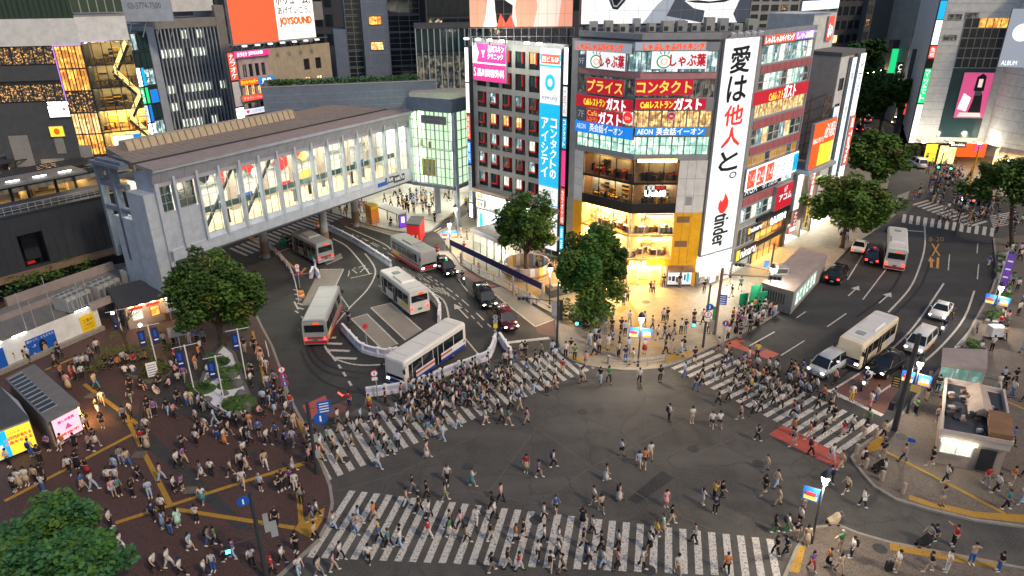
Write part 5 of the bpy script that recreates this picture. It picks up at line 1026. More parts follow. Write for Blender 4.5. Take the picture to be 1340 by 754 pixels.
YF=Face((H_.x,H_.y),(G_.x,G_.y));yu=YF.uz(6,565)[0]
def beer(B_,u0,u1,z0,z1,d):
 q=MB();panel(q,YF,u0,u1,z0,z1,0,(yu-u0)/(u1-u0),.02,.98,d,"glow_sky");c=u0+(yu-u0)*.85;q.use("glow_gold");YF.box(q,c-.55,c+.1,z0+.1,z0+.9,d+.02,d+.05);q.use("glow_paper");YF.box(q,c-.45,c+0,z0+.92,z0+1.25,d+.02,d+.05);part(q,"picture",B_)
sign(YF,(.2,YF.L-.05,.35,2.75),"yellow advertising wall with red writing and blue sky end","glow_yellow",[("100万円が当たる",.56,.97,.58,.7,"glow_scarlet","h",.02),("ドリンクを買って",.54,.92,.76,.84,"ink_grey"),("賞品もらえる",.56,.97,.42,.53,"glow_scarlet","h",.02)],.0,.2,"frame_grey",name="advertising_wall",pxr=False,extra=beer)

# ------------------------------------------------------------ up the street on the right
NF=Face(RF.p(14.2,0,0),RF.p(23.0,0,0));B=block("shop_building",NF,3,"low cream shop building under a big orange and yellow billboard","building")
b=MB().use("wall_beige");NF.box(b,0,NF.L,3.0,10.4,-9,0);NF.box(b,0,.6,0,3,-9,0);NF.box(b,5.0,5.5,0,3,-9,0);NF.box(b,NF.L-.5,NF.L,0,3,-9,0);part(b,"wall",B);room(NF,.6,5.0,.14,2.95,3,B,"wall_white","glow_ceiling",5,floor="wall_white",stuff=("wall_white","ink_red","ink_gold","ink_blue"),n=16,tables=False,d=-.05);room(NF,5.5,NF.L-.5,.14,2.95,3,B,"wall_white","glow_ceiling",4,floor="wall_white",stuff=("wall_white","ink_green","ink_gold"),n=10,tables=False,d=-.05)
b=MB().use("panel_white");NF.box(b,0,NF.L,10.4,10.9,-1,2.0);b.use("glow_ceiling")
for k in range(7):NF.box(b,.5+k*1.1,.8+k*1.1,10.3,10.395,1.2,1.5)
part(b,"canopy",B)
def orange(B_,u0,u1,z0,z1,d):q=MB();panel(q,NF,u0,u1,z0,z1,0,1,.5,.98,d,"glow_orange");panel(q,NF,u0,u1,z0,z1,.02,.36,.02,.5,d,"glow_orange",.024);panel(q,NF,u0,u1,z0,z1,.36,.98,.02,.5,d,"glow_yellow",.022);part(q,"panel",B_)
sign(NF,(.3,7.2,11.0,17.0),"big orange and yellow lit billboard with white characters above the cream shop","glow_orange",[("IBOTIリ",.03,.5,.56,.68,"glow_white",'h',.05),("必殺",.5,.97,.62,.95,"glow_white",'h',.08),("リ",.06,.32,.05,.48,"glow_white",'h',.12),("ー",.42,.95,.06,.18,"glow_white",'h',.08),("ニングス",.48,.9,.25,.44,"ink_green",'h',.04)],1.2,.4,pxr=False,extra=orange,name="billboard")
sign(NF,(.1,1.9,5.2,10.2),"white green lit vertical sign at the cream shop's left corner","glow_ivory",(),.1,.5,pxr=False)
sign(NF,(4.0,5.2,6.0,10.0),"red vertical pharmacy sign with white characters on the cream shop","glow_scarlet",[("スギ薬局",.15,.85,.06,.94,"glow_white",'v',.03)],.6,.3,pxr=False);sign(NF,(4.0,5.2,1.6,5.8),"amber vertical sign with black characters under the red pharmacy sign","glow_gold",[("餃子酒場",.15,.85,.06,.94,"ink_black",'v',.03)],.6,.3,pxr=False)
sign(NF,(.2,1.4,3.0,5.1),"small red vertical sign with white characters at the cream shop's base","glow_crimson",[("アコム",.15,.85,.06,.94,"glow_paper",'v',.03)],.5,.3,pxr=False);sign(NF,(.0,2.3,1.9,2.9),"small red and white parking board at the cream shop's entrance","glow_scarlet",[("7階個室",.1,.9,.2,.8,"glow_white",'h',.03)],.3,.2,pxr=False)
XF=Face(RF.p(23.2,0,0),RF.p(31.5,0,0));B=block("corner_store_building",XF,4,"brown sided building with tall white lit signs and a red box sign","building")
b=MB().use("wall_clay");XF.box(b,0,XF.L,4,24.5,-12,-.02);b.use("roof_grey");XF.box(b,-.1,XF.L,24.5,25.0,-12,.1);b.use("wall_white");XF.box(b,.05,2.8,4,24.4,-.02,.05);XF.box(b,0,XF.L,0,4,-12,-3);part(b,"wall",B)
b=MB().use("wall_white");XF.box(b,.2,XF.L-.6,25.0,29.6,-11,-4.5);part(b,"rooftop_house",B)
for z in (20,16.6,13):window(XF,.8,2.2,z,z+1.6,B,"glass_dark","frame_dark",1,1,.06)
room(XF,0.1,XF.L-.1,.14,3.8,2.8,B,"wall_white","glow_ceiling",5,floor="wall_white",stuff=("wall_white","ink_red","ink_gold","ink_blue"),n=16,tables=False,d=-.05)
sign(XF,(3.0,4.6,4.4,24.2),"left tall white lit vertical sign on the brown sided building","glow_cool",[("武富士ビル看板広告",.15,.85,.45,.96,"ink_white",'v',.03)],.1,.4,pxr=False,name="advertising_sign")
sign(XF,(4.9,6.9,3.6,24.6),"right tall white lit vertical sign on the brown sided building","glow_white",[("ヤマダ",.2,.8,.74,.95,"ink_grey",'v',.02)],.2,.6,pxr=False,name="advertising_sign");sign(XF,(4.95,6.6,9.0,16.2),"red vertical tax free sign over the right tall white sign","glow_scarlet",[("免税",.2,.8,.76,.96,"glow_white",'v',.03),("TaxFree",.2,.8,.06,.7,"glow_white",'r',.03)],.84,.2,pxr=False);sign(XF,(3.6,4.9,2.6,7.4),"lower red vertical sign with white characters beside the white signs","glow_scarlet",[("ビッグ",.15,.85,.06,.94,"glow_white",'v',.05)],.84,.2,pxr=False)
sign(XF,(4.5,6.5,26.0,29.2),"red sign with white characters on the brown building's roof house","glow_scarlet",[("赤い",.15,.85,.15,.7,"glow_white",'h',.05)],-4.5,.3,pxr=False);sign(XF,(-6,5.8,30.2,31.4),"long pale cyan light band on the roof behind the corner building","glow_cool",(),-4,.3,pxr=False)
b=MB().use("rust_steel")
for u,d in ((-2.6,.2),(-.6,.2),(-2.6,-2.4),(-.6,-2.4)):p=XF.p(u,0,d-.3);b.tube([(p.x,p.y,10.9),(p.x,p.y,19.5)],.07,6)
for k in range(6):
 z=11+k*1.5;b.tube([XF.p(-2.6,z,-.1),XF.p(-.6,z+1.4,-.1)],.05,6);b.tube([XF.p(-.6,z,-.1),XF.p(-2.6,z+1.4,-.1)],.05,6);b.tube([XF.p(-2.6,z,-.1),XF.p(-.6,z,-.1)],.05,6);b.tube([XF.p(-2.6,z,-2.7),XF.p(-2.6,z+1.4,-.1)],.05,6)
tag(b.build("lattice_mast"),"rusty steel lattice mast on the cream shop's roof","mast")
sign(XF,(-.5,1.4,9.5,18.0),"white banner board with blue edge beside the rusty lattice mast","glow_paper",[("セール",.2,.8,.3,.9,"ink_blue",'v',.03)],.3,.2,pxr=False)
# the white department store block on the far right
WF=Face((78.2,136.0),(96.5,133.5));B=block("department_store",WF,6,"white panelled department store with curved corner tower and pink poster","building")
b=MB().use("wall_white");b.prism([(78.2,136.0),(96.5,133.5),(112,150),(106,172),(90,164)],5.5,30.4);b.use("roof_grey");b.prism([(78.4,136.4),(96.5,134),(112,150),(106,172),(90.2,164)],30.4,30.9);b.use("frame_grey")
for k in range(17):z=6.5+k*1.45;WF.box(b,.02,12.6,z,z+.05,.0,.02)
b.use("wall_white");b.prism([(78.4,136.5),(96.3,134),(110,150),(104,170),(90.5,163)],4.3,5.5);part(b,"wall",B)
cx,cy,cr=99.6,130.4,8.6;b=MB().use("wall_white");b.cyl(cx,cy,5.0,33,cr,40);b.use("frame_grey")
for k in range(13):b.cyl(cx,cy,6+k*2.0,6.06+k*2.0,cr+.03,40)
part(b,"corner_tower",B)
for k,z in enumerate((20.5,16.3,12.2)):
 b=MB().use("wall_grey");b.tube([(cx+(cr+.25)*math.cos(a),cy+(cr+.25)*math.sin(a),z) for a in [R(-150+6*i) for i in range(9)]],.32,6);part(b,"ledge",B)
gu0,gu1=5.0,12.4
for i in range(5):
 for j in range(6):window(WF,gu0+j*(gu1-gu0)/6,gu0+(j+1)*(gu1-gu0)/6,18.6+i*1.75,20.3+i*1.75,B,"glass_dark" if i<4 else ("glass_dark" if j<2 else "lit_amber"),"frame_grey",1,1,.05)
b=MB().use("glass_teal");WF.box(b,gu0,gu1,5.6,18.5,0,.1);b.use("frame_dark")
for k in range(12):WF.box(b,gu0,gu1,5.6+k*1.1,5.66+k*1.1,.1,.13)
part(b,"glazing",B)
for k,(u,z) in enumerate(((2.0,27.0),(2.0,23.4),(4.8,27.2))):window(WF,u,u+2.3,z,z+1.0,B,"lit_dim","frame_grey",2,1,.04)
def pinkgirl(B_,u0,u1,z0,z1,d):
 q=MB();P=lambda pts,m,e:blob(q,WF,u0,u1,z0,z1,pts,d+e,m)
 P([(.05,.2),(.35,.15),(.42,.45),(.15,.55)],"glow_ivory",.003);P([(.42,.1),(.85,.1),(.78,.5),(.66,.66),(.5,.62),(.5,.4)],"ink_black",.006);P([(.5,.5),(.72,.5),(.72,.68),(.5,.68)],"ink_grey",.009);P([(.44,.6),(.78,.6),(.76,.92),(.62,.98),(.46,.9)],"ink_black",.012);P([(.54,.68),(.68,.68),(.68,.86),(.54,.86)],"glow_skinlight",.015);P([(.1,.03),(.9,.03),(.85,.12),(.15,.12)],"glow_skinlight",.018);part(q,"picture",B_)
sign(WF,(7.0,12.3,9.4,17.8),"tall pink poster of a dark haired figure on the white department store","glow_magenta",(),.14,.2,name="poster",pxr=False,extra=pinkgirl)
stack(WF,-.2,1.0,[(30.3,27.0,"glow_sky","",""),(27.0,22.6,"glow_white","",""),(22.5,20.2,"glow_scarlet","免税","glow_white"),(20.1,18.6,"ink_black","",""),(18.5,12.0,"glow_green","マツモト","glow_white"),(11.9,4.4,"glow_ivory","","")],"tall strip of blue, white, red and green signs on the department store's left edge",.1,.5)
b=MB().use("glow_orange");WF.box(b,10,15.5,1.4,4.2,-2.0,-1.9);b.use("glow_pink");WF.box(b,13.2,14.6,2.6,4.2,-1.6,-1.5);b.use("glow_yellow");WF.box(b,3.5,5.6,.8,4.2,.1,.2);b.use("lit_shop");WF.box(b,6.4,9.4,.3,3.8,-.6,-.5);part(b,"shop_window",B)
b=MB().use("black_panel");WF.box(b,7.4,10.4,3.8,4.9,.6,.8);part(write(b,WF,"Bershka",7.7,10.1,4.1,4.6,.83,"glow_white") or b,"shop_sign",B)
b=MB().use("wall_beige");b.tube([(cx+(cr-.5)*math.cos(R(-165+10*i)),cy+(cr-.5)*math.sin(R(-165+10*i)),4.4) for i in range(13)],1.0,8);b.use("glow_warm")
for i in range(9):a=R(-165+12*i);b.tube([(cx+(cr-2)*math.cos(a),cy+(cr-2)*math.sin(a),3.4),(cx+(cr+2.4)*math.cos(a+.12),cy+(cr+2.4)*math.sin(a+.12),3.6)],.09,6)
b.use("lit_shop");b.cyl(cx,cy,.1,3.3,cr-2.4,30);part(b,"canopy",B)
q=atY(1326,95,119);TP=Face((q.x-.2,120.6),(q.x+7,118.0));sign(TP,(1318,18,1360,96),"large dark and pale lit poster on the curved corner tower","glow_grey",[("●",.2,.8,.45,.75,"glow_ivory"),("ALBUM",.1,.6,.04,.12,"glow_white")],.0,.3,"frame_dark",name="poster")
for k in range(3):
 p=WF.p(1.5+5*k,5.2,3.2);b=MB().use("glow_warm");b.box(p.x-.3,p.x+.3,p.y-.2,p.y+.2,5.1,5.25);b.use("steel_dark");b.box(p.x-.35,p.x+.35,p.y-.25,p.y+.25,4.95,5.09);b.tube([p-Vector((0,0,.15)),WF.p(1.5+5*k,5.0,0)],.06,6);part(b,"floodlight",B)
 ld=bpy.data.lights.new("floodlight","POINT");ld.energy=320;ld.color=(1,.93,.78);ld.shadow_soft_size=.4;lo=bpy.data.objects.new("floodlight",ld);col.objects.link(lo);lo.location=p+Vector((0,-.6,.5))
b=MB().use("orange_panel");p=at(1264,268);b.cyl(p.x,p.y,0,9,.14,8);tag(b.build("mast"),"slim orange mast on the corner in front of the department store","mast")
# blocks that close the street and the skyline behind
def tower(name,x0,x1,y,Y,z1,wallm,wins,label,dep=10,ang=0,seed=1):
 a,c=atY(x0,y,Y),atY(x1,y,Y+ang);F=Face((a.x,a.y),(c.x,c.y));B_=block(name,F,F.L/2,label,"building");b=MB().use(wallm);F.box(b,0,F.L,0,z1,-dep,0);part(b,"wall",B_);r=random.Random(seed)
 nx,nz,zb,p_lit,kinds=wins
 for i in range(nz):
  for j in range(nx):
   w_=F.L/nx;h_=(z1-zb-.6)/nz;window(F,j*w_+w_*.15,(j+1)*w_-w_*.15,zb+i*h_+.3*h_,zb+(i+1)*h_-.1*h_,B_,r.choice(kinds) if r.random()<p_lit else "glass_dark","frame_dark",1,1,.03)
 return F
DK=("lit_dim","lit_warm","lit_night","lit_far")
tower("dark_building",1128,1165,70,225,46,"wall_dark",(5,9,12,.15,DK),"dark building closing the street left of the narrow lit signs",12,4,21);f2=tower("dark_building",1166,1192,70,205,44,"wall_grey",(3,9,12,.2,DK),"grey building behind the street trees with one white vertical sign",12,0,22);f3=tower("dark_building",1193,1214,70,180,36,"wall_grey",(3,8,10,.3,DK),"grey building left of the department store with a white and yellow vertical sign",12,0,23)
tower("dark_building",1085,1128,40,190,42,"wall_dark",(5,8,14,.1,DK),"dark red brown building above the white lit signs",12,6,24);tower("dark_building",1180,1345,5,190,45,"wall_dark",(14,6,28,.3,("lit_white","lit_dim","lit_night")),"long dark building over the department store's roof",12,0,25)
tower("dark_building",985,1100,20,150,33.6,"wall_grey",(9,5,24,.1,DK),"pale grey office roof block behind the red banded side",12,0,26);tower("dark_building",600,1000,20,175,45,"wall_dark",(24,4,26,.06,DK),"wide dark building behind the two roof screens",10,0,27)
tower("dark_building",430,540,30,175,44,"wall_dark",(10,6,20,.1,DK),"dark building behind the hotel tower",10,0,28);tower("dark_building",275,440,10,160,44,"wall_dark",(12,6,20,.04,DK),"dark building behind the karaoke billboard",10,0,29);tower("dark_building",-60,300,5,170,45,"wall_dark",(22,4,28,.05,DK),"wide dark building behind the shopping block",10,0,30)
sign(f2,(.6,2.0,22,36),"white vertical light strip on the grey building behind the street trees","glow_cool",(),.1,.4,pxr=False);sign(f3,(.3,1.9,18.5,32),"white and yellow vertical sign left of the department store","glow_ivory",[("居酒屋",.2,.8,.1,.5,"ink_gold",'v')],.1,.4,pxr=False);sign(f3,(-2.4,-.8,6.5,15),"black vertical sign with white letters among the street trees","black_panel",[("COMSA",.2,.8,.06,.94,"glow_ivory",'v',.04)],.1,.4,pxr=False)
for k,(x,y,Y,w_,h_,m) in enumerate(((1172,85,185,2,6,"glow_green"),(1190,60,185,1.4,4,"glow_warm"),(1152,92,200,3,2.4,"glow_amber"),(1138,90,200,2,3,"glow_tube"),(1145,100,190,4,1.6,"glow_warm"),(1200,135,150,3,4,"glow_ivory"),(1192,148,150,2.4,2.4,"glow_scarlet"),(1207,100,152,3,5,"glow_cool"))):
 q=atY(x,y,Y);F=Face((q.x-w_/2,Y),(q.x+w_/2,Y));sign(F,(0,w_,q.z-h_/2,q.z+h_/2),("small green lit sign between the far trees","tiny warm lit sign under the yellow and white sign","amber lit shop front at the end of the street","white lit sign at the end of the street","warm lit strip low at the end of the street","pale lit shop front beside the far tree","small red and white sign beside the far pavement","cool white lit shop front above the far pavement")[k],m,(),.0,.3,pxr=False,name="shop_sign")
 b=MB().use("wall_dark");F.box(b,0,w_,0,q.z+h_/2+2,-2,-.01);tag(b.build("small_shop"),("dark narrow shop behind the green sign","dark narrow shop behind the tiny warm sign","dark shop behind the amber front","dark shop behind the white sign at the street end","dark shop behind the low warm strip","dark shop behind the pale lit front","dark shop behind the small red sign","dark shop behind the cool white front")[k],"shop")
# ------------------------------------------------------------ trees
def tree(base,cz,rx,ry,rz,n,sz,label,mats,seed,name="street_tree",group=None,lobes=None,trunk=.28,z0=ZP,dx=0,dy=0,cat="tree",gaps=7):
 r=random.Random(seed);x,y=base;t=empty(name,(x,y,z0),label=label,cat=cat,group=group);b=MB().use("bark");b.sm=True;c=Vector((x+dx,y+dy,cz));fork=cz-rz*.55
 b.tube([(x,y,z0-.1),(x+.1,y,z0+.5),(x+dx*.3,y+dy*.3,(z0+fork)/2),(x+dx*.6,y+dy*.6,fork)],[trunk*1.35,trunk,trunk*.85,trunk*.7],10)
 lobes=lobes or []
 lobes.append((0,0,.1,.62))
 while len(lobes)<gaps+6:
  a=r.uniform(0,6.28);e=r.uniform(-.5,.95);k=r.uniform(.42,.64);lobes.append((math.cos(a)*math.cos(e)*k,math.sin(a)*math.cos(e)*k,math.sin(e)*k,r.uniform(.36,.5)))
 for lx,ly,lz,lr in lobes[:10]:
  e=c+Vector((lx*rx,ly*ry,lz*rz));s=Vector((x+dx*.6,y+dy*.6,fork-r.uniform(0,.6)));m_=s.lerp(e,.5)+Vector((r.uniform(-.3,.3),r.uniform(-.3,.3),.25));b.tube([s,m_,e],[trunk*.5,trunk*.3,trunk*.08],6)
 part(b,"trunk",t);f=MB();sz*=.74;per=int(n*2.7)//len(lobes)
 for lx,ly,lz,lr in lobes:
  e=c+Vector((lx*rx,ly*ry,lz*rz));mm=[r.choice(mats) for _ in range(3)]+[mats[0]]
  for q in range(7):
   a=Vector((r.gauss(0,1),r.gauss(0,1),r.gauss(0,1))).normalized()*r.uniform(.25,.95);k=r.uniform(.3,.5);leaves(f,e+Vector((a.x*lr*rx,a.y*lr*ry,a.z*lr*rz)),lr*rx*k,lr*ry*k,lr*rz*k,per//7,sz,[r.choice(mm),r.choice(mm)],r,.2)
 part(f,"crown",t);return t
DM=("leaf_dark","leaf_mid","leaf_fresh","leaf_light");OM=("leaf_light","leaf_mid","leaf_olive","leaf_mid");CM=("leaf_cool","leaf_mid","leaf_fresh","leaf_cool")
tree((-29.6,62.2),5.6,5.4,5.1,5.5,9000,.26,"large broad dark green tree beside the rock garden left of the bus terminal",("leaf_dark","leaf_mid","leaf_dark","leaf_olive"),31,trunk=.36,gaps=16)
tree((1.7,80.2),6.1,4.2,3.9,5.0,7500,.24,"dense green tree rising from the striped round enclosure by the grey building",DM,32,gaps=11)
tree((8.5,67.6),5.7,4.2,3.9,6.0,12000,.24,"tall two tiered green tree in a round planter before the orange shop",("leaf_light","leaf_mid","leaf_fresh","leaf_dark"),33,trunk=.32,gaps=14,lobes=[(-.4,0,-.45,.5),(.42,.1,-.42,.5),(0,-.35,-.55,.5),(.1,.3,-.1,.5),(-.3,.1,.3,.42),(.08,0,.62,.42),(.3,-.1,.3,.4),(-.1,-.3,.05,.5),(0,0,-.3,.6)])
q=at(72,714,6);tree((q.x-.6,q.y),5.0,4.2,4.1,4.0,9500,.22,"bright rounded green tree in the near corner of the plaza",CM,34,trunk=.3,gaps=18)
tree((45.4,89.2),6.2,6.8,5.4,5.0,7000,.34,"wide tree standing before the white bus on the street's left pavement",OM,35,trunk=.26,gaps=14)
tree((61.6,115.0),6.2,7.2,5.6,5.2,6000,.4,"wide tree over the far crossing behind the nearer street tree",OM,36,gaps=13);tree((75.5,150),10.4,6.0,5,6.2,3600,.5,"dark tall tree left of the far street traffic",("leaf_dark","leaf_mid","leaf_dark"),37,gaps=11);tree((80.5,152),12.0,6.0,5,5.0,3600,.5,"bright green lit tree over the far street traffic",("leaf_fresh","leaf_light","leaf_mid"),38,gaps=11);tree((88,182),15,8,6,7,2800,.6,"dark blue green tree at the end of the street",("leaf_cool","leaf_dark"),39,gaps=9)
q=at(1322,330);tree((q.x,q.y),9.0,6.0,5.2,4.6,6500,.3,"tree at the photo's right edge rising from the street planter",("leaf_dark","leaf_mid","leaf_dark","leaf_light"),40,dx=-2.6,gaps=12)
# the bare tree and the small plants of the square
x,y=at(165,462,ZP).xy;t=empty("bare_tree",(x,y,ZP),label="bare leafless tree in the round bed between hoarding and square",cat="tree");b=MB().use("bark");r_=random.Random(6)
def limb(p,d,L,rad,dep):
 q=p+d*L;b.tube([p,p.lerp(q,.5)+Vector((r_.uniform(-.1,.1),r_.uniform(-.1,.1),0))*L,q],[rad,rad*.8,rad*.55],5)
 if dep:
  for _ in range(3):limb(q,(d+Vector((r_.uniform(-.7,.7),r_.uniform(-.7,.7),r_.uniform(-.1,.5)))).normalized(),L*r_.uniform(.55,.8),rad*.55,dep-1)
limb(Vector((x,y,ZP)),Vector((.05,.1,1)).normalized(),2.0,.2,4);part(b,"branches",t)
b=MB();
for k in range(26):a=Vector((x+r_.uniform(-2,4.5),y+r_.uniform(-4,1.5),r_.uniform(.5,2.6)));leaves(b,a,.55,.55,.4,34,.11,("leaf_olive","leaf_mid","leaf_dry"),r_,0)
tag(b.build("thin_shrubs"),"sparse olive shrubs with small leaves around the bare tree","shrub")
for k,(a,rad,lab) in enumerate((((190,478),1.9,"round planted bed left"),((203,486),1.5,"small round planted bed with white notice"))):
 p=at(*a,ZP);b=MB().use("stone");b.cyl(p.x,p.y,ZP,.45,rad,20);b.use("soil");b.cyl(p.x,p.y,.45,.5,rad*.88,20);o=tag(b.build("planting_bed"),lab+" of the square's flag poles" if k else lab+" of the bare tree","flower bed");b=MB();
 for j in range(12):leaves(b,(p.x+r_.uniform(-rad,rad)*.7,p.y+r_.uniform(-rad,rad)*.7,.7),.4,.4,.35,40,.1,("leaf_mid","leaf_olive","leaf_dry"),r_,0)
 b.build("foliage",o)
# white gravel rock garden
GP=[(258,512),(272,474),(292,452),(306,462),(312,480),(328,526),(322,543),(300,545),(276,532)]
b=MB().use("gravel_white");P=[(p.x,p.y) for p in px(GP,ZP)];b.prism(P,ZP,.42);struct("gravel_bed",b);k_=MB().use("stone");strip(k_,P+[P[0]],.3,ZP,.52);struct("kerb",k_)
rg=random.Random(9)
for k,(a,s) in enumerate((((286,465),.5),((283,479),.45),((302,489),.55),((310,500),.6),((314,514),.55),((270,520),.4),((277,492),.35),((307,541),.5),((322,528),.4),((293,512),.35))):
 p=at(*a,.42);b=MB().use("stone");n_=9
 b.loft([[(p.x+s*f*(1+rg.uniform(-.2,.2))*math.cos(j*.698),p.y+s*f*(1+rg.uniform(-.2,.2))*math.sin(j*.698),.40+s*h_) for j in range(n_)] for f,h_ in ((1,0),(.95,.45),(.6,.85),(.2,1.0))]);tag(b.build("garden_rock"),"dark rough rock set in the white gravel garden","rock","dark rocks in the white gravel garden")
for k,(a,s,lab) in enumerate((((284,470),1.0,"upper"),((297,484),1.1,"middle"),((264,505),1.0,"left"),((312,524),1.3,"lower"),((298,500),.9,"pine topped central"))):
 p=at(*a,.42);b=MB().use("moss");b.ball((p.x,p.y,.42),s,14,6,1.2,1,.32);
 for j in range(5):leaves(b,(p.x+rg.uniform(-s,s),p.y+rg.uniform(-s,s)*.8,.75+(k==4)*j*.35),.5,.5,.28,50,.1,("leaf_mid","leaf_fresh","leaf_light","leaf_dark"),rg,0)
 tag(b.build("moss_mound"),f"{lab} mossy green mound in the white gravel garden","mound")
# ============================================================ VEHICLES
for k,c,r in (("paint_car_white",(.72,.72,.70),.25),("paint_car_black",(.012,.012,.014),.15),("paint_car_silver",(.42,.44,.47),.25),("paint_car_maroon",(.10,.012,.016),.2),("paint_car_navy",(.012,.02,.045),.18),("paint_car_yellow",(.72,.45,.03),.25),("paint_car_orange",(.75,.26,.03),.3),("paint_car_green",(.03,.25,.08),.3),
    ("bus_white",(.66,.64,.60),.3),("bus_cream",(.70,.60,.42),.3),("bus_silver",(.33,.34,.35),.3),("bus_red",(.50,.02,.03),.3),("bus_blue",(.02,.05,.30),.3),("bus_purple",(.08,.03,.16),.3),("bus_grey_roof",(.26,.26,.255),.5)):mat(k,c,r,.06,.8,spec=.5)
mat("tyre",(.012,.012,.012),.9,0);mat("rim",(.35,.35,.36),.35,0,metal=.6);mat("glass_car",(.012,.015,.018),.06,0,spec=.8);mat("plate_white",(.75,.75,.72),.5,0);mat("plate_green",(.02,.25,.10),.5,0)
def wheel(parent,x,y,r,w_=.22):
 t=MB().use("tyre");t.tube([(0,-w_/2,0),(0,-w_/2+.03,0),(0,w_/2-.03,0),(0,w_/2,0)],[r*.9,r,r,r*.9],18);o=t.build("wheel",parent);o.location=(x,y,r)
 m=MB().use("rim");s=1 if y>0 else-1;m.tube([(0,s*(w_/2-.02),0),(0,s*(w_/2+.012),0)],r*.6,12);m.build("rim",o)
def rrect(x,w_,z0,z1,r,top=1.0):
 h=w_/2;t=h*top;pts=[(x,-h+.05,z0),(x,h-.05,z0),(x,h,z0+.08)]
 pts+=[(x,h,z0+(z1-z0)*.5),(x,t,z1-r),(x,t-r*.3,z1-r*.3),(x,t-r,z1),(x,-t+r,z1),(x,-t+r*.3,z1-r*.3),(x,-t,z1-r),(x,-h,z0+(z1-z0)*.5),(x,-h,z0+.08)]
 return pts
def bus(front,rear,label,paint="bus_white",skirt=None,band=None,roof=None,z=3.05,nose=None,unit=True,text="渋谷駅",night=True,L=None):
 f,r=at(*front,z),at(*rear,z);d=(f-r);d.z=0;Lb=L or d.length;d.normalize();c=(f+r)/2 if not L else r+d*L/2;rz=math.atan2(d.y,d.x)
 n_=empty("bus",(c.x,c.y,.012),rz,label=label,cat="bus");W=2.42;X=Lb/2;b=MB().use(paint);b.sm=False
 b.loft([rrect(-X+.06,W-.16,.5,z-.14,.25,.95),rrect(-X+.01,W-.04,.36,z-.04,.22,.97),rrect(-X+.2,W,.32,z,.2,.98),rrect(X-.35,W,.32,z,.2,.98),rrect(X-.06,W-.06,.36,z-.06,.22,.96),rrect(X,W-.22,.5,z-.26,.25,.93)])
 b.build("body",n_)
 if roof:q=MB().use(roof);q.box(-X+.25,X-.4,-W/2+.2,W/2-.2,z,z+.012);q.build("roof",n_)
 if skirt:
  q=MB().use(skirt)
  for s in (-1,1):q.box(-X+.15,X-.3,s*(W/2+.004)-.004,s*(W/2+.004)+.004,.36,.72)
  q.box(-X-.0,-X+.03,-W/2+.1,W/2-.1,.42,.74);q.box(X-.02,X+.012,-W/2+.14,W/2-.14,.52,.92);q.build("skirt",n_)
 if band:
  q=MB().use(band)
  for s in (-1,1):q.box(-X+.15,X-.3,s*(W/2+.006)-.004,s*(W/2+.006)+.004,1.02,1.2)
  q.box(-X-.008,-X+.02,-W/2+.1,W/2-.1,1.0,1.18);q.build("stripe",n_)
 nw=5
 for s in (-1,1):
  for k in range(nw):
   x0=-X+.45+k*(Lb-1.3)/nw;x1=x0+(Lb-1.3)/nw-.07;q=MB().use("glass_car");y=s*(W/2*.993+.004);q.hexa([(x0,y-.012,1.42),(x1,y-.012,1.42),(x1,y+.012,1.42),(x0,y+.012,1.42),(x0,y*.988-.012,2.48),(x1,y*.988-.012,2.48),(x1,y*.988+.012,2.48),(x0,y*.988+.012,2.48)]);q.build("window",n_)
  if s<0:pass
 for x in (X-1.5,-.6):
  q=MB().use("glass_car");q.box(x,x+.95,W/2-.006,W/2+.018,.5,2.45);q.use(paint);q.box(x+.45,x+.5,W/2+.018,W/2+.026,.5,2.45);q.build("door",n_)
 q=MB().use("glass_car");q.hexa([(X-.01,-W/2+.17,1.05),(X-.01,W/2-.17,1.05),(X+.012,W/2-.17,1.05),(X+.012,-W/2+.17,1.05),(X-.09,-W/2+.2,2.42),(X-.09,W/2-.2,2.42),(X-.045,W/2-.2,2.42),(X-.045,-W/2+.2,2.42)]);q.build("windscreen",n_)
 q=MB().use("glass_car");q.box(-X-.012,-X+.06,-W/2+.25,W/2-.25,1.75,2.5);q.build("rear_window",n_)
 if nose:q=MB().use(nose);q.box(X-.03,X+.016,-W/2+.15,W/2-.15,.55,1.03);q.build("nose_panel",n_)
 q=MB().use("black_panel");q.box(X-.14,X-.03,-.85,.85,2.47,2.78);o=q.build("destination_display",n_)
 q=MB();F=Face((0,-.75),(0,.75));F.A=Vector((X-.03,-.75,0));write(q,F,text,.2,1.3,2.52,2.73,.012,"glow_orange");q.build("lettering",o)
 for s in (-1,1):
  q=MB().use("glow_head");q.box(X-.03,X+.022,s*.85-.17,s*.85+.17,.72,.9);q.build("headlight",n_)
  q=MB().use("glow_tail");q.box(-X-.02,-X+.03,s*.95-.1,s*.95+.1,.85,1.15);q.build("taillight",n_)
  q=MB().use("frame_dark");q.tube([(X-.15,s*W/2,2.5),(X+.2,s*(W/2+.12),2.35)],.03,6);q.box(X+.14,X+.24,s*(W/2+.12)-.11,s*(W/2+.12)+.11,1.95,2.36);q.build("mirror",n_)
  wheel(n_,X-2.2,s*(W/2-.14),.46);wheel(n_,-X+2.1,s*(W/2-.14),.46)
 q=MB().use("plate_green");q.box(X+.0,X+.026,-.22,.22,.5,.66);q.build("number_plate",n_);q=MB().use("plate_green");q.box(-X-.025,-X+.03,-.22,.22,.75,.95);q.build("number_plate",n_)
 for s in (-1,1):q=MB().use(("ink_gold","plastic_lilac","wall_white","green_panel")[int(abs(front[0])) % 4]);q.box(-X+.5,-X+2.3,s*(W/2+.009)-.006,s*(W/2+.009)+.006,.78,1.36);q.build("side_panel",n_)
 q=MB().use("glow_orange");q.box(-X-.016,-X+.02,-.5,.1,2.56,2.76);q.build("route_display",n_)
 q=MB().use("frame_grey")
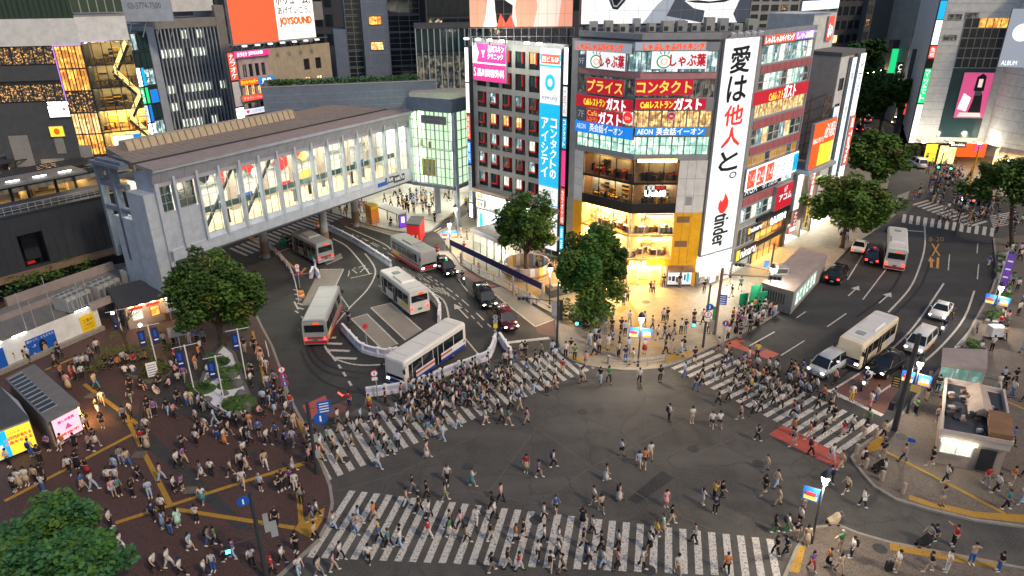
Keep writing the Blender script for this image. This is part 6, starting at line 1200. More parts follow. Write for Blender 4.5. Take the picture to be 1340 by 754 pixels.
 for k in range(4):x=-X+1+k*(Lb-2)/3;q.box(x,x+.03,-W/2+.3,W/2-.3,z+.012,z+.022)
 q.build("roof_seam",n_)
 if unit:
  q=MB().use(roof or paint);q.loft([[(-X+2.6,-.85,z),(-X+2.6,.85,z),(-X+2.75,.75,z+.2),(-X+2.75,-.75,z+.2)],[(-X+5.2,-.85,z),(-X+5.2,.85,z),(-X+5.0,.75,z+.2),(-X+5.0,-.75,z+.2)]]);q.build("roof_unit",n_)
  q=MB().use("frame_grey");q.box(X-2.4,X-1.7,-.4,.4,z+.005,z+.1);q.build("roof_hatch",n_)
 return n_
bus((1113.8,450.3),(1161,415),"cream city bus facing the scramble in the right street behind the silver minivan","bus_cream",None,None,"bus_white",nose="bus_purple")
bus((508.7,348.4),(548.4,378.9),"white city bus standing still in the middle of the terminal seen from behind","bus_white",None,None,"bus_white",text="循環")
bus((560.8,327),(521.5,304.6),"silver and red bus with headlights on driving towards the black taxi","bus_silver","bus_red","bus_red","bus_grey_roof",nose="bus_red")
bus((391.9,297.5),(425,314.5),"grey roofed silver bus at the stop beside the footbridge seen from behind","bus_silver",None,"bus_red","bus_grey_roof")
bus((428.5,375.7),(409,417),"grey bus turning away on the left side of the terminal with red side stripe","bus_silver","bus_red","bus_red","bus_silver",unit=False,L=8.8)
bus((514,468),(595.6,417.5),"silver bus with red and blue lower stripes swinging round the terminal bend","bus_white","bus_blue","bus_red","bus_white",unit=False)
bus((1175.9,302),(1175.9,332),"white bus with red lower edge driving away near the far crossing","bus_white","bus_red",None,"bus_white")
# body heights along the length: (x share, half width, sill, top) of each kind of car
CARS={"sedan":(4.4,1.75,[(0,.62,.38,.62),(.03,.80,.3,.78),(.2,.86,.25,.88),(.34,.87,.22,.95),(.70,.87,.22,.97),(.85,.86,.25,.97),(.97,.80,.32,.88),(1,.66,.4,.72)],[(.27,.74,.93,.94),(.42,.62,.93,1.38),(.66,.62,.95,1.40),(.84,.72,.95,.97)]),
  "van":(4.7,1.80,[(0,.66,.38,.70),(.03,.82,.3,.92),(.14,.88,.25,1.05),(.24,.9,.22,1.10),(.8,.9,.22,1.12),(.96,.88,.28,1.12),(1,.8,.4,1.0)],[(.13,.8,1.06,1.07),(.28,.72,1.06,1.76),(.60,.74,1.1,1.86),(.93,.74,1.1,1.80),(.985,.8,1.1,1.12)]),
  "taxi":(4.4,1.72,[(0,.64,.38,.68),(.03,.80,.3,.88),(.2,.86,.25,.98),(.3,.87,.22,1.02),(.8,.87,.22,1.04),(.96,.84,.28,1.02),(1,.74,.4,.9)],[(.22,.76,.98,.99),(.37,.68,.98,1.66),(.60,.69,1.02,1.74),(.92,.68,1.02,1.66),(.98,.76,1.02,1.04)]),
  "suv":(4.7,1.85,[(0,.68,.42,.76),(.03,.86,.34,.98),(.2,.91,.28,1.08),(.3,.92,.26,1.1),(.8,.92,.26,1.12),(.96,.88,.34,1.1),(1,.78,.46,1.0)],[(.24,.8,1.06,1.07),(.38,.70,1.06,1.62),(.62,.70,1.1,1.70),(.88,.68,1.1,1.62),(.98,.8,1.1,1.13)])}
def car(kind,front,rear,label,paint,cat="car",lamp=None,plate="plate_white",roofm=None,lower=None,heads=True,name="car"):
 f,r=at(*front,.012),at(*rear,.012);c=(f+r)/2;d=f-r;L,W,bd,cab=CARS[kind];n_=empty(name,(c.x,c.y,.012),math.atan2(d.y,d.x),label=label,cat=cat);X=L/2
 ring=lambda x,h,z0,z1,k=.9:[(x,-h*.94,z0),(x,h*.94,z0),(x,h,z0+(z1-z0)*.45),(x,h*.985,z0+(z1-z0)*.8),(x,h*k,z1),(x,-h*k,z1),(x,-h*.985,z0+(z1-z0)*.8),(x,-h,z0+(z1-z0)*.45)]
 b=MB().use(paint);b.sm=True;b.loft([ring(X-s*L,h,z0,z1) for s,h,z0,z1 in bd]);b.build("body",n_)
 g=MB().use("glass_car");rings=[[(X-s*L,-h,z0),(X-s*L,h,z0),(X-s*L,h*(.9 if z1-z0>.1 else 1),z1),(X-s*L,-h*(.9 if z1-z0>.1 else 1),z1)] for s,h,z0,z1 in cab]
 # lean the ends: glass at the front and back, roof panel on top
 vs=[];tops=[(s,h,z1) for s,h,z0,z1 in cab if z1-z0>.1];z0=cab[0][2];s0,sN=cab[0][0],cab[-1][0];h0=cab[0][1]+.05
 base=[(X-s0*L,-h0,z0),(X-s0*L,h0,z0),(X-sN*L,h0,cab[-1][2]),(X-sN*L,-h0,cab[-1][2])];tp=[(X-tops[0][0]*L,-tops[0][1]*.93,tops[0][2]),(X-tops[0][0]*L,tops[0][1]*.93,tops[0][2]),(X-tops[-1][0]*L,tops[-1][1]*.93,tops[-1][2]),(X-tops[-1][0]*L,-tops[-1][1]*.93,tops[-1][2])]
 g.hexa(base[::-1]+tp[::-1]);g.build("windows",n_)
 q=MB().use(roofm or paint);q.sm=True;q.loft([[(X-s*L,-h*.95,z-.03),(X-s*L,h*.95,z-.03),(X-s*L,h*.86,z+.035),(X-s*L,-h*.86,z+.035)] for s,h,z in tops]);q.build("roof",n_)
 for s in (-1,1):
  for bs,ts,ht,zt in ((s0,tops[0][0],tops[0][1],tops[0][2]),(sN,tops[-1][0],tops[-1][1],tops[-1][2]),((s0+sN)/2+.02,(tops[0][0]+tops[-1][0])/2+.02,tops[1][1] if len(tops)>2 else tops[0][1],tops[0][2])):q=MB().use(paint).tube([(X-bs*L,s*(h0+.005),z0-.02),(X-ts*L,s*ht*.94,zt)],.045,5);q.build("pillar",n_)
 if lower:q=MB().use(lower);[q.box(-X+.9,X-1.0,s*W/2*.985+s*.02-.012,s*W/2*.985+s*.02+.012,.4,.62) for s in (-1,1)];q.build("lower_panel",n_)
 zf=bd[1][3]
 for s in (-1,1):
  q=MB().use("glow_head" if heads else "plate_white");q.ball((X-.10,s*W*.36,zf-.17),.12,8,5,.9,1.5,.8);q.build("headlight",n_)
  q=MB().use("glow_tail" if not heads else "ink_red");q.box(-X-.012,-X+.12,s*W*.37-.13,s*W*.37+.13,bd[-2][3]-.3,bd[-2][3]-.1);q.build("taillight",n_)
  q=MB().use(paint);q.ball((X-(s0+.08)*L,s*(W/2+.1),z0+.08),.1,8,5,.7,1.1,.8);q.build("mirror",n_)
  wheel(n_,X-.19*L,s*(W/2-.12),.32);wheel(n_,-X+.18*L,s*(W/2-.12),.32)
 q=MB().use("frame_dark");q.box(X-.06,X-.005,-W*.28,W*.28,zf-.36,zf-.2);q.build("grille",n_)
 for x in (X-.0,-X):q=MB().use(plate);q.box(x-.02,x+.02,-.17,.17,.48,.64);q.build("number_plate",n_)
 if lamp:q=MB().use(lamp);q.ball((X-(tops[0][0]+.06)*L,0,tops[0][2]+.1),.14,8,5,.7,1.4,.8);q.build("roof_lamp",n_)
 return n_
car("taxi",(596,366),(573,345),"black taxi with a green roof lamp facing the scramble behind the motorcyclist","paint_car_black","taxi","glow_green","plate_green");car("van",(642,407),(627,384),"black minivan waiting between the motorcycle and the dark red van","paint_car_black");car("taxi",(670,437),(653.5,412),"dark red van at the terminal's stop line with headlights on","paint_car_maroon")
car("van",(1062,500),(1099,478),"silver minivan first in the queue before the red crossing lane","paint_car_silver");car("suv",(1138,502),(1175,479),"black estate car beside the cream bus with lit headlights","paint_car_black");car("van",(1190,472),(1213,449),"white and orange van with roof rack following the black estate car","paint_car_white","van",roofm="paint_car_white",lower="paint_car_orange")
car("sedan",(1221,430),(1238,406),"white sedan alone in the outer lane of the right street","paint_car_white");car("van",(1103,360),(1085,381),"black car with red tail lights beside the stone subway building","paint_car_black",heads=False);car("taxi",(1143.5,338),(1139,355),"dark red lit taxi driving away left of the white bus","paint_car_navy","taxi","glow_red",heads=False);car("sedan",(1126,325),(1121,339),"white car half under the street tree left of the dark taxi","paint_car_white",heads=False)
car("van",(1139,160),(1136,169),"white van in the far street seen from behind","paint_car_white","van",heads=False);car("taxi",(1127,172),(1126,181),"dark far car with red lights left of the far white van","paint_car_black",heads=False);car("taxi",(1173,172),(1172,163),"yellow taxi coming down the far street","paint_car_yellow","taxi","glow_lamp");car("taxi",(1141,178),(1138,187),"small dark red lit car following the far white van","paint_car_maroon",heads=False);car("sedan",(1268,272),(1290,275),"dark car behind the right edge tree with a red light","paint_car_black")
car("van",(1197,221),(1206,226),"white car with lights among the far crowd","paint_car_white")
b=MB().use("frame_dark");c=at(1202,452,1.95);
for k in range(2):
 pass
def two_wheeler(front,rear,label,paint,name="motorcycle",cat="motorcycle",box=False,rider=True,top="cloth_navy",head=True):
 f,r=at(*front,.012),at(*rear,.012);c=(f+r)/2;d=f-r;n_=empty(name,(c.x,c.y,.012),math.atan2(d.y,d.x),label=label,cat=cat);
 for x in (.62,-.62):t=MB().use("tyre");t.tube([(x,-.06,.31),(x,.06,.31)],.31,16);t.use("rim");t.tube([(x,-.065,.31),(x,.065,.31)],.18,10);t.build("wheel",n_)
 b=MB().use(paint);b.sm=True;b.loft([[(x,-w_,z0),(x,w_,z0),(x,w_*.8,z1),(x,-w_*.8,z1)] for x,w_,z0,z1 in ((-.7,.1,.55,.75),(-.35,.17,.4,.8),(.05,.14,.3,.62),(.3,.18,.35,.85),(.5,.12,.6,1.0))]);b.build("body",n_)
 b=MB().use("frame_dark");b.box(-.68,-.02,-.13,.13,.78,.88);b.build("seat",n_);b=MB().use("steel");b.tube([(.42,-.34,1.06),(.5,0,1.0),(.42,.34,1.06)],.025,6);b.tube([(.62,0,.31),(.48,0,1.0)],.04,6);b.build("handlebar",n_)
 if head:b=MB().use("glow_head");b.ball((.6,0,.85),.1,8,5);b.build("headlight",n_)
 if box:b=MB().use("wall_white");b.box(-.95,-.4,-.25,.25,.9,1.4);b.build("box",n_)
 b=MB().use("glow_tail");b.box(-.76,-.7,-.08,.08,.65,.72);b.build("taillight",n_)
 return n_
MOTOS=[(two_wheeler((609,375),(603,365),"dark motorcycle with headlight between the black taxi and the black minivan","paint_car_black"),"cloth_navy"),(two_wheeler((1124,519),(1134,507),"white delivery scooter with a top box before the stop line","paint_car_white",box=True),"cloth_black"),(two_wheeler((1228,447),(1236,437),"white motorcycle with bright headlight beside the white and orange van","paint_car_white"),"cloth_navy")]

# ============================================================ STREET FURNITURE
def disc_sign(mb,c,rad,face,fm,rim=None,th=.03):
 """round plate at c facing the direction of face"""
 mb.use(rim or fm);mb.tube([c-face*th,c],rad,20);mb.use(fm);mb.tube([c+face*.004,c+face*.008],rad*(.8 if rim else .96),20)
TOCAM=lambda p:Vector((-p.x,-p.y,0)).normalized()
def plate(mb,c,w_,h_,face,m,th=.04):
 s=Vector((-face.y,face.x,0));mb.use(m);mb.hexa([c+s*(a*w_/2)+face*q+Vector((0,0,z)) for z in (-h_/2,h_/2) for a,q in ((1,-th),(-1,-th),(-1,0),(1,0))]);return mb
def street_lamp(base,z,label,banner=None,z0=ZP,lit=True,group=None):
 p=at(*base,z0);n_=empty("street_lamp",(p.x,p.y,z0),label=label,cat="street lamp",group=group);b=MB().use("steel_dark");b.cyl(p.x,p.y,z0,z0+.8,.13,10,.1);b.cyl(p.x,p.y,z0+.8,z-.25,.075,10);part(b,"pole",n_)
 b=MB().use("glow_lamp");b.ball((p.x,p.y,z),.24,12,8,1,1,1.25);part(b,"lamp",n_);b=MB().use("steel_dark");b.loft([[(p.x+r*math.cos(a*.524),p.y+r*math.sin(a*.524),z+h) for a in range(12)] for r,h in ((.34,.22),(.32,.34),(.2,.55),(.05,.72))]);b.cyl(p.x,p.y,z-.42,z-.27,.2,12);part(b,"lamp_cap",n_)
 ld=bpy.data.lights.new("lamp",'POINT');ld.energy=650;ld.color=(1,.86,.66);ld.shadow_soft_size=.3;lo=bpy.data.objects.new("lamp_light",ld);col.objects.link(lo);lo.location=(p.x-.0,p.y-.45,z-.5)
 if banner:
  f=TOCAM(p);s=Vector((-f.y,f.x,0))
  for k,m in enumerate(banner):
   q=MB();c=Vector((p.x,p.y,z-1.5))+s*(.62 if k else-.62);plate(q,c,.95,1.05,f,m[0]);
   for j,mm in enumerate(m[1:]):plate(q,c+f*(.01+.008*j)+Vector((0,0,-.28+.3*j)),.8-.2*j,.3,f,mm,.01)
   q.use("steel_dark");q.tube([Vector((p.x,p.y,z-.95)),c+s*(.4 if k else-.4)+Vector((0,0,.55))],.02,5);part(q,"banner",n_)
 return n_
BN=[("ink_blue","ink_gold","ink_red"),("ink_blue","ink_orange","ink_white")]
street_lamp((718.7,403.6),4.9,"dark street lamp between the tall tree and the striped enclosure");street_lamp((833.5,481),5.2,"street lamp with two colourful banners at the tip of the central pavement",BN);street_lamp((1295,431),4.4,"street lamp with two banners among the planters of the right pavement",BN);street_lamp((1058,714.5),5.4,"bright street lamp with blue and orange banner on the near right corner",BN[:1])
street_lamp((590,329),4.1,"street lamp with blue banners at the left end of the long navy banner",BN);street_lamp((598,306),4.0,"street lamp by the small crossing before the station entrance");street_lamp((1003,404),4.6,"street lamp by the stone subway building above the waiting crowd")
p=at(1190,500);n_=street_lamp((1185,546),5.0,"street lamp with banners attached beside the leaning utility pole",BN)
def signal(base,z,label,arm=None,ped=None,z0=ZP,rad=.11,m="steel_dark",boards=(),color="glow_go",name="signal_pole",lean=(0,0)):
 p=at(*base,z0);n_=empty(name,(p.x,p.y,z0),label=label,cat="pole");b=MB().use(m);b.tube([(p.x,p.y,z0),(p.x+lean[0],p.y+lean[1],z)],[rad*1.15,rad*.85],10);part(b,"pole",n_);f=TOCAM(p);s=Vector((-f.y,f.x,0))
 if arm:
  for dz,ln_ in arm:
   b=MB().use(m);e=Vector((p.x,p.y,dz))+s*ln_;b.tube([Vector((p.x,p.y,dz-.3)),e],.05,6);part(b,"arm",n_);b=MB().use("frame_dark");c=e-Vector((0,0,.05));plate(b,c,1.25,.45,f,"frame_grey",.2)
   b.use("frame_dark")
   for k in range(3):b.tube([c+s*(.38*(k-1))+f*.01,c+s*(.38*(k-1))+f*.16],.15,10)
   part(b,"traffic_light",n_)
 if ped:
  for dz,ln_,cm in ped:
   e=Vector((p.x,p.y,dz))+s*ln_;b=MB().use(m);b.tube([Vector((p.x,p.y,dz+.3)),e+Vector((0,0,.3))],.03,6);plate(b,e,.38,.75,f,"frame_dark",.2);plate(b,e+Vector((0,0,-.17 if cm=="glow_go" else .17))+f*.006,.27,.27,f,cm,.012);part(b,"pedestrian_light",n_)
 for kind,dz,ln_,*a in boards:
  c=Vector((p.x,p.y,dz))+s*ln_+f*.16;b=MB()
  if kind=='disc':disc_sign(b,c,a[0],f,a[1],a[2] if len(a)>2 else None);b.use("ink_white" if a[1]=="ink_blue" else "ink_navy");plate(b,c+f*.02,a[0]*.25,a[0]*1.0,f,"ink_white" if a[1]=="ink_blue" else "ink_blue",.004)
  else:plate(b,c,a[0],a[1],f,a[2]);[plate(b,c+f*.01+Vector((0,0,a[1]*(.3-.22*k))),a[0]*.7,a[1]*.08,f,a[3],.004) for k in range(4)] if len(a)>3 else None
  b.use(m);b.tube([Vector((p.x,p.y,dz)),c-f*.05],.02,5);part(b,"road_sign",n_)
 return n_
signal((728,456),7.4,"black signal pole at the terminal's stop line left of the tall tree",arm=[(5.6,-3.4)],ped=[(3.1,1.9,"glow_go")],boards=[('b',4.6,-.35,.5,1.6,"frame_grey"),('b',4.4,.3,.35,2.2,"frame_dark")])
signal((919,457),7.0,"signal pole with blue and red round signs before the white advertisement tower",ped=[(2.6,-1.1,"glow_go")],boards=[('disc',4.7,.2,.36,"ink_blue"),('disc',3.9,.1,.36,"ink_white","ink_red"),('b',3.3,.1,.5,.35,"plate_white")])
signal((934,440),7.6,"brown pole with long signal arms beside the waiting crowd",arm=[(7.2,5.0)],m="rust_steel",rad=.17,boards=[('b',4.2,.4,.8,1.1,"ink_blue","ink_white"),('b',1.1,-.3,.5,1.3,"frame_grey")])
signal((1001,400),7.4,"tall dark pole beside the green panels and the stone subway building",arm=[(4.4,-3.3)],boards=[('b',4.9,-.5,.5,.8,"ink_blue"),('b',4.6,.5,.6,1.0,"frame_dark"),('disc',2.6,.5,.26,"ink_white","ink_red")],color="glow_stop")
signal((1168,568),9.0,"leaning dark utility pole by the police box on the right pavement",rad=.2,boards=[('b',4.6,-.7,.6,1.0,"frame_dark","ink_gold"),('b',4.4,.7,.7,.6,"ink_gold")],ped=[(2.2,-.6,"frame_dark")])
signal((413,617),6.6,"dark pole with blue arrow sign between plaza and upper crossing",rad=.15,boards=[('disc',5.0,.75,.5,"ink_blue"),('b',5.9,1.1,.95,1.0,"ink_blue","ink_white"),('b',3.4,.25,.3,.7,"frame_grey"),('b',2.0,.2,.3,.7,"frame_grey")])
signal((346,756),7.0,"dark pole with a green pedestrian light in the lower left of the crossing",rad=.14,ped=[(3.6,.9,"glow_go"),(3.4,-1.8,"glow_go")],boards=[('disc',6.6,-.45,.35,"ink_blue"),('b',4.6,.55,.3,1.4,"frame_grey"),('b',4.0,.9,.4,1.2,"frame_grey")])
signal((373,519),3.4,"white post carrying three red and blue round signs at the plaza's kerb",rad=.05,m="steel",boards=[('disc',3.2,0,.3,"ink_white","ink_red"),('disc',2.5,.05,.3,"ink_blue","ink_red"),('disc',1.8,.1,.3,"ink_blue","ink_red")],name="sign_post")
signal((392.6,374),3.1,"white post with red and blue round signs at the left island's end",rad=.05,m="steel",z0=0,boards=[('disc',2.9,0,.3,"ink_white","ink_red"),('b',2.4,0,.4,.35,"plate_white"),('disc',1.9,.05,.28,"ink_blue","ink_red")],name="sign_post")
signal((492.8,520),3.0,"white post with a red ringed round sign at the long barrier's left end",rad=.05,m="steel",z0=0,boards=[('disc',2.7,-.1,.32,"ink_white","ink_red"),('b',2.15,-.1,.5,.3,"plate_white")],name="sign_post")
signal((479.7,452),2.6,"white post with a red no entry sign between two concrete bus bays",rad=.04,m="steel",z0=0,boards=[('disc',2.4,0,.28,"ink_red")],name="sign_post")
signal((583,327),2.8,"blue and red sign post by the crossing at the silver and red bus",rad=.05,m="steel",boards=[('disc',2.6,.6,.3,"ink_white","ink_red"),('b',2.2,0,.4,.9,"ink_blue")],name="sign_post")
signal((351,313),4.6,"slim pole with a green light under the footbridge",rad=.06,m="steel",z0=0,ped=[(4.3,.6,"glow_go")])
signal((425,294),5.4,"slim grey pole at the upper end of the long barrier",rad=.06,m="steel",z0=0)
signal((1250,312),6.0,"signal pole with red light left of the right edge tree",rad=.09,arm=None,ped=[(5.0,1.2,"glow_stop"),(4.8,-.8,"frame_dark")],z0=0);signal((1222,262),7.5,"dark signal pole with green lights behind the far crossing",rad=.1,ped=[(5.2,1.6,"glow_go"),(5.2,-.2,"glow_go"),(6.8,-2.2,"glow_stop")])
signal((945,455),3.0,"low post with a blue and red no parking disc among the waiting crowd",rad=.05,m="steel",boards=[('disc',2.7,0,.32,"ink_blue","ink_red")],name="sign_post")
signal((648,447),3.0,"grey post with stacked discs at the barrier's corner by the dark red van",rad=.06,m="steel",z0=0,boards=[('disc',2.9,0,.26,"frame_grey"),('disc',2.4,0,.26,"frame_grey"),('b',1.9,0,.4,.5,"ink_yellow")],name="sign_post")
signal((1180,612),2.6,"thin sign post with a small blue plate on the right pavement",rad=.04,m="steel",boards=[('b',2.4,.1,.5,.3,"ink_blue")],name="sign_post")
# white and lilac barriers of the terminal
def barrier(L,label,h=.95,z0=0,m="plastic_white",m2="plastic_lilac",step=1.25,name="traffic_barrier",solid=True):
 P=smooth([(p.x,p.y) for p in px(L,z0)],3);c=sum(P,Vector((0,0)))/len(P);n_=empty(name,(P[0].x,P[0].y,z0),label=label,cat="barrier");b=MB().use(m)
 if solid:strip(b,P,.36,z0+.02,z0+h*.42);b.use(m2);strip(b,P,.2,z0+h*.42,z0+h*.86);b.use(m);strip(b,P,.26,z0+h*.86,z0+h)
 else:
  for z in (.4,.72,h):b2=[Vector((p.x,p.y,z0+z)) for p in P];b.tube(b2,.035,5)
 part(b,"rail",n_);acc=0
 for a,e in zip(P,P[1:]):
  acc+=(e-a).length
  if acc>step:acc=0;part(MB().use(m if solid else m2).cyl(e.x,e.y,z0,z0+h+.08,.2 if solid else .05,8),"post",n_)
 return n_
barrier([(448,431),(462,447),(475,459),(503,466),(520,463)],"white and lilac barrier curving round the lower ends of the bus bays");barrier([(559,385),(569,396),(575,406),(574,421)],"short white and lilac barrier right of the standing white bus")
barrier([(478,517),(518,512),(554,503),(587,489),(625,475),(640,467),(648,446)],"long white barrier between the packed upper crossing and the bus bend");barrier([(653,445),(660,456),(668,469)],"short white barrier beside the dark red van at the crossing")
barrier([(427,297),(462,315),(493,335),(512,348)],"long lilac barrier dividing the terminal lanes behind the white bus");barrier([(343,317),(362,331),(381,354),(389,381),(391,395)],"white railing along the left island of the terminal",solid=False,h=1.0);barrier([(396,327),(405,336),(414,348),(413,355)],"white bus stop railing beside the queue at the grey roofed bus",solid=False,h=1.0);barrier([(407,362),(412,354),(418,362)],"small white barrier behind the turning grey bus",h=.9)
barrier([(348,453),(352,468)],"short white guard rail on the plaza kerb by the large tree",z0=ZP,h=.9,solid=False)
barrier([(600,342),(628,360),(656,372),(690,392),(722,411)],"grey guard rail along the kerb under the long navy banner",z0=ZP,h=.85,m="frame_white",m2="frame_grey",solid=False,step=1.8);barrier([(795,478),(813,481),(833,482),(852,480),(869,477)],"grey kerb guard rail with posts at the tip of the central pavement",z0=ZP,h=.85,m="steel",m2="steel",solid=False,step=1.6)
barrier([(948,445),(962,438),(985,430),(1003,419)],"grey guard rail behind the crowd waiting at the right street",z0=ZP,h=.95,m="frame_grey",m2="frame_grey",solid=False,step=1.4);barrier([(436,275),(455,283),(476,289),(500,295)],"white guard rail along the station entrance kerb",z0=ZP,h=.85,m="frame_white",m2="frame_grey",solid=False)
barrier([(1262,452),(1248,468),(1236,482)],"grey guard rail at the kerb behind the glass lift box",z0=ZP,h=.9,m="frame_grey",m2="frame_grey",solid=False);barrier([(256,515),(280,540),(300,548)],"dark rail at the front of the white gravel garden",z0=ZP,h=.8,m="frame_grey",m2="steel_dark",solid=False);barrier([(262,492),(274,470),(288,452)],"dark rail at the left of the white gravel garden",z0=ZP,h=.8,m="steel_dark",m2="steel_dark",solid=False)
p=at(394,386);b=MB().use("paint_car_orange");b.cyl(p.x,p.y,0,.75,.42,14,.36);b.use("plate_white");b.cyl(p.x,p.y,.25,.45,.415,14,.40);tag(b.build("safety_barrel"),"orange barrel with a white band at the left island's tip","barrel")
p=at(416,295);b=MB().use("paint_car_orange");b.cyl(p.x,p.y,0,.9,.4,12,.34);b.use("plate_white");b.cyl(p.x,p.y,.3,.5,.41,12,.39);tag(b.build("safety_barrel"),"orange barrel at the upper end of the long barrier","barrel")
p=at(374,315);b=MB().use("green_panel");b.cyl(p.x,p.y,0,.5,.9,12);o=tag(b.build("planter"),"green planter beside the post under the footbridge","planter");b=MB();leaves(b,(p.x,p.y,.8),.8,.8,.4,80,.14,("leaf_fresh","leaf_mid"),rg,0);b.build("plant",o)
# long navy banner
A_,C_=at(590,331,ZP),at(708,392,ZP);NB=Face((A_.x,A_.y),(C_.x,C_.y));n_=empty("long_banner",(A_.x,A_.y,ZP),label="long navy blue banner stretched along the pavement beside the taxi lane",cat="banner");b=MB().use("canvas_blue");NB.box(b,0,NB.L,1.35,2.15,-.03,0);part(b,"cloth",n_);b=MB().use("steel")
for k in range(8):NB.box(b,k*NB.L/7-.06,k*NB.L/7+.06,ZP,2.3,-.16,-.04)
part(b,"post",n_)
for k,(a,g) in enumerate((((604,344),0),((627,357),0),((672,386),0),((694,398),0))):
 p=at(*a,ZP);b=MB().use("wall_beige");b.cyl(p.x,p.y,ZP,1.5,.16,10);b.ball((p.x,p.y,1.5),.17,10,5);tag(b.build("stone_bollard"),"pale stone post on the pavement in front of the long navy banner","bollard","pale posts before the long navy banner")
# striped round enclosure of the tree, round planter of the tall tree
p=at(690,357,ZP);n_=empty("striped_enclosure",(p.x,p.y,ZP),label="round enclosure with pastel stripes and wooden rim around the tree",cat="planter");b=MB();N=30;st=("wall_pink","plastic_lilac","wall_beige","wall_pink","roof_mauve","ink_gold","plastic_white")
for k in range(N):
 a0,a1=6.283*k/N,6.283*(k+1)/N;b.use(st[k*3 % 7]);q=lambda a,r,z:(p.x+r*math.cos(a),p.y+r*math.sin(a),z);b.hexa([q(a0,2.9,ZP),q(a1,2.9,ZP),q(a1,2.7,ZP),q(a0,2.7,ZP),q(a0,2.9,1.7),q(a1,2.9,1.7),q(a1,2.7,1.7),q(a0,2.7,1.7)])
part(b,"wall",n_);b=MB().use("wood");b.tube([(p.x+3.3*math.cos(a),p.y+3.3*math.sin(a),.75) for a in [math.pi*(1.0+k/10) for k in range(11)]],.12,6);part(b,"bench",n_)
p=at(773,420,ZP);b=MB().use("stone");b.cyl(p.x,p.y,ZP,.6,1.75,24,1.7);o=tag(b.build("round_planter"),"round stone planter under the tall two tiered tree with people sitting round it","planter");b=MB().use("soil");b.cyl(p.x,p.y,.6,.65,1.45,20);b.build("soil",o)
p=at(726,388,ZP);b=MB().use("stone");b.prism([(p.x-.5,p.y-.6),(p.x+3.8,p.y+1.8),(p.x+3.2,p.y+3.4),(p.x-1.1,p.y+1)],ZP,1.1);b.use("wall_grey");b.prism([(p.x-.2,p.y+.3),(p.x+3.3,p.y+2.2),(p.x+3.0,p.y+2.9),(p.x-.5,p.y+1.0)],1.1,1.2);tag(b.build("stone_wall"),"low stone bed wall left of the tall tree","planter")
# subway entrances
def boxroof(L,z,name,label,cat,wallm,roofm,th=.25,wz=None,inset=.97):
 P=px(L,z);c=sum(P,Vector((0,0,0)))/len(P);n_=empty(name,(c.x,c.y,ZP),label=label,cat=cat);b=MB().use(roofm);b.prism([(p.x,p.y) for p in P],z-th,z);part(b,"roof",n_);b=MB().use(wallm);b.prism([(c.x+(p.x-c.x)*inset,c.y+(p.y-c.y)*inset) for p in P],ZP,z-th-.004);part(b,"wall",n_);return n_,P
n_,P=boxroof([(997,373),(1039,386),(1084,338),(1049,326)],3.0,"subway_entrance","low stone subway entrance building with a lit side window strip","building","concrete","roof_mauve")
SFc=Face((P[1].x,P[1].y),(P[2].x,P[2].y))
for k in range(6):window(SFc,1.0+k*1.35,2.25+k*1.35,.9,2.5,n_,"lit_green","frame_white",1,2,.02)
b=MB().use("wall_grey");c=at(1022,357,3.4);b.box(c.x-.7,c.x+.7,c.y-.5,c.y+.6,3.02,3.8);b.use("steel_dark");b.box(c.x-.6,c.x+.6,c.y-.52,c.y-.5,3.15,3.7);part(b,"vent_box",n_);FFc=Face((P[0].x,P[0].y),(P[1].x,P[1].y));b=MB().use("steel_dark")
for k in range(9):FFc.box(b,.3+k*.3,.42+k*.3,1.2,2.4,.02,.06)
part(b,"grille",n_)
for k,(a,w_,h_,lab) in enumerate((((986,404),1.3,2.6,"tall left"),((994,411),1.3,2.4,"tall right"),((972,402),1.1,1.4,"low left"),((933,425),.4,1.9,"narrow"))):p=at(*a,ZP);b=MB();plate(b,Vector((p.x,p.y,ZP+h_/2)),w_,h_,Vector((.3,-.95,0)).normalized(),"green_panel",.06);tag(b.build("construction_panel"),f"{lab} green site panel by the subway stairs","panel")
A_,C_=at(618,326,ZP),at(656,345,ZP);UF=Face((A_.x,A_.y),(C_.x,C_.y));n_=empty("subway_stairs",UF.p(UF.L/2,ZP,-2),label="grey flat roofed subway stairs with glass sides before the street level screen",cat="canopy");b=MB().use("panel_mauve");UF.box(b,-.2,UF.L+.2,2.7,3.15,-4,0);b.use("roof_grey");UF.box(b,.1,UF.L-.1,3.15,3.2,-3.6,-.3);part(b,"roof",n_);b=MB().use("steel")
for k in range(5):
 for d in (-.2,-3.8):UF.box(b,k*UF.L/4.2,k*UF.L/4.2+.15,ZP,2.7,d-.1,d)
part(b,"post",n_);b=MB().use("pane");UF.box(b,.2,UF.L-.2,ZP,1.5,-.2,-.15);part(b,"glass_side",n_);b=MB().use("glow_ceiling");UF.box(b,1,UF.L-1,2.6,2.66,-2.4,-1.9);part(b,"lamp",n_)
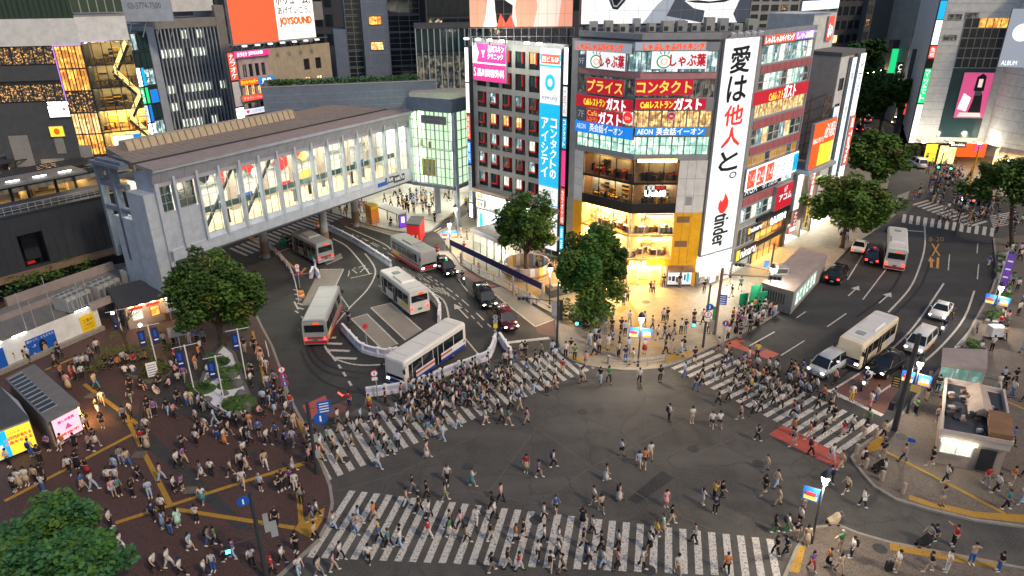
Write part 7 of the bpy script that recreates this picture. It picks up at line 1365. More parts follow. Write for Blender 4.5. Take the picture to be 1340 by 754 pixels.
# small booths on the station side
n_,P=boxroof([(478,264),(488,263),(496,266),(486,269)],3.0,"ticket_kiosk","orange ticket kiosk with yellow upper edge under the footbridge","kiosk","paint_car_orange","ink_yellow",.5);
n_,P=boxroof([(532,291),(539,281),(556,282),(550,293)],2.9,"red_booth","red booth with a dark roof and toy figures on the corner kerb","booth","ink_red","wall_dark",.22);b=MB();Q=Face((P[0].x,P[0].y),(P[3].x,P[3].y))
for k in range(7):b.use(("ink_gold","ink_green","ink_blue","ink_white","ink_black","ink_gold","ink_red")[k]);Q.box(b,.1+k*Q.L/7.2,.1+k*Q.L/7.2+.2,.4,1.1+.2*(k % 2),.02,.1)
part(b,"figures",n_)
A_,C_=at(498,289,ZP),at(523,299,ZP);Q=Face((A_.x,A_.y),(C_.x,C_.y));n_=empty("bus_shelter",Q.p(2,ZP,0),label="glass bus shelter with a dark blue lit poster at its end",cat="shelter");b=MB().use("steel");Q.box(b,-.2,Q.L+.2,2.5,2.65,-1.6,.2);part(b,"roof",n_);b=MB().use("steel_dark")
for u in (0,Q.L/2,Q.L):Q.box(b,u-.05,u+.05,ZP,2.5,-1.5,-1.4)
part(b,"post",n_);b=MB().use("pane");Q.box(b,.1,Q.L-.1,.4,2.3,-1.46,-1.44);part(b,"glass_side",n_);b=MB();plate(b,Q.p(Q.L+.3,1.35,-.6),1.25,2.0,Vector((.45,-.89,0)),"frame_dark",.2);plate(b,Q.p(Q.L+.3,1.35,-.6)+Vector((.45,-.89,0))*.01,1.1,1.8,Vector((.45,-.89,0)),"glow_purple",.02);plate(b,Q.p(Q.L+.3,1.6,-.6)+Vector((.45,-.89,0))*.03,.5,.9,Vector((.45,-.89,0)),"glow_cool",.01);part(b,"poster",n_)
# right pavement: glass lift box, police box, planters, bollards
n_,P=boxroof([(1233,461),(1291,464),(1291,489),(1231,481)],3.0,"lift_box","glass lift box with pinkish flat roof on the right pavement","lift","glass_dark","roof_mauve",.3,inset=.9)
for i,j in ((3,2),(2,1)):
 Q=Face((P[i].x,P[i].y),(P[j].x,P[j].y))
 for k in range(3):window(Q,.1+k*Q.L/3.1,.1+(k+1)*Q.L/3.1,ZP,2.65,n_,"lit_lift","frame_grey",1,2,-.15)
n_,P=boxroof([(1236,505),(1311,521),(1322,590),(1229,572)],3.0,"police_box","pale street kiosk with a lit front and machinery on its roof","kiosk","wall_beige","wall_clay",.55,inset=.94)
c=sum(P,Vector((0,0,0)))/4;ixp=lambda s,t,z:Vector(((P[0].lerp(P[3],t)).lerp(P[1].lerp(P[2],t),s).x,(P[0].lerp(P[3],t)).lerp(P[1].lerp(P[2],t),s).y,z))
b=MB().use("wall_clay");rim=[ixp(0,0,0),ixp(1,0,0),ixp(1,1,0),ixp(0,1,0),ixp(0,0,0)];strip(b,[(p.x,p.y) for p in rim],.18,3.0,3.35);b.use("steel_dark");b.prism([(p.x,p.y) for p in (ixp(.04,.04,0),ixp(.96,.04,0),ixp(.96,.96,0),ixp(.04,.96,0))],3.0,3.03);part(b,"parapet",n_)
b=MB().use("wall_beige");A1,A2,A3,A4=ixp(.35,.08,3.2),ixp(.72,.1,3.2),ixp(.8,.62,3.2),ixp(.38,.62,3.2);U=Vector((0,0,.75));m1,m2=(A1+A2)/2+U,(A3+A4)/2+U;b.add([A1,A2,A3,A4,m1,m2],[(0,4,5,3),(4,1,2,5),(0,1,4),(3,5,2),(3,2,1,0)]);part(b,"roof_hood",n_)
b=MB().use("wood");b.hexa([ixp(.66,.62,3.3),ixp(1.0,.62,3.3),ixp(1.0,.98,3.3),ixp(.66,.98,3.3),ixp(.66,.62,3.95),ixp(1.0,.62,3.95),ixp(1.0,.98,3.7),ixp(.66,.98,3.7)]);part(b,"roof_box",n_)
r_=random.Random(12)
for k in range(34):s,t=r_.uniform(.07,.93),r_.uniform(.07,.9);q=ixp(s,t,3.03);b=MB().use(r_.choice(("steel","steel_dark","wall_grey","rust_steel")));w_=r_.uniform(.08,.3);part(b.box(q.x-w_,q.x+w_,q.y-w_*.6,q.y+w_*.6,3.03,3.03+r_.uniform(.12,.5)),"roof_unit",n_)
Q=Face((P[3].x,P[3].y),(P[2].x,P[2].y));window(Q,.2,Q.L*.52,1.3,2.4,n_,"lit_white","frame_white",2,1,-.05,name="window");b=MB().use("glow_ceiling_soft");Q.box(b,.2,Q.L*.55,2.36,2.42,.02,.1);part(b,"lamp",n_)
b=MB().use("frame_dark");Q.box(b,Q.L*.62,Q.L*.85,.3,2.2,-.1,-.06);part(b,"door",n_)
for k,a in enumerate(((1130,617),(1151,634),(1178.5,650),(1118,598),(1143,577),(795,477),(1215,502))):
 p=at(*a,ZP);b=MB().use("wall_beige");b.cyl(p.x,p.y,ZP,.95,.15,12);b.ball((p.x,p.y,.95),.15,12,4,1,1,.5);tag(b.build("bollard"),"stone coloured round bollard at the right pavement's kerb" if k not in (5,) else "stone coloured round bollard at the tip of the central pavement","bollard","round bollards along the right pavement's kerb" if k !=5 else None)
for k,(L,lab) in enumerate((([(1309,390),(1322,388),(1324,398),(1318,410),(1303,409)],"planter with grass behind the two banners on the right pavement"),([(1297,415),(1314,416),(1307,434),(1287,430)],"middle grass planter on the right pavement"),([(1268,456),(1284,459),(1276,470),(1259,464)],"nearest grass planter behind the glass lift box"),([(1306,342),(1318,340),(1316,372),(1304,372)],"far grass planter under the purple banner"))):
 P=px(L,ZP);b=MB().use("concrete");b.prism([(p.x,p.y) for p in P],ZP,.55);o=tag(b.build("planter"),lab,"planter");c=sum(P,Vector((0,0,0)))/len(P);b=MB()
 for j in range(9):t=rg.random();s=P[rg.randrange(len(P))].lerp(c,.25+.7*rg.random());leaves(b,(s.x,s.y,.68),.55,.55,.16,70,.11,("leaf_fresh","leaf_mid","leaf_light"),rg,0)
 b.build("plants",o)
A_=at(1299,402,ZP);n_=empty("banner_pole",(A_.x,A_.y,ZP),label="tall purple banner with white marks hanging from a pole on the right pavement",cat="banner");b=MB().use("steel");b.cyl(A_.x,A_.y,ZP,6.6,.07,8);part(b,"pole",n_);f=TOCAM(A_);b=MB();plate(b,Vector((A_.x,A_.y,3.9))+Vector((-f.y,f.x,0))*.45,.75,4.6,f,"ink_navy");plate(b,Vector((A_.x,A_.y,3.9))+Vector((-f.y,f.x,0))*.45+f*.01,.72,4.5,f,"glow_purple" if False else "plastic_purple" if "plastic_purple" in MT else mat("plastic_purple",(.14,.05,.42),.6,0).name,.008)
for k in range(4):plate(b,Vector((A_.x,A_.y,2.4+k*.95))+Vector((-f.y,f.x,0))*.45+f*.02,.5,.16,f,"ink_white",.006)
part(b,"cloth",n_)
# navy flags of the square
for k,(a,z,flags,lab) in enumerate((((165,452),4.6,(-.3,),"leaning near the bare tree"),((205,474),4.6,(-.7,.45),"pair above the small round bed"),((254,512),5.2,(-.55,),"left of the white gravel garden"),((292,522),4.8,(-.45,),"in the white gravel garden"),((321,492),5.4,(-.3,),"at the garden's street side"))):
 p=at(*a,ZP);n_=empty("flag_pole",(p.x,p.y,ZP),label=f"white pole with navy flag {lab}",cat="flag");f=TOCAM(p);s=Vector((-f.y,f.x,0));b=MB().use("frame_white");b.cyl(p.x,p.y,ZP,z,.06,8);b.tube([Vector((p.x,p.y,z-.1))-s*1.0,Vector((p.x,p.y,z-.1))+s*1.0],.03,6);part(b,"pole",n_)
 for q in flags:b=MB();c=Vector((p.x,p.y,z-1.3))+s*q;plate(b,c,.6,1.7,f,"ink_navy",.03);plate(b,c+f*.01+Vector((0,0,.25)),.25,.7,f,"ink_blue",.006);plate(b,c+f*.02+Vector((0,0,-.4)),.35,.12,f,"ink_white",.006);part(b,"flag",n_)
 if k==1:b=MB().use("glow_lamp");b.ball((p.x+s.x*-.8,p.y,z-.05),.16,10,6);part(b,"lamp",n_)
p=at(201,492,ZP);b=MB();plate(b,Vector((p.x,p.y,1.2)),.9,1.5,TOCAM(p),"plate_white");[plate(b,Vector((p.x,p.y,1.7-.25*k))+TOCAM(p)*.01,.7,.07,TOCAM(p),"ink_blue",.004) for k in range(5)];tag(b.build("notice_board"),"small white notice board in the round bed under the twin flags","notice")
p=at(238,462,ZP);b=MB();b.use("steel");b.cyl(p.x,p.y,ZP,2.6,.05,8);plate(b,Vector((p.x,p.y,2.9)),1.6,1.1,TOCAM(p),"frame_grey");tag(b.build("notice_board"),"grey board on a post behind the people at the square's tables","notice")
for k,a in enumerate(((184,553),(248,637),(118,512),(180,590))):p=at(*a,ZP);b=MB().use("paving_grey");b.box(p.x-.5,p.x+.5,p.y-.4,p.y+.4,ZP,ZP+.02);struct("paving_slab",b)
p=at(183,566,ZP);b=MB().use("steel_dark");b.tube([(p.x-.2,p.y-.3,ZP),(p.x+.5,p.y+.6,3.6)],.05,6);tag(b.build("thin_pole"),"thin dark slanting pole on the red paving","pole")
p=at(1300,449,ZP);b=MB().use("wall_white");b.box(p.x-.7,p.x+.7,p.y-.5,p.y+.5,.5,1.5);b.use("tyre");[b.tube([(p.x+dx,p.y-.45,.35),(p.x+dx,p.y-.35,.35)],.22,12) for dx in (-.45,.45)];tag(b.build("cargo_box"),"white wheeled cargo box beside the middle planter","box")
for a,lab,m in (((1318,382),"bicycle leaning by the far end of the banner planter","steel"),((1277,440),"blue covered bicycle at the middle planter","ink_blue"),((1246,422),"blurred orange bicycle riding at the kerb of the right street","paint_car_orange")):
 p=at(*a,ZP if a[0] !=1246 else .02);n_=empty("bicycle",p,R(60),label=lab,cat="bicycle");
 for x in (.52,-.52):t=MB().use("tyre");t.tube([(x+.33*math.cos(j*.393),0,.34+.33*math.sin(j*.393)) for j in range(17)],.022,5);t.build("wheel",n_)
 b=MB().use(m);b.tube([(-.52,0,.34),(-.1,0,.32),(.38,0,.8),(-.2,0,.82),(-.1,0,.32)],.022,5);b.tube([(.52,0,.34),(.4,0,1.0)],.02,5);b.tube([(-.52,0,.34),(-.2,0,.82)],.018,5);b.build("frame",n_);b=MB().use("frame_dark");b.box(-.32,-.1,-.07,.07,.86,.93);b.build("saddle",n_);b=MB().use("steel");b.tube([(.36,-.26,1.0),(.42,0,1.02),(.36,.26,1.0)],.018,5);b.build("handlebar",n_)
# ============================================================ PEOPLE
SK={"w":("white",(.62,.61,.59)),"k":("black",(.018,.018,.022)),"g":("grey",(.22,.22,.23)),"b":("blue",(.05,.13,.36)),"l":("light blue",(.36,.50,.68)),"n":("navy",(.02,.028,.085)),"r":("red",(.42,.03,.035)),"p":("pink",(.66,.32,.32)),"y":("yellow",(.72,.46,.06)),
      "o":("orange",(.55,.19,.05)),"v":("purple",(.24,.11,.32)),"e":("green",(.06,.22,.09)),"c":("beige",(.50,.39,.27)),"t":("teal",(.06,.24,.27)),"m":("mint",(.42,.72,.56))}
for k,(n_,c) in SK.items():mat("cloth_"+n_.replace(' ','_'),c,.9,.12,3)
for k,c in (("skin_light",(.52,.33,.24)),("skin_tan",(.40,.24,.16)),("hair_black",(.014,.011,.010)),("hair_brown",(.075,.036,.02)),("hair_grey",(.30,.29,.28)),("shoe_white",(.60,.60,.58)),("shoe_black",(.02,.02,.02))):mat(k,c,.75,0)
HEAD=[((0,.01,1.47),.052),((0,.015,1.545),.062),((0,.02,1.62),.088),((0,.015,1.70),.07)]
def grow(verts,edges,radii,sub=1):
 me=bpy.data.meshes.new("body");me.from_pydata(verts,edges,[]);o=bpy.data.objects.new("body",me);col.objects.link(o);md=o.modifiers.new("Skin",'SKIN');md.use_smooth_shade=True
 sv=me.skin_vertices[0].data if me.skin_vertices else None
 if sv is None:me.attributes.new("skin",'FLOAT','POINT')
 for i,r in enumerate(radii):sv[i].radius=(r if isinstance(r,tuple) else (r,r));sv[i].use_root=i==0
 if sub:o.modifiers.new("Sub",'SUBSURF').levels=sub
 bpy.context.view_layer.update();out=bpy.data.meshes.new_from_object(o.evaluated_get(bpy.context.evaluated_depsgraph_get()));bpy.data.objects.remove(o);out.polygons.foreach_set("use_smooth",[True]*len(out.polygons));out.materials.clear();out.materials.append(None);return out
def limbs(pz,hipz,legs,arms,lean=0):
 """joints of one pose: legs and arms are two (knee, ankle, toe) / (elbow, wrist, hand) sets as (x, y, z)"""
 L=lambda z:lean*(z-hipz);V=[(0,0,hipz+.02),(0,L(hipz+.18),hipz+.18),(0,L(hipz+.40),hipz+.40)];R_=[(.125,.095),(.12,.085),(.14,.095)];E=[(0,1),(1,2)];d=hipz-.9
 for (x,y,z),r in HEAD:V.append((x,y+L(z+d),z+d));R_.append(r);E.append((len(V)-2,len(V)-1))
 tops={"shirt":[0,1,2],"legs":[0]}
 for s,(kn,an,to) in zip((-1,1),legs):
  b=len(V);V+=[(s*.095,0,hipz-.06),kn,an,to];R_+=[.085,.058,.04,.034];E+=[(0,b),(b,b+1),(b+1,b+2),(b+2,b+3)];tops.setdefault("leg",[]).append([b,b+1,b+2,b+3])
 for s,(el,wr,ha) in zip((-1,1),arms):
  b=len(V);y=L(hipz+.47);V+=[(s*.185,y,hipz+.47),el,wr,ha,(ha[0]*.93-s*.02,ha[1]+.035,ha[2]+.015)];R_+=[.058,.042,.03,.034,.012];E+=[(2,b),(b,b+1),(b+1,b+2),(b+2,b+3),(b+2,b+4)];tops.setdefault("arm",[]).append([b,b+1,b+2])
 return V,E,R_,tops
def mk_pose(hipz,legs,arms,lean=0):
 V,E,R_,tp=limbs(0,hipz,legs,arms,lean);out={"body":grow(V,E,R_)};lerp=lambda a,b,t:tuple(a[i]+(b[i]-a[i])*t for i in range(3))
 sv=[V[0],V[1],V[2],lerp(V[2],V[3],.75)];sr=[(.15,.115),(.142,.108),(.165,.118),.075];se=[(0,1),(1,2),(2,3)];sv[0]=(0,V[0][1],V[0][2]-.02)
 for a in tp["arm"]:b=len(sv);sv+=[V[a[0]],lerp(V[a[0]],V[a[1]],.85)];sr+=[.074,.064];se+=[(2,b),(b,b+1)]
 out["shirt"]=grow(sv,se,sr)
 for nm,t in (("trousers",1.0),("shorts",0)):
  tv=[V[0]];tr=[(.138,.108)];te=[]
  for a in tp["leg"]:
   b=len(tv);tv+=[V[a[0]],V[a[1]] if t else lerp(V[a[0]],V[a[1]],.85)];tr+=[.102,.078 if t else .09];te+=[(0,b),(b,b+1)]
   if t:tv.append(lerp(V[a[1]],V[a[2]],.92));tr.append(.062);te.append((b+1,b+2))
  out[nm]=grow(tv,te,tr)
 k=MB();k.sm=True
 for nm,z1,r in (("skirt",.45,.25),("long_skirt",.16,.28)):
  k=MB();k.sm=True;z0=hipz+.14;z1=max(.1,hipz-.9+z1);fy=sum(l[0][1] for l in legs)/2*.7 if hipz<.7 else 0;k.loft([[(rr*math.cos(j*.524),rr*.8*math.sin(j*.524)+fy*f,z) for j in range(12)] for rr,z,f in ((.13,z0,0),(.165,z0-.14,.2),(r*.85,(z0+z1)/2,.6),(r,z1,1))]);m=k.mesh("skirt");m.materials.append(None);out[nm]=m
 b=MB();b.sm=True
 for kn,an,to in legs:b.loft([[(an[0]+dx*w_,an[1]-.05+y,max(0,an[2]-.09)+z) for dx,z in ((-1,0),(1,0),(.8,h_),(-.8,h_))] for w_,y,h_ in ((.035,0,.1),(.045,.08,.11),(.048,.17,.07),(.03,.24,.05))])
 m=b.mesh("shoes");m.materials.append(None);out["shoes"]=m;hp=V[5];
 for nm,lng in (("hair",0),("long_hair",1),("cap",2)):
  b=MB();b.sm=True;c=(hp[0],hp[1]-.022,hp[2]+.03);b.ball(c,.108,12,7,.95,1.0,1.02 if lng<2 else .9);
  if lng==1:b.loft([[(c[0]+w_*math.cos(j*.785),c[1]-.04+w_*.5*math.sin(j*.785),c[2]+z) for j in range(8)] for w_,z in ((.095,.02),(.105,-.1),(.1,-.22),(.06,-.3))])
  if lng==2:b.box(c[0]-.07,c[0]+.07,c[1]+.08,c[1]+.2,c[2]+.0,c[2]+.025)
  m=b.mesh("hair");m.materials.append(None);out[nm]=m
 cy,cz=V[2][1],V[2][2]
 b=MB();b.sm=True;b.loft([[(x,cy-.12-y,z) for x,z in ((-w_,cz-.30),(w_,cz-.30),(w_*.9,cz+.1),(-w_*.9,cz+.1))] for w_,y in ((.13,0),(.15,.06),(.12,.15))]);m=b.mesh("backpack");m.materials.append(None);out["backpack"]=m
 b=MB();b.box(.17,.25,cy-.12,cy+.14,cz-.5,cz-.26);b.tube([(.2,cy,cz-.27),(.1,cy+.1,cz-.02),(-.1,cy+.06,cz+.14)],.012,5);m=b.mesh("shoulder_bag");m.materials.append(None);out["bag"]=m
 return out
def leg(s,f,k=0,z=.09):return ((s*.10,f*.55+k,.50),(s*.105,f,z+max(0,-f)*.16),(s*.115,f+.12,.045+max(0,-f)*.02))
DN=lambda s,f:((s*.25,-.02+f*.4,1.14),(s*.27,.05+f,.92),(s*.265,.10+f*1.1,.83))
PH=lambda s:((s*.24,.05,1.13),(s*.10,.27,1.20),(s*.04,.30,1.26));UP=lambda s:((s*.24,.16,1.42),(s*.12,.30,1.62),(s*.05,.33,1.70))
ST=[leg(-1,.02),leg(1,-.02)]
OUT=lambda s:((s*.42,.05,1.36),(s*.64,.12,1.38),(s*.72,.14,1.39))
POSE={"w":mk_pose(.9,[leg(-1,.28,.04),leg(1,-.26,.06)],[DN(-1,-.16),DN(1,.18)],.06),"W":mk_pose(.9,[leg(-1,-.22,.07),leg(1,.24,.03)],[DN(-1,.2),PH(1)],.05),"s":mk_pose(.92,ST,[DN(-1,0),DN(1,.02)]),"p":mk_pose(.92,ST,[PH(-1),PH(1)]),"a":mk_pose(.92,ST,[UP(-1),UP(1)]),
  "c":mk_pose(.92,[leg(-1,.08),leg(1,-.08)],[DN(-1,.05),PH(1)]),"o":mk_pose(.92,ST,[DN(-1,0),OUT(1)]),"i":mk_pose(.47,[((-.13,.42,.47),(-.13,.45,.09),(-.13,.57,.045)),((.13,.42,.47),(.14,.40,.09),(.14,.52,.045))],[((-.24,.1,.70),(-.12,.33,.62),(-.08,.38,.60)),((.24,.1,.70),(.12,.33,.62),(.08,.38,.60))],.1)}
VERB={"w":"walking","W":"striding","s":"standing","p":"standing with phone","a":"raising both arms","c":"waiting","o":"holding an arm out","i":"sitting"}
ZONES=[(20,470,"before the white hoarding"),(75,470,"under the blue poster"),(100,490,"behind the slatted pavilion"),(130,530,"beside the slatted pavilion's corner"),(105,565,"by the pavilion's amber side"),(60,590,"before the yellow advertising wall"),(40,630,"above the near rounded tree"),(110,615,"below the pink poster"),(160,620,"by the slanting pole's foot"),(155,475,"in the bare tree's shade"),(175,510,"by the round bed"),(200,530,"below the twin flags"),(235,448,"under the large dark tree"),(240,490,"left of the rock garden"),(260,540,"at the rock garden's front"),(335,475,"between garden and bus road"),(350,520,"by the red disc post"),(300,560,"below the rock garden"),(345,580,"left of the blue arrow pole"),(235,610,"in the middle of the square"),(320,620,"by the square's yellow guide line"),(220,680,"where yellow guide lines meet"),(200,740,"at the near tree's right"),(290,730,"beside the green walking light"),(380,640,"at the square's crossing corner"),(370,730,"at the lower crossing's left kerb"),(440,710,"on the lower crossing's left end"),(510,720,"on the lower crossing's left third"),(560,670,"at the lower crossing's top edge"),(600,710,"left of the lower crossing's middle"),(650,720,"in the lower crossing's middle"),(720,725,"right of the lower crossing's middle"),(780,715,"on the lower crossing's right half"),(850,725,"on the lower crossing's right third"),(930,745,"near the lower crossing's right end"),
 (430,590,"on the upper crossing's left end"),(455,545,"on the red paint by the terminal"),(490,575,"on the upper crossing's left third"),(530,545,"below the long white barrier"),(570,550,"in the upper crossing's middle"),(600,515,"in the throng under the barrier"),(650,490,"by the barrier's corner"),(660,545,"at the throng's lower edge"),(700,490,"on the upper crossing's right third"),(740,475,"at the upper crossing's right end"),(600,635,"on the bare asphalt between crossings"),(710,620,"left of the scramble's centre"),(790,640,"in the scramble's centre"),(840,605,"right of the scramble's centre"),(920,655,"in the group taking photos"),(920,560,"alone below the right crossing"),(1010,640,"on the asphalt by the corner lamp"),(775,425,"around the round planter"),(780,455,"below the tall tree"),(815,450,"left of the banner lamp"),(865,440,"right of the banner lamp"),(850,385,"before the orange shop"),(800,500,"crossing before the banner lamp"),(900,430,"by the signal with blue disc"),(960,440,"in the waiting crowd's left half"),(1000,420,"in the waiting crowd's right half"),(950,380,"before the white tower's base"),(1045,395,"beside the stone subway building"),
 (925,500,"on the right crossing's upper end"),(965,490,"on the right crossing behind leaders"),(1000,490,"on the right crossing's street side"),(965,530,"on the right crossing's near side"),(1005,525,"in the right crossing's middle"),(1045,520,"before the silver minivan"),(1080,545,"on the right crossing's lower half"),(1060,590,"on the red painted band"),(1115,555,"at the right crossing's lower end"),(1135,610,"at the round kerb bollards"),(1110,650,"on the side street's asphalt"),(1020,700,"at the lower right corner's tip"),(1050,715,"at the corner lamp's foot"),(1100,735,"on the near right corner"),(1200,620,"before the roofed police kiosk"),(1230,660,"at the yellow kerb strip"),(1315,650,"right of the police kiosk"),(1230,720,"on the bottom right roadway"),(1215,525,"beside the glass lift box"),(1315,510,"behind the police kiosk"),(1300,465,"by the planters"),(1310,370,"under the purple banner"),(384,322,"queueing for the parked bus"),(456,420,"directing buses in the terminal"),(550,275,"at the bright station entrance"),(610,310,"by the small side crossing"),(1145,535,"on the red lane by the scooter")]
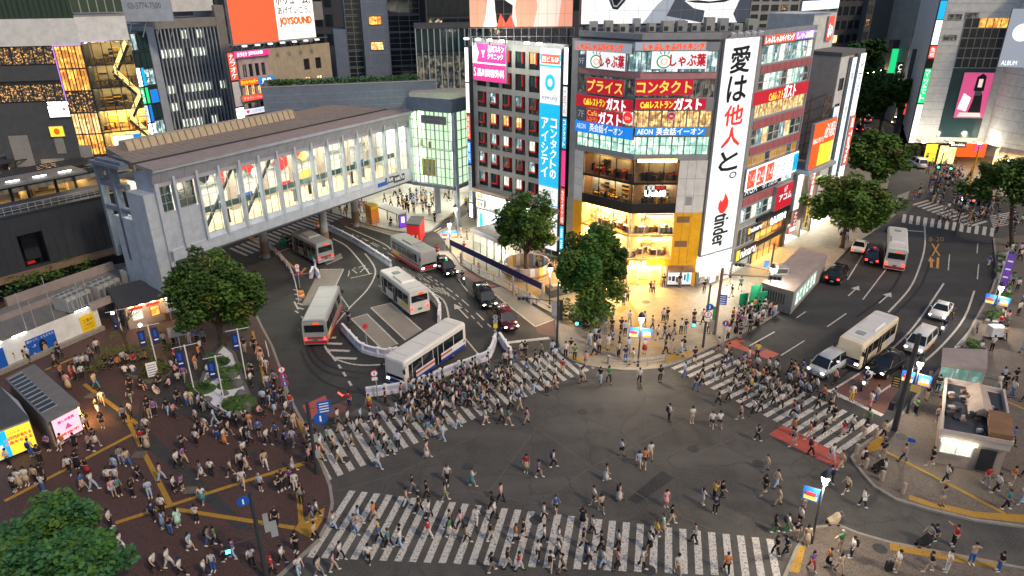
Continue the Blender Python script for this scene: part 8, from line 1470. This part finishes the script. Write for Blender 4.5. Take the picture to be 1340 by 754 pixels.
D="""7 476 wkT p0;18 472 keT s0;31 467 keT s0;38 467 wkT c0;47 460 wkT p0;59 455 kbT p0;76 457 gkT w2;79 463 kkT w2;73 474 gkT w6;81 489 okT w2;89 503 pcD s4;94 491 orK s2;100 492 ckT s3;108 491 lkT s5;103 478 lkT s1;110 477 wkT s1;116 476 lkT s7;119 466 gkT w3;128 457 wkT w1;125 503 ctT w2;134 525 wcS w1;128 537 klT c4;133 554 kkS c1 L;162 548 gkK c1 L;171 541 wkT c7;171 521 ktS w0;171 506 kkT w0;139 475 kkT i0;148 475 nkT i0;154 474 okT i1;161 468 wkT i1;168 470 gkT i0;176 471 rkT i0;183 469 gkT i0;192 468 okT i7;164 487 wkT i4;174 486 wbT i4;184 505 kkS i2;194 536 kgT s1;11 604 wkT p0;40 591 wbT s4;52 600 kkT p0;63 583 vkT p0 L;81 578 owS i0;96 562 kwT s1;102 562 gbT s1;98 582 kkK s0 L;116 585 gkT W2;124 578 kwK w2;110 560 wkT s4;113 556 kkT s5;185 578 rkT s0;191 582 ccD s0 L;191 562 wkS w4;100 606 kkD p0 L;90 613 wkT w0 LH;114 617 krK p7 L;107 636 bcK w2 L;120 636 wlT w2;18 636 wkK s0 LH;24 630 wcD s0 L;34 628 wcK p0 LH;46 626 ckT s0 B;54 624 kkD s0 L;55 637 wbT p4;142 630 wkT o4;151 628 wgS s0 L;148 645 plS s1;154 643 tkT s1;157 601 glT c1;150 614 lbT s0;166 606 cbT w1;172 646 kkT a4;181 624 kkT w2;194 646 llT p1;
215 449 wkT s0;227 446 nkT s0;233 445 lbT s0;248 446 wwT s0;258 445 bkT s0;267 446 gkT s0;263 459 wkT w6;261 467 okT w6;256 480 ocT s2;229 469 rkT s2;224 480 wkT i3;235 476 wcT i5;229 486 pkT i3;233 497 wkT i4;241 495 vgT w0;201 511 wwK i2 L;209 500 kkT i0;222 504 pkT i6;271 486 lkT i2;276 494 lcT i0;320 458 kcS s0;333 457 kkT w0;340 468 pwS w0;342 475 pwS w0 L;348 484 wcS w0;330 490 kkT a0;327 489 ecT s0;328 503 wkT p2;349 506 wbT w0;359 503 gkT w0;344 528 lkT p0;351 525 klT w4;359 520 kbT w4;368 526 kkT s1;358 538 nlK w0 L;374 541 wkT s2;380 533 rbT s1;337 541 pkT i2;233 526 kkT w1;219 538 klT w0;227 543 pkT W2 L;195 541 kcT s1;202 540 vkT s1;245 527 wbT s2;250 527 ccT s4;266 535 kgT s6;261 533 lkT s6;256 550 wkT s7;260 565 kkD w0 L;268 561 wcT w7 H;256 579 wkT s0 H;292 576 woD W2 L;284 572 nbT w5;298 566 ckS w2;280 552 llT w6;288 548 kkT s6;300 548 lkT i6;308 557 kkT p4 B;320 555 kkT s2;326 558 ocS c4;338 568 bkS s4;360 570 bkT w0 L;372 582 bkT w4 B;382 581 wgT w4;384 558 ccT s1 L;373 552 gkT w0;348 579 wkT w2;317 575 wkT w6;326 579 gkT w2;318 594 wkT w1;314 610 wkT w0;321 613 pcK w6 L;345 609 cwT w1;301 619 ckS w6 L;275 619 wkT s4 H;262 621 gwK w6 L;239 602 vcT w2;231 608 wkT w2;238 585 kkT W2;227 640 wkK s2 L;237 637 vkS s6 L;316 634 wcT w0;339 640 lkS s4 G;363 640 kkT s1;368 637 kkT p1;378 631 vkT w0;384 637 wwT s0;381 614 cwK w2 L;209 625 clT w2;
199 676 nkT w4;211 668 wkT s4;211 686 llK s7 L;221 695 kbT p4;231 685 mmK s6 L;255 679 wkT a0 L;263 655 wtK w4 L;156 716 wwT w2;246 716 lwK w2 L;271 710 gbT w2;280 709 ekT w6;303 727 vlT W6;291 730 nkT s6;276 743 wbT s0;327 738 wkT w5;200 744 wkT w2;218 738 wwT w2;234 750 wkT w2 C;266 751 wnT w6;143 685 wkT s2;359 686 kkT s0;392 657 kkT s4;385 719 kkT p0 H;409 704 ckT w2;413 675 wkT w6;405 679 ngT w6;367 735 wkT w6;354 750 rkT w6 C;388 750 wlT W1;466 685 lcS w2;434 690 wlT W2;487 680 ocS w6;461 696 gbT W2;479 735 wkT w4;494 708 bkT w6 C;442 730 wkT w2;433 745 pcT w2 L;506 716 tkT w6;521 715 wlT W6;414 751 cgT w2;
456 531 rnT o0 C;482 535 yrK s0 C;441 552 wgT w6;454 555 wkT w2;471 552 lkT w6;442 563 kcT w2;427 578 tkT w6;418 590 wcT w6;417 602 pcT w2;403 604 pkT w6;441 604 wcT w2 L;436 590 ckT w6;451 581 lcS w2;459 584 ckS w6;466 566 wkT W2;489 566 wkT w2;486 584 pkT w6 L;496 576 wkT w2;502 588 wkT w2;508 594 tkT w2 H;519 586 lkT s4;493 611 llT W2;483 549 nkT w2;493 548 bkT w6;508 549 gkT w2;503 528 kkT c2;517 545 lkT w2;527 563 wkT w2;529 547 wkT w6;538 540 wcT w2 L;542 530 wkT w2 B;557 572 tcS w2;556 597 pwD w2 L;578 576 llT W6;565 555 lbT w6;559 549 kkT w2;571 530 wkT w2;580 519 pkT w2;562 524 wkT w6;524 522 okT w2;551 527 kkT c6;571 563 pcT w6 L;579 555 lcT w2;564 551 lkT w2;592 513 wkT w2 B;596 529 wkT w2;608 531 tkT w2;609 510 wbT w6;613 520 pkT w2 L;627 502 wkT w2;636 486 wkT w2;639 493 tkT w6;641 505 kkT w2;649 508 wkT w2;637 514 wkT w6;655 495 kkT w2;660 480 wkT s0;665 475 rkT s2;667 490 wkT w2;673 475 nbT w6;667 499 ekS w2;663 517 kkT w2;673 519 cwT w6 L;681 523 wbT w6;679 538 ccT w6;666 536 wkT w2;650 540 wkK w6 L;636 541 nkS w2;628 535 bkS w2;633 555 wpT w2;597 559 plT w2;612 533 nkT w2;663 557 tcS W2;688 554 pcS w6;655 553 wkT w6;
682 466 wkS s0;686 466 kkT s0;688 484 kbT w6;685 505 wkT w0;696 513 klT w0 L;704 487 wwT w2;706 502 wkT w6 H;714 517 wkT s0;725 511 crS w6;726 500 wkT w6;716 486 wwT w6 L;725 475 lkT s4 B;735 490 rcT w0;739 469 wkT s0;746 462 kcS s0;751 472 ekT s4;699 478 kkT w2;708 467 gkT w6;722 466 lkT w4;759 502 wkS w2 L;583 631 wkT w0;615 636 wtK W2;537 643 kgT w2;529 662 pwT w2;556 651 kkT w6;558 677 wkT w2;546 670 kkT w6;579 655 ceS w2 L;653 657 pkT w6;686 618 rcK s0;702 625 vkS w2;620 687 wwT w4;641 667 kkT w6 L;644 680 wkT w6;638 707 kwT w2;586 690 gkT w6;585 702 ewK w2;520 711 wkT w2;558 705 rwT w6;600 691 pkT w6 L;607 710 ckT w2;671 710 okT w2;682 705 kkS w6;708 682 wkT w2;721 612 wkT w2 B;810 598 wkS W2;848 602 wcS w0;833 613 llS w0 L;840 612 okS w0;790 630 cwD w2 L;807 656 pwD w2 L;774 660 wkS w6;783 670 ckS w0 L;724 672 bkS w4;868 665 ppK s0 L;700 732 wkT w4;759 688 kkK s4 L;771 700 wkT W2;759 718 kkT w2;783 723 kkT w6;765 738 wkT w2;716 747 wcT w4 B;733 750 ckS w6;660 744 kwT w2;639 748 kgS w2;709 712 wkT w6;727 713 wwT w2 L;727 731 wkT w6;675 747 rwT w2;804 719 wkT w2;804 745 pkT w6;785 743 wlT w6;835 745 wkT W2;846 722 wkK w6;854 708 ynS w2;874 688 kcT w2;864 698 mcK w6 L;882 753 wcT w0;905 713 gkT W6;946 753 okT w4;916 663 wlS o2 L;932 675 nkT p4 H;940 657 kkT w2;931 656 ykT a2;
890 439 wkT s0;896 438 ngT s0;867 424 wkT s0;872 423 kkT s0;853 433 gkT w6;859 447 wkS w2;868 445 kbT w2;874 447 ckT w6;881 441 kgT w6;869 465 kkT w2;878 465 ccT w2 L;890 468 wlT W6;894 463 kgT w6;842 464 wrK s0;827 478 wcS w6;817 475 nbT s0;821 462 lgT w0 L;808 469 wkT s1;795 459 wwS s0;800 453 bkS s4;810 451 kkT s2 B;783 463 ckT s4;777 466 wkT w6;771 453 wlT w0 L;782 448 kbT s0;778 448 lkT s0;792 439 ggT s4;800 436 kkT s0 C;812 436 kkT s0;817 441 lkT s0;823 426 lgT w0;842 429 wkT s0;768 431 kkT i0;780 428 woT i0;759 416 wkT i6;767 413 brS i4;788 417 blT i2;765 480 pgS w0;761 500 ccT w2 L;784 502 klT w0;795 502 ekT w0 L;835 503 wkT w0;862 502 kkT s0 L;907 477 nkS w0;894 496 lbT w2;909 514 kbT w4;931 500 klT w0;918 494 kkT w6;919 426 wkT w6;907 426 kkT s0 B;926 439 okT s0;821 396 pkT s4;816 401 wgT s4;855 387 wkT s4;851 386 kkT s4;868 378 kkT p0;889 378 kgK s0 L;921 386 kkT s0;925 371 kkT s0;957 392 kgS w6;968 383 tkS w0;954 376 kcT w6;1038 404 pkT s2;1045 399 wbT s2;1055 387 kkT p0;951 448 wkT s1 B;967 447 nkS p0;980 439 kkT p0;962 439 kkD s1 L;968 431 wkT s1;975 430 wwT s1 L;984 422 wkT s1;990 431 wkD s1 L;996 424 wkS p1;998 416 wkT s1;981 416 wkT s1;1010 419 pbT s1;1013 418 wlT s1 L;1006 415 pkT s1;1011 407 kkT p1;958 424 okT s1;956 430 kkT s1;964 424 wkT s1;972 419 kkT s1;986 412 okT s1;992 411 kkT s1;
916 507 ckT w2;945 497 wkT w6;942 490 nkT w6;954 481 kbT w6;947 477 wkT w2;951 471 okT w2;938 463 ckS w2;989 472 ykT s4;978 478 wpT w6;970 486 vkT w6;963 492 wkT w6;989 490 wkT w6;1003 492 wkT w2;1015 495 bkT w6;1032 493 kkT w6;1048 495 bgT w6;972 498 wkT w2;981 505 okT w6;986 505 wkT w6;995 505 okT w2;958 508 kkT w2;972 505 ekS w6;980 517 ykS w2;960 516 wkT w6;951 528 wkT w6;938 533 kkT w6;967 552 ckS w6;973 526 okT w6;983 546 wkT w6;992 543 kkT w2;995 526 wkT w6;1000 514 lkT w6;1010 508 wkT w2;1010 534 wkT w6;1019 538 wkT w0;1030 510 lkT w6;1028 526 wkS w2;1037 525 kkT w6;1043 508 ckT w6;1035 549 rkT w6;1045 543 gkT w2 L;1039 553 lkS w6;873 553 wkT p2 B;903 556 wcS p0;929 563 wkS w4;939 563 wkS w4;1066 518 wkT w6;1075 530 okT w6;1067 540 kkT w2 L;1082 546 kkT w6;1087 534 gcT w2;1088 557 kkS w6;1090 507 pkT w2;1112 570 wkT w6;1132 563 ekT w6;1126 580 ccT w6 L;1063 566 wkT w6;1075 573 kkT w2;1056 579 owS w6;1035 572 okS w2;1036 562 lcS w6;1100 575 rpK w6 L;988 580 kkT W2;1112 528 wyT s0;1136 538 wpT s2;1144 531 wbT s6;1152 578 ckT w2;1036 588 gcS w6;1058 600 rkT W2;1085 606 wlT w0 L;1097 618 ccT w6;1083 637 bkT w4;1125 614 wkS s4 B;1151 605 kgS w0;1154 624 wkT i6;1104 650 ckS w6;1124 668 wkT W2;997 650 kkS w6;1012 642 clT w2;1000 620 cgT w6;1048 671 ygS o4;1015 665 ccT w6;1009 700 keT w2 L;1025 700 weT w2 B;1037 710 kcS s0 H;1051 716 ccD s0 L;1042 691 wkT s2;1011 731 kkT W6;1024 729 nkT w6;1057 749 vrT w0 L;1079 746 okK w2;1093 753 ccS w0 L;1094 725 ecS o0 G;1109 734 wnT s6 B;1179 609 pkT w6;1215 615 kkS w6;1234 637 wkT w6 B;1228 667 gcS a0 L;1286 641 rgT w0;1300 651 wkT w6;1320 641 ocS p6;1333 666 wlT w6;1311 673 tkT w2;1243 720 rkT o6;1210 717 gkT w6;1217 717 nkT w6;1168 753 wcS p6;1211 754 kgS w6;1234 754 wwT s6;1266 744 cbT a0;1302 754 kbT s6;1338 630 okT w6;1320 588 bkT w0;1224 519 kkT p0 B;1210 530 kcS p2;1231 526 tkS s6;1195 548 ekT p6;1224 558 cbS s0;1296 466 wkT s4 B;1281 466 wnT i0;1336 470 llK w0 L;1303 517 wwT w0;1309 507 lkT w0;1312 517 kkT w2;1322 526 wbT w6;1325 509 kkT w0;1338 532 wkT w6;1293 355 bwT w2;1323 349 tkT w6;1338 405 kbT w0;
456 421 nnT o0 C;378 320 nkT s1;382 324 nkT s1;386 325 kkT s1;390 328 nkT s1;384 317 kkT s2;573 334 rkS s0 L;536 277 kkT w0;505 263 kkT w6;523 269 kkT w2;513 268 ckT w6;563 280 kkT s0;555 278 pkT s0;559 273 kkT s4;567 270 wkT w2;543 278 ckT w0 L;570 290 kkT w0;615 286 kkT w0;604 310 cwS s2;612 313 kkT s2;608 327 rkT i0;513 293 kkT i0;611 270 ykT s0;623 289 lkT s0;627 300 wkT s0;652 303 bkT s6"""
BT={"T":("trousers","trousers"),"S":("shorts","shorts"),"K":("skirt","skirt"),"D":("long skirt","long_skirt")}
PEDROAD=[]
def onroad(x,y):
 def inside(P):
  c=False
  for i in range(len(P)):
   (x1,y1),(x2,y2)=P[i],P[i-1]
   if (y1>y) !=(y2>y) and x<(x2-x1)*(y-y1)/(y2-y1)+x1:c=not c
  return c
 return not any(inside(P) for P in ([(-300,330),(300,330),(318,372),(342,424),(355,449),(366,480),(376,513),(387,536),(400,560),(421,612),(429,633),(432,655),(427,678),(412,705),(391,724),(352,758),(-300,758)],[(574,303),(604,345),(629,361),(657,374),(725,411),(730,440),(735,462),(748,472),(770,479),(795,483),(815,485),(835,485),(862,483),(890,475),(917,462),(946,449),(985,432),(1004,421),(1028,405),(1043,392),(1085,353),(1112,327),(1160,262),(700,240)],[(392,262),(427,273),(455,282),(483,292),(516,300),(549,305),(566,300),(578,290),(630,250),(500,200)],
  [(1301,318),(1303,336),(1306,362),(1298,386),(1284,411),(1258,457),(1222,496),(1180,545),(1147,573),(1122,590),(1112,603),(1127,624),(1142,641),(1170,658),(1215,672),(1272,686),(1500,720),(1500,300)],[(1022,760),(1039,722),(1052,704),(1064,694),(1093,691),(1119,702),(1159,714),(1215,726),(1286,741),(1500,780)]))
rp_=random.Random(42);ROWS=[]
for e in D.replace("\n","").split(";"):
 f=e.split();x,y=int(f[0]),int(f[1]);ROWS.append((x,y,f[2],f[3][0],int(f[3][1]),f[4] if len(f)>4 else ""))
ROWS.sort(key=lambda r:-r[1]);NEAR,FAR=ROWS[:300],ROWS[300:]
cname=lambda k:"cloth_"+SK[k][0].replace(' ','_')
LAB={};USED=set();ORD=["first","second","third","fourth","fifth","sixth","seventh","eighth","ninth","tenth"]
def traits(r):
 x,y,c,po,h_,ex=r;z=min(ZONES,key=lambda q:(q[0]-x)**2+((q[1]-y)*1.25)**2)[2];v=VERB[po];t=SK[c[0]][0]+" top";b_=SK[c[1]][0]+" "+BT[c[2]][0];bag=" with backpack" if "B" in ex else ""
 return [f"person in {t} and {b_} {v}{bag} {z}",f"person in {t}, {b_}{bag} {z}",f"person in {t} {v}{bag} {z}",f"person in {t} {z}"]
TR={id(r):traits(r) for r in NEAR}
for r in NEAR:
 for lv in range(4):
  t=TR[id(r)][lv];same=sorted(q for q in NEAR if TR[id(q)][lv]==t);L=t if len(same)==1 else t+f", {ORD[min(9, same.index(r))]} from left"
  if len(L.split())<=16 and L not in USED:break
 LAB[id(r)]=L;USED.add(L)
def dress(o,m):o.material_slots[0].link='OBJECT';o.material_slots[0].material=MT[m]
def person(r,p,zr=None,label=None,scale=None,group=None):
 x,y,c,po,h_,ex=r;S=POSE[po];rnd=random.Random(x*31+y);root=bpy.data.objects.new("person",S["body"]);col.objects.link(root);dress(root,rnd.choice(("skin_light","skin_light","skin_tan")))
 root.location=p;base=math.atan2(p.y,p.x) if h_ in (0,4) else 0;root.rotation_euler=(0,0,zr if zr is not None else R(180-45*-h_)+rnd.uniform(-.35,.35));s=scale or rnd.uniform(.90,1.02)*(.96 if "L" in ex else 1.0);root.scale=(s*1.04,s*1.04,s)
 tag(root,label,"person",group)
 def kid(nm,key,m):o=bpy.data.objects.new(nm,S[key]);col.objects.link(o);o.parent=root;dress(o,m)
 kid("shirt","shirt",cname(c[0]));kid(BT[c[2]][1],BT[c[2]][1],cname(c[1]));kid("shoes","shoes",rnd.choice(("shoe_white","shoe_black","shoe_white")))
 if "C" in ex:kid("cap","cap",{"r":"cloth_red","b":"cloth_yellow","y":"cloth_yellow"}.get(c[0],"cloth_navy"))
 else:kid("hair","long_hair" if "L" in ex else "hair","hair_grey" if "G" in ex else rnd.choice(("hair_black","hair_black","hair_black","hair_brown")))
 if "B" in ex:kid("backpack","backpack",rnd.choice(("cloth_black","cloth_navy","cloth_black")))
 if "B" not in ex and "H" not in ex and po in "wWsc" and rnd.random()<.35:ex+=rnd.choice("HHb")
 if "b" in ex:kid("backpack","backpack",rnd.choice(("cloth_black","cloth_grey","cloth_navy")))
 if "H" in ex:kid("shoulder_bag","bag",rnd.choice(("cloth_black","cloth_beige","cloth_white")))
 return root
def gz(x,y):return 0.014 if onroad(x,y) else ZP+.004
for r in NEAR:
 z=gz(r[0],r[1]);p=at(r[0],r[1],z);person(r,p,label=LAB[id(r)],group="people in the square" if r[0]<395 else "people waiting by the shops" if z>.1 else "people crossing the road")
# the crowd beyond the three hundred nearest: one mass, each figure in it whole
crowd={};nocl=Matrix
def crowd_add(x,y,c,po,h_,ex="",z=None):
 p=at(x,y,gz(x,y) if z is None else z);S=POSE[po];s=rp_.uniform(.93,1.05);M=Matrix.Translation(p) @ Matrix.Rotation(R(180+45*h_)+rp_.uniform(-.3,.3),4,'Z') @ Matrix.Scale(s,4)
 for key,m in (("body","skin_light"),("shirt",cname(c[0])),(BT[c[2]][1],cname(c[1])),("long_hair" if "L" in ex else "hair","hair_black"),("shoes","shoe_black")):crowd.setdefault(m,[]).append((S[key],M))
for r in FAR:crowd_add(*r)
tops="wwwwkkkggllbnpcrotvewkwk";bots="kkkkkgbnwck"
def fill(quad,n,dirs,area_dir=(2,6),z=None):
 P=[Vector(q) for q in quad]
 for _ in range(n):
  u,v=rp_.random(),rp_.random();q=P[0].lerp(P[1],u).lerp(P[3].lerp(P[2],u),v);crowd_add(q.x,q.y,rp_.choice(tops)+rp_.choice(bots)+rp_.choice("TTTTSK"),rp_.choice(dirs),rp_.choice(area_dir),rp_.choice(("","","L")),z)
fill([(492,526),(640,478),(672,508),(540,560)],75,"wwWs");fill([(955,478),(1035,495),(1075,530),(985,530)],26,"wwW");fill([(955,426),(995,408),(1010,416),(972,438)],22,"sp",(1,1,0))
fill([(1178,262),(1255,232),(1318,262),(1280,300)],110,"wwWs",(0,2,6,4));fill([(1205,205),(1235,190),(1270,245),(1215,245)],60,"wws",(0,4));fill([(1180,185),(1200,160),(1240,205),(1205,215)],26,"ws",(0,4));fill([(500,250),(590,240),(600,262),(530,275)],60,"wwsp",(0,2,6,4));fill([(395,268),(430,262),(500,275),(470,286)],26,"sws",(0,2));fill([(1085,335),(1130,285),(1165,270),(1120,318)],16,"ws",(0,4));fill([(640,322),(725,368),(740,352),(665,315)],16,"wsp",(0,2));fill([(1300,300),(1338,300),(1338,350),(1318,350)],10,"ws",(0,4));fill([(1312,340),(1340,340),(1340,500),(1300,440)],14,"ws",(0,4));fill([(1100,320),(1160,280),(1150,268),(1090,310)],20,"ws",(0,4));fill([(1210,300),(1300,270),(1330,300),(1240,300)],26,"wW",(2,6));fill([(408,560),(420,600),(405,620),(395,570)],9,"ws",(2,6))
B_=MB()
for m,L in crowd.items():
 B_.use(m);B_.sm=True
 for me,M in L:B_.add([M @ v.co for v in me.vertices],[tuple(p.vertices) for p in me.polygons])
tag(B_.build("crowd"),kind="stuff")
# riders, the wand, things pushed along
for (mo,cl),r,lb in zip(MOTOS,((606,371,"nkT","i",0,"C"),(1129,513,"nkT","i",0,"C"),(1232,443,"nbT","i",0,"C")),("rider in navy sitting on the dark motorcycle in the terminal","rider in navy and cap on the white delivery scooter","rider in navy and blue on the white motorcycle by the van")):
 p=mo.location+Vector((0,0,.36));q=Vector((math.cos(mo.rotation_euler.z),math.sin(mo.rotation_euler.z),0));person(r,p-q*.3,mo.rotation_euler.z-R(90),"person in navy top"+lb[lb.index(" in navy")+8:] if False else "person "+lb.replace("rider in","in"),1.0)
p=at(456,531,.02);b=MB().use("glow_stop");b.tube([(p.x-.45,p.y-.2,1.35),(p.x-.75,p.y-.3,1.75)],.05,8);tag(b.build("light_wand"),"glowing red wand held by the officer on the red paint","wand")
p=at(1158,752,ZP);n_=empty("suitcase",(p.x,p.y,ZP),label="black upright suitcase beside the person at the bottom edge",cat="suitcase");b=MB().use("cloth_black");b.box(p.x-.2,p.x+.2,p.y-.13,p.y+.13,ZP+.06,ZP+.72);part(b,"case",n_);b=MB().use("steel");b.tube([(p.x-.1,p.y,ZP+.72),(p.x-.1,p.y,ZP+1.0),(p.x+.1,p.y,ZP+1.0),(p.x+.1,p.y,ZP+.72)],.015,5);part(b,"handle",n_)
for a,z,lb in (((1203,722),0.014,"dark pushchair pushed along the bottom right roadway"),((1146,622),ZP,"dark folding cart beside the seated person at the bollards"),((1086,692),.014,"pale blurred cart behind the bright corner lamp")):
 p=at(*a,z);n_=empty("pushchair",(p.x,p.y,z),label=lb,cat="pushchair");b=MB().use("cloth_black" if a[0] !=1086 else "cloth_beige");b.loft([[(p.x+dx,p.y-w_,z+h0),(p.x+dx,p.y+w_,z+h0),(p.x+dx,p.y+w_,z+h1),(p.x+dx,p.y-w_,z+h1)] for dx,w_,h0,h1 in ((-.35,.2,.35,.5),(-.1,.25,.3,.6),(.2,.25,.4,.95),(.35,.2,.7,1.0))]);part(b,"seat",n_);b=MB().use("steel");b.tube([(p.x+.3,p.y-.2,z+.9),(p.x+.55,p.y-.2,z+1.05),(p.x+.55,p.y+.2,z+1.05),(p.x+.3,p.y+.2,z+.9)],.015,5);part(b,"handle",n_)
 for dx in (-.3,.3):
  for dy in (-.2,.2):b=MB().use("tyre");b.tube([(p.x+dx,p.y+dy-.02,z+.12),(p.x+dx,p.y+dy+.02,z+.12)],.12,10);b.use("steel");b.tube([(p.x+dx,p.y+dy,z+.12),(p.x+dx*.4,p.y+dy*.8,z+.5)],.014,5);part(b,"wheel",n_)
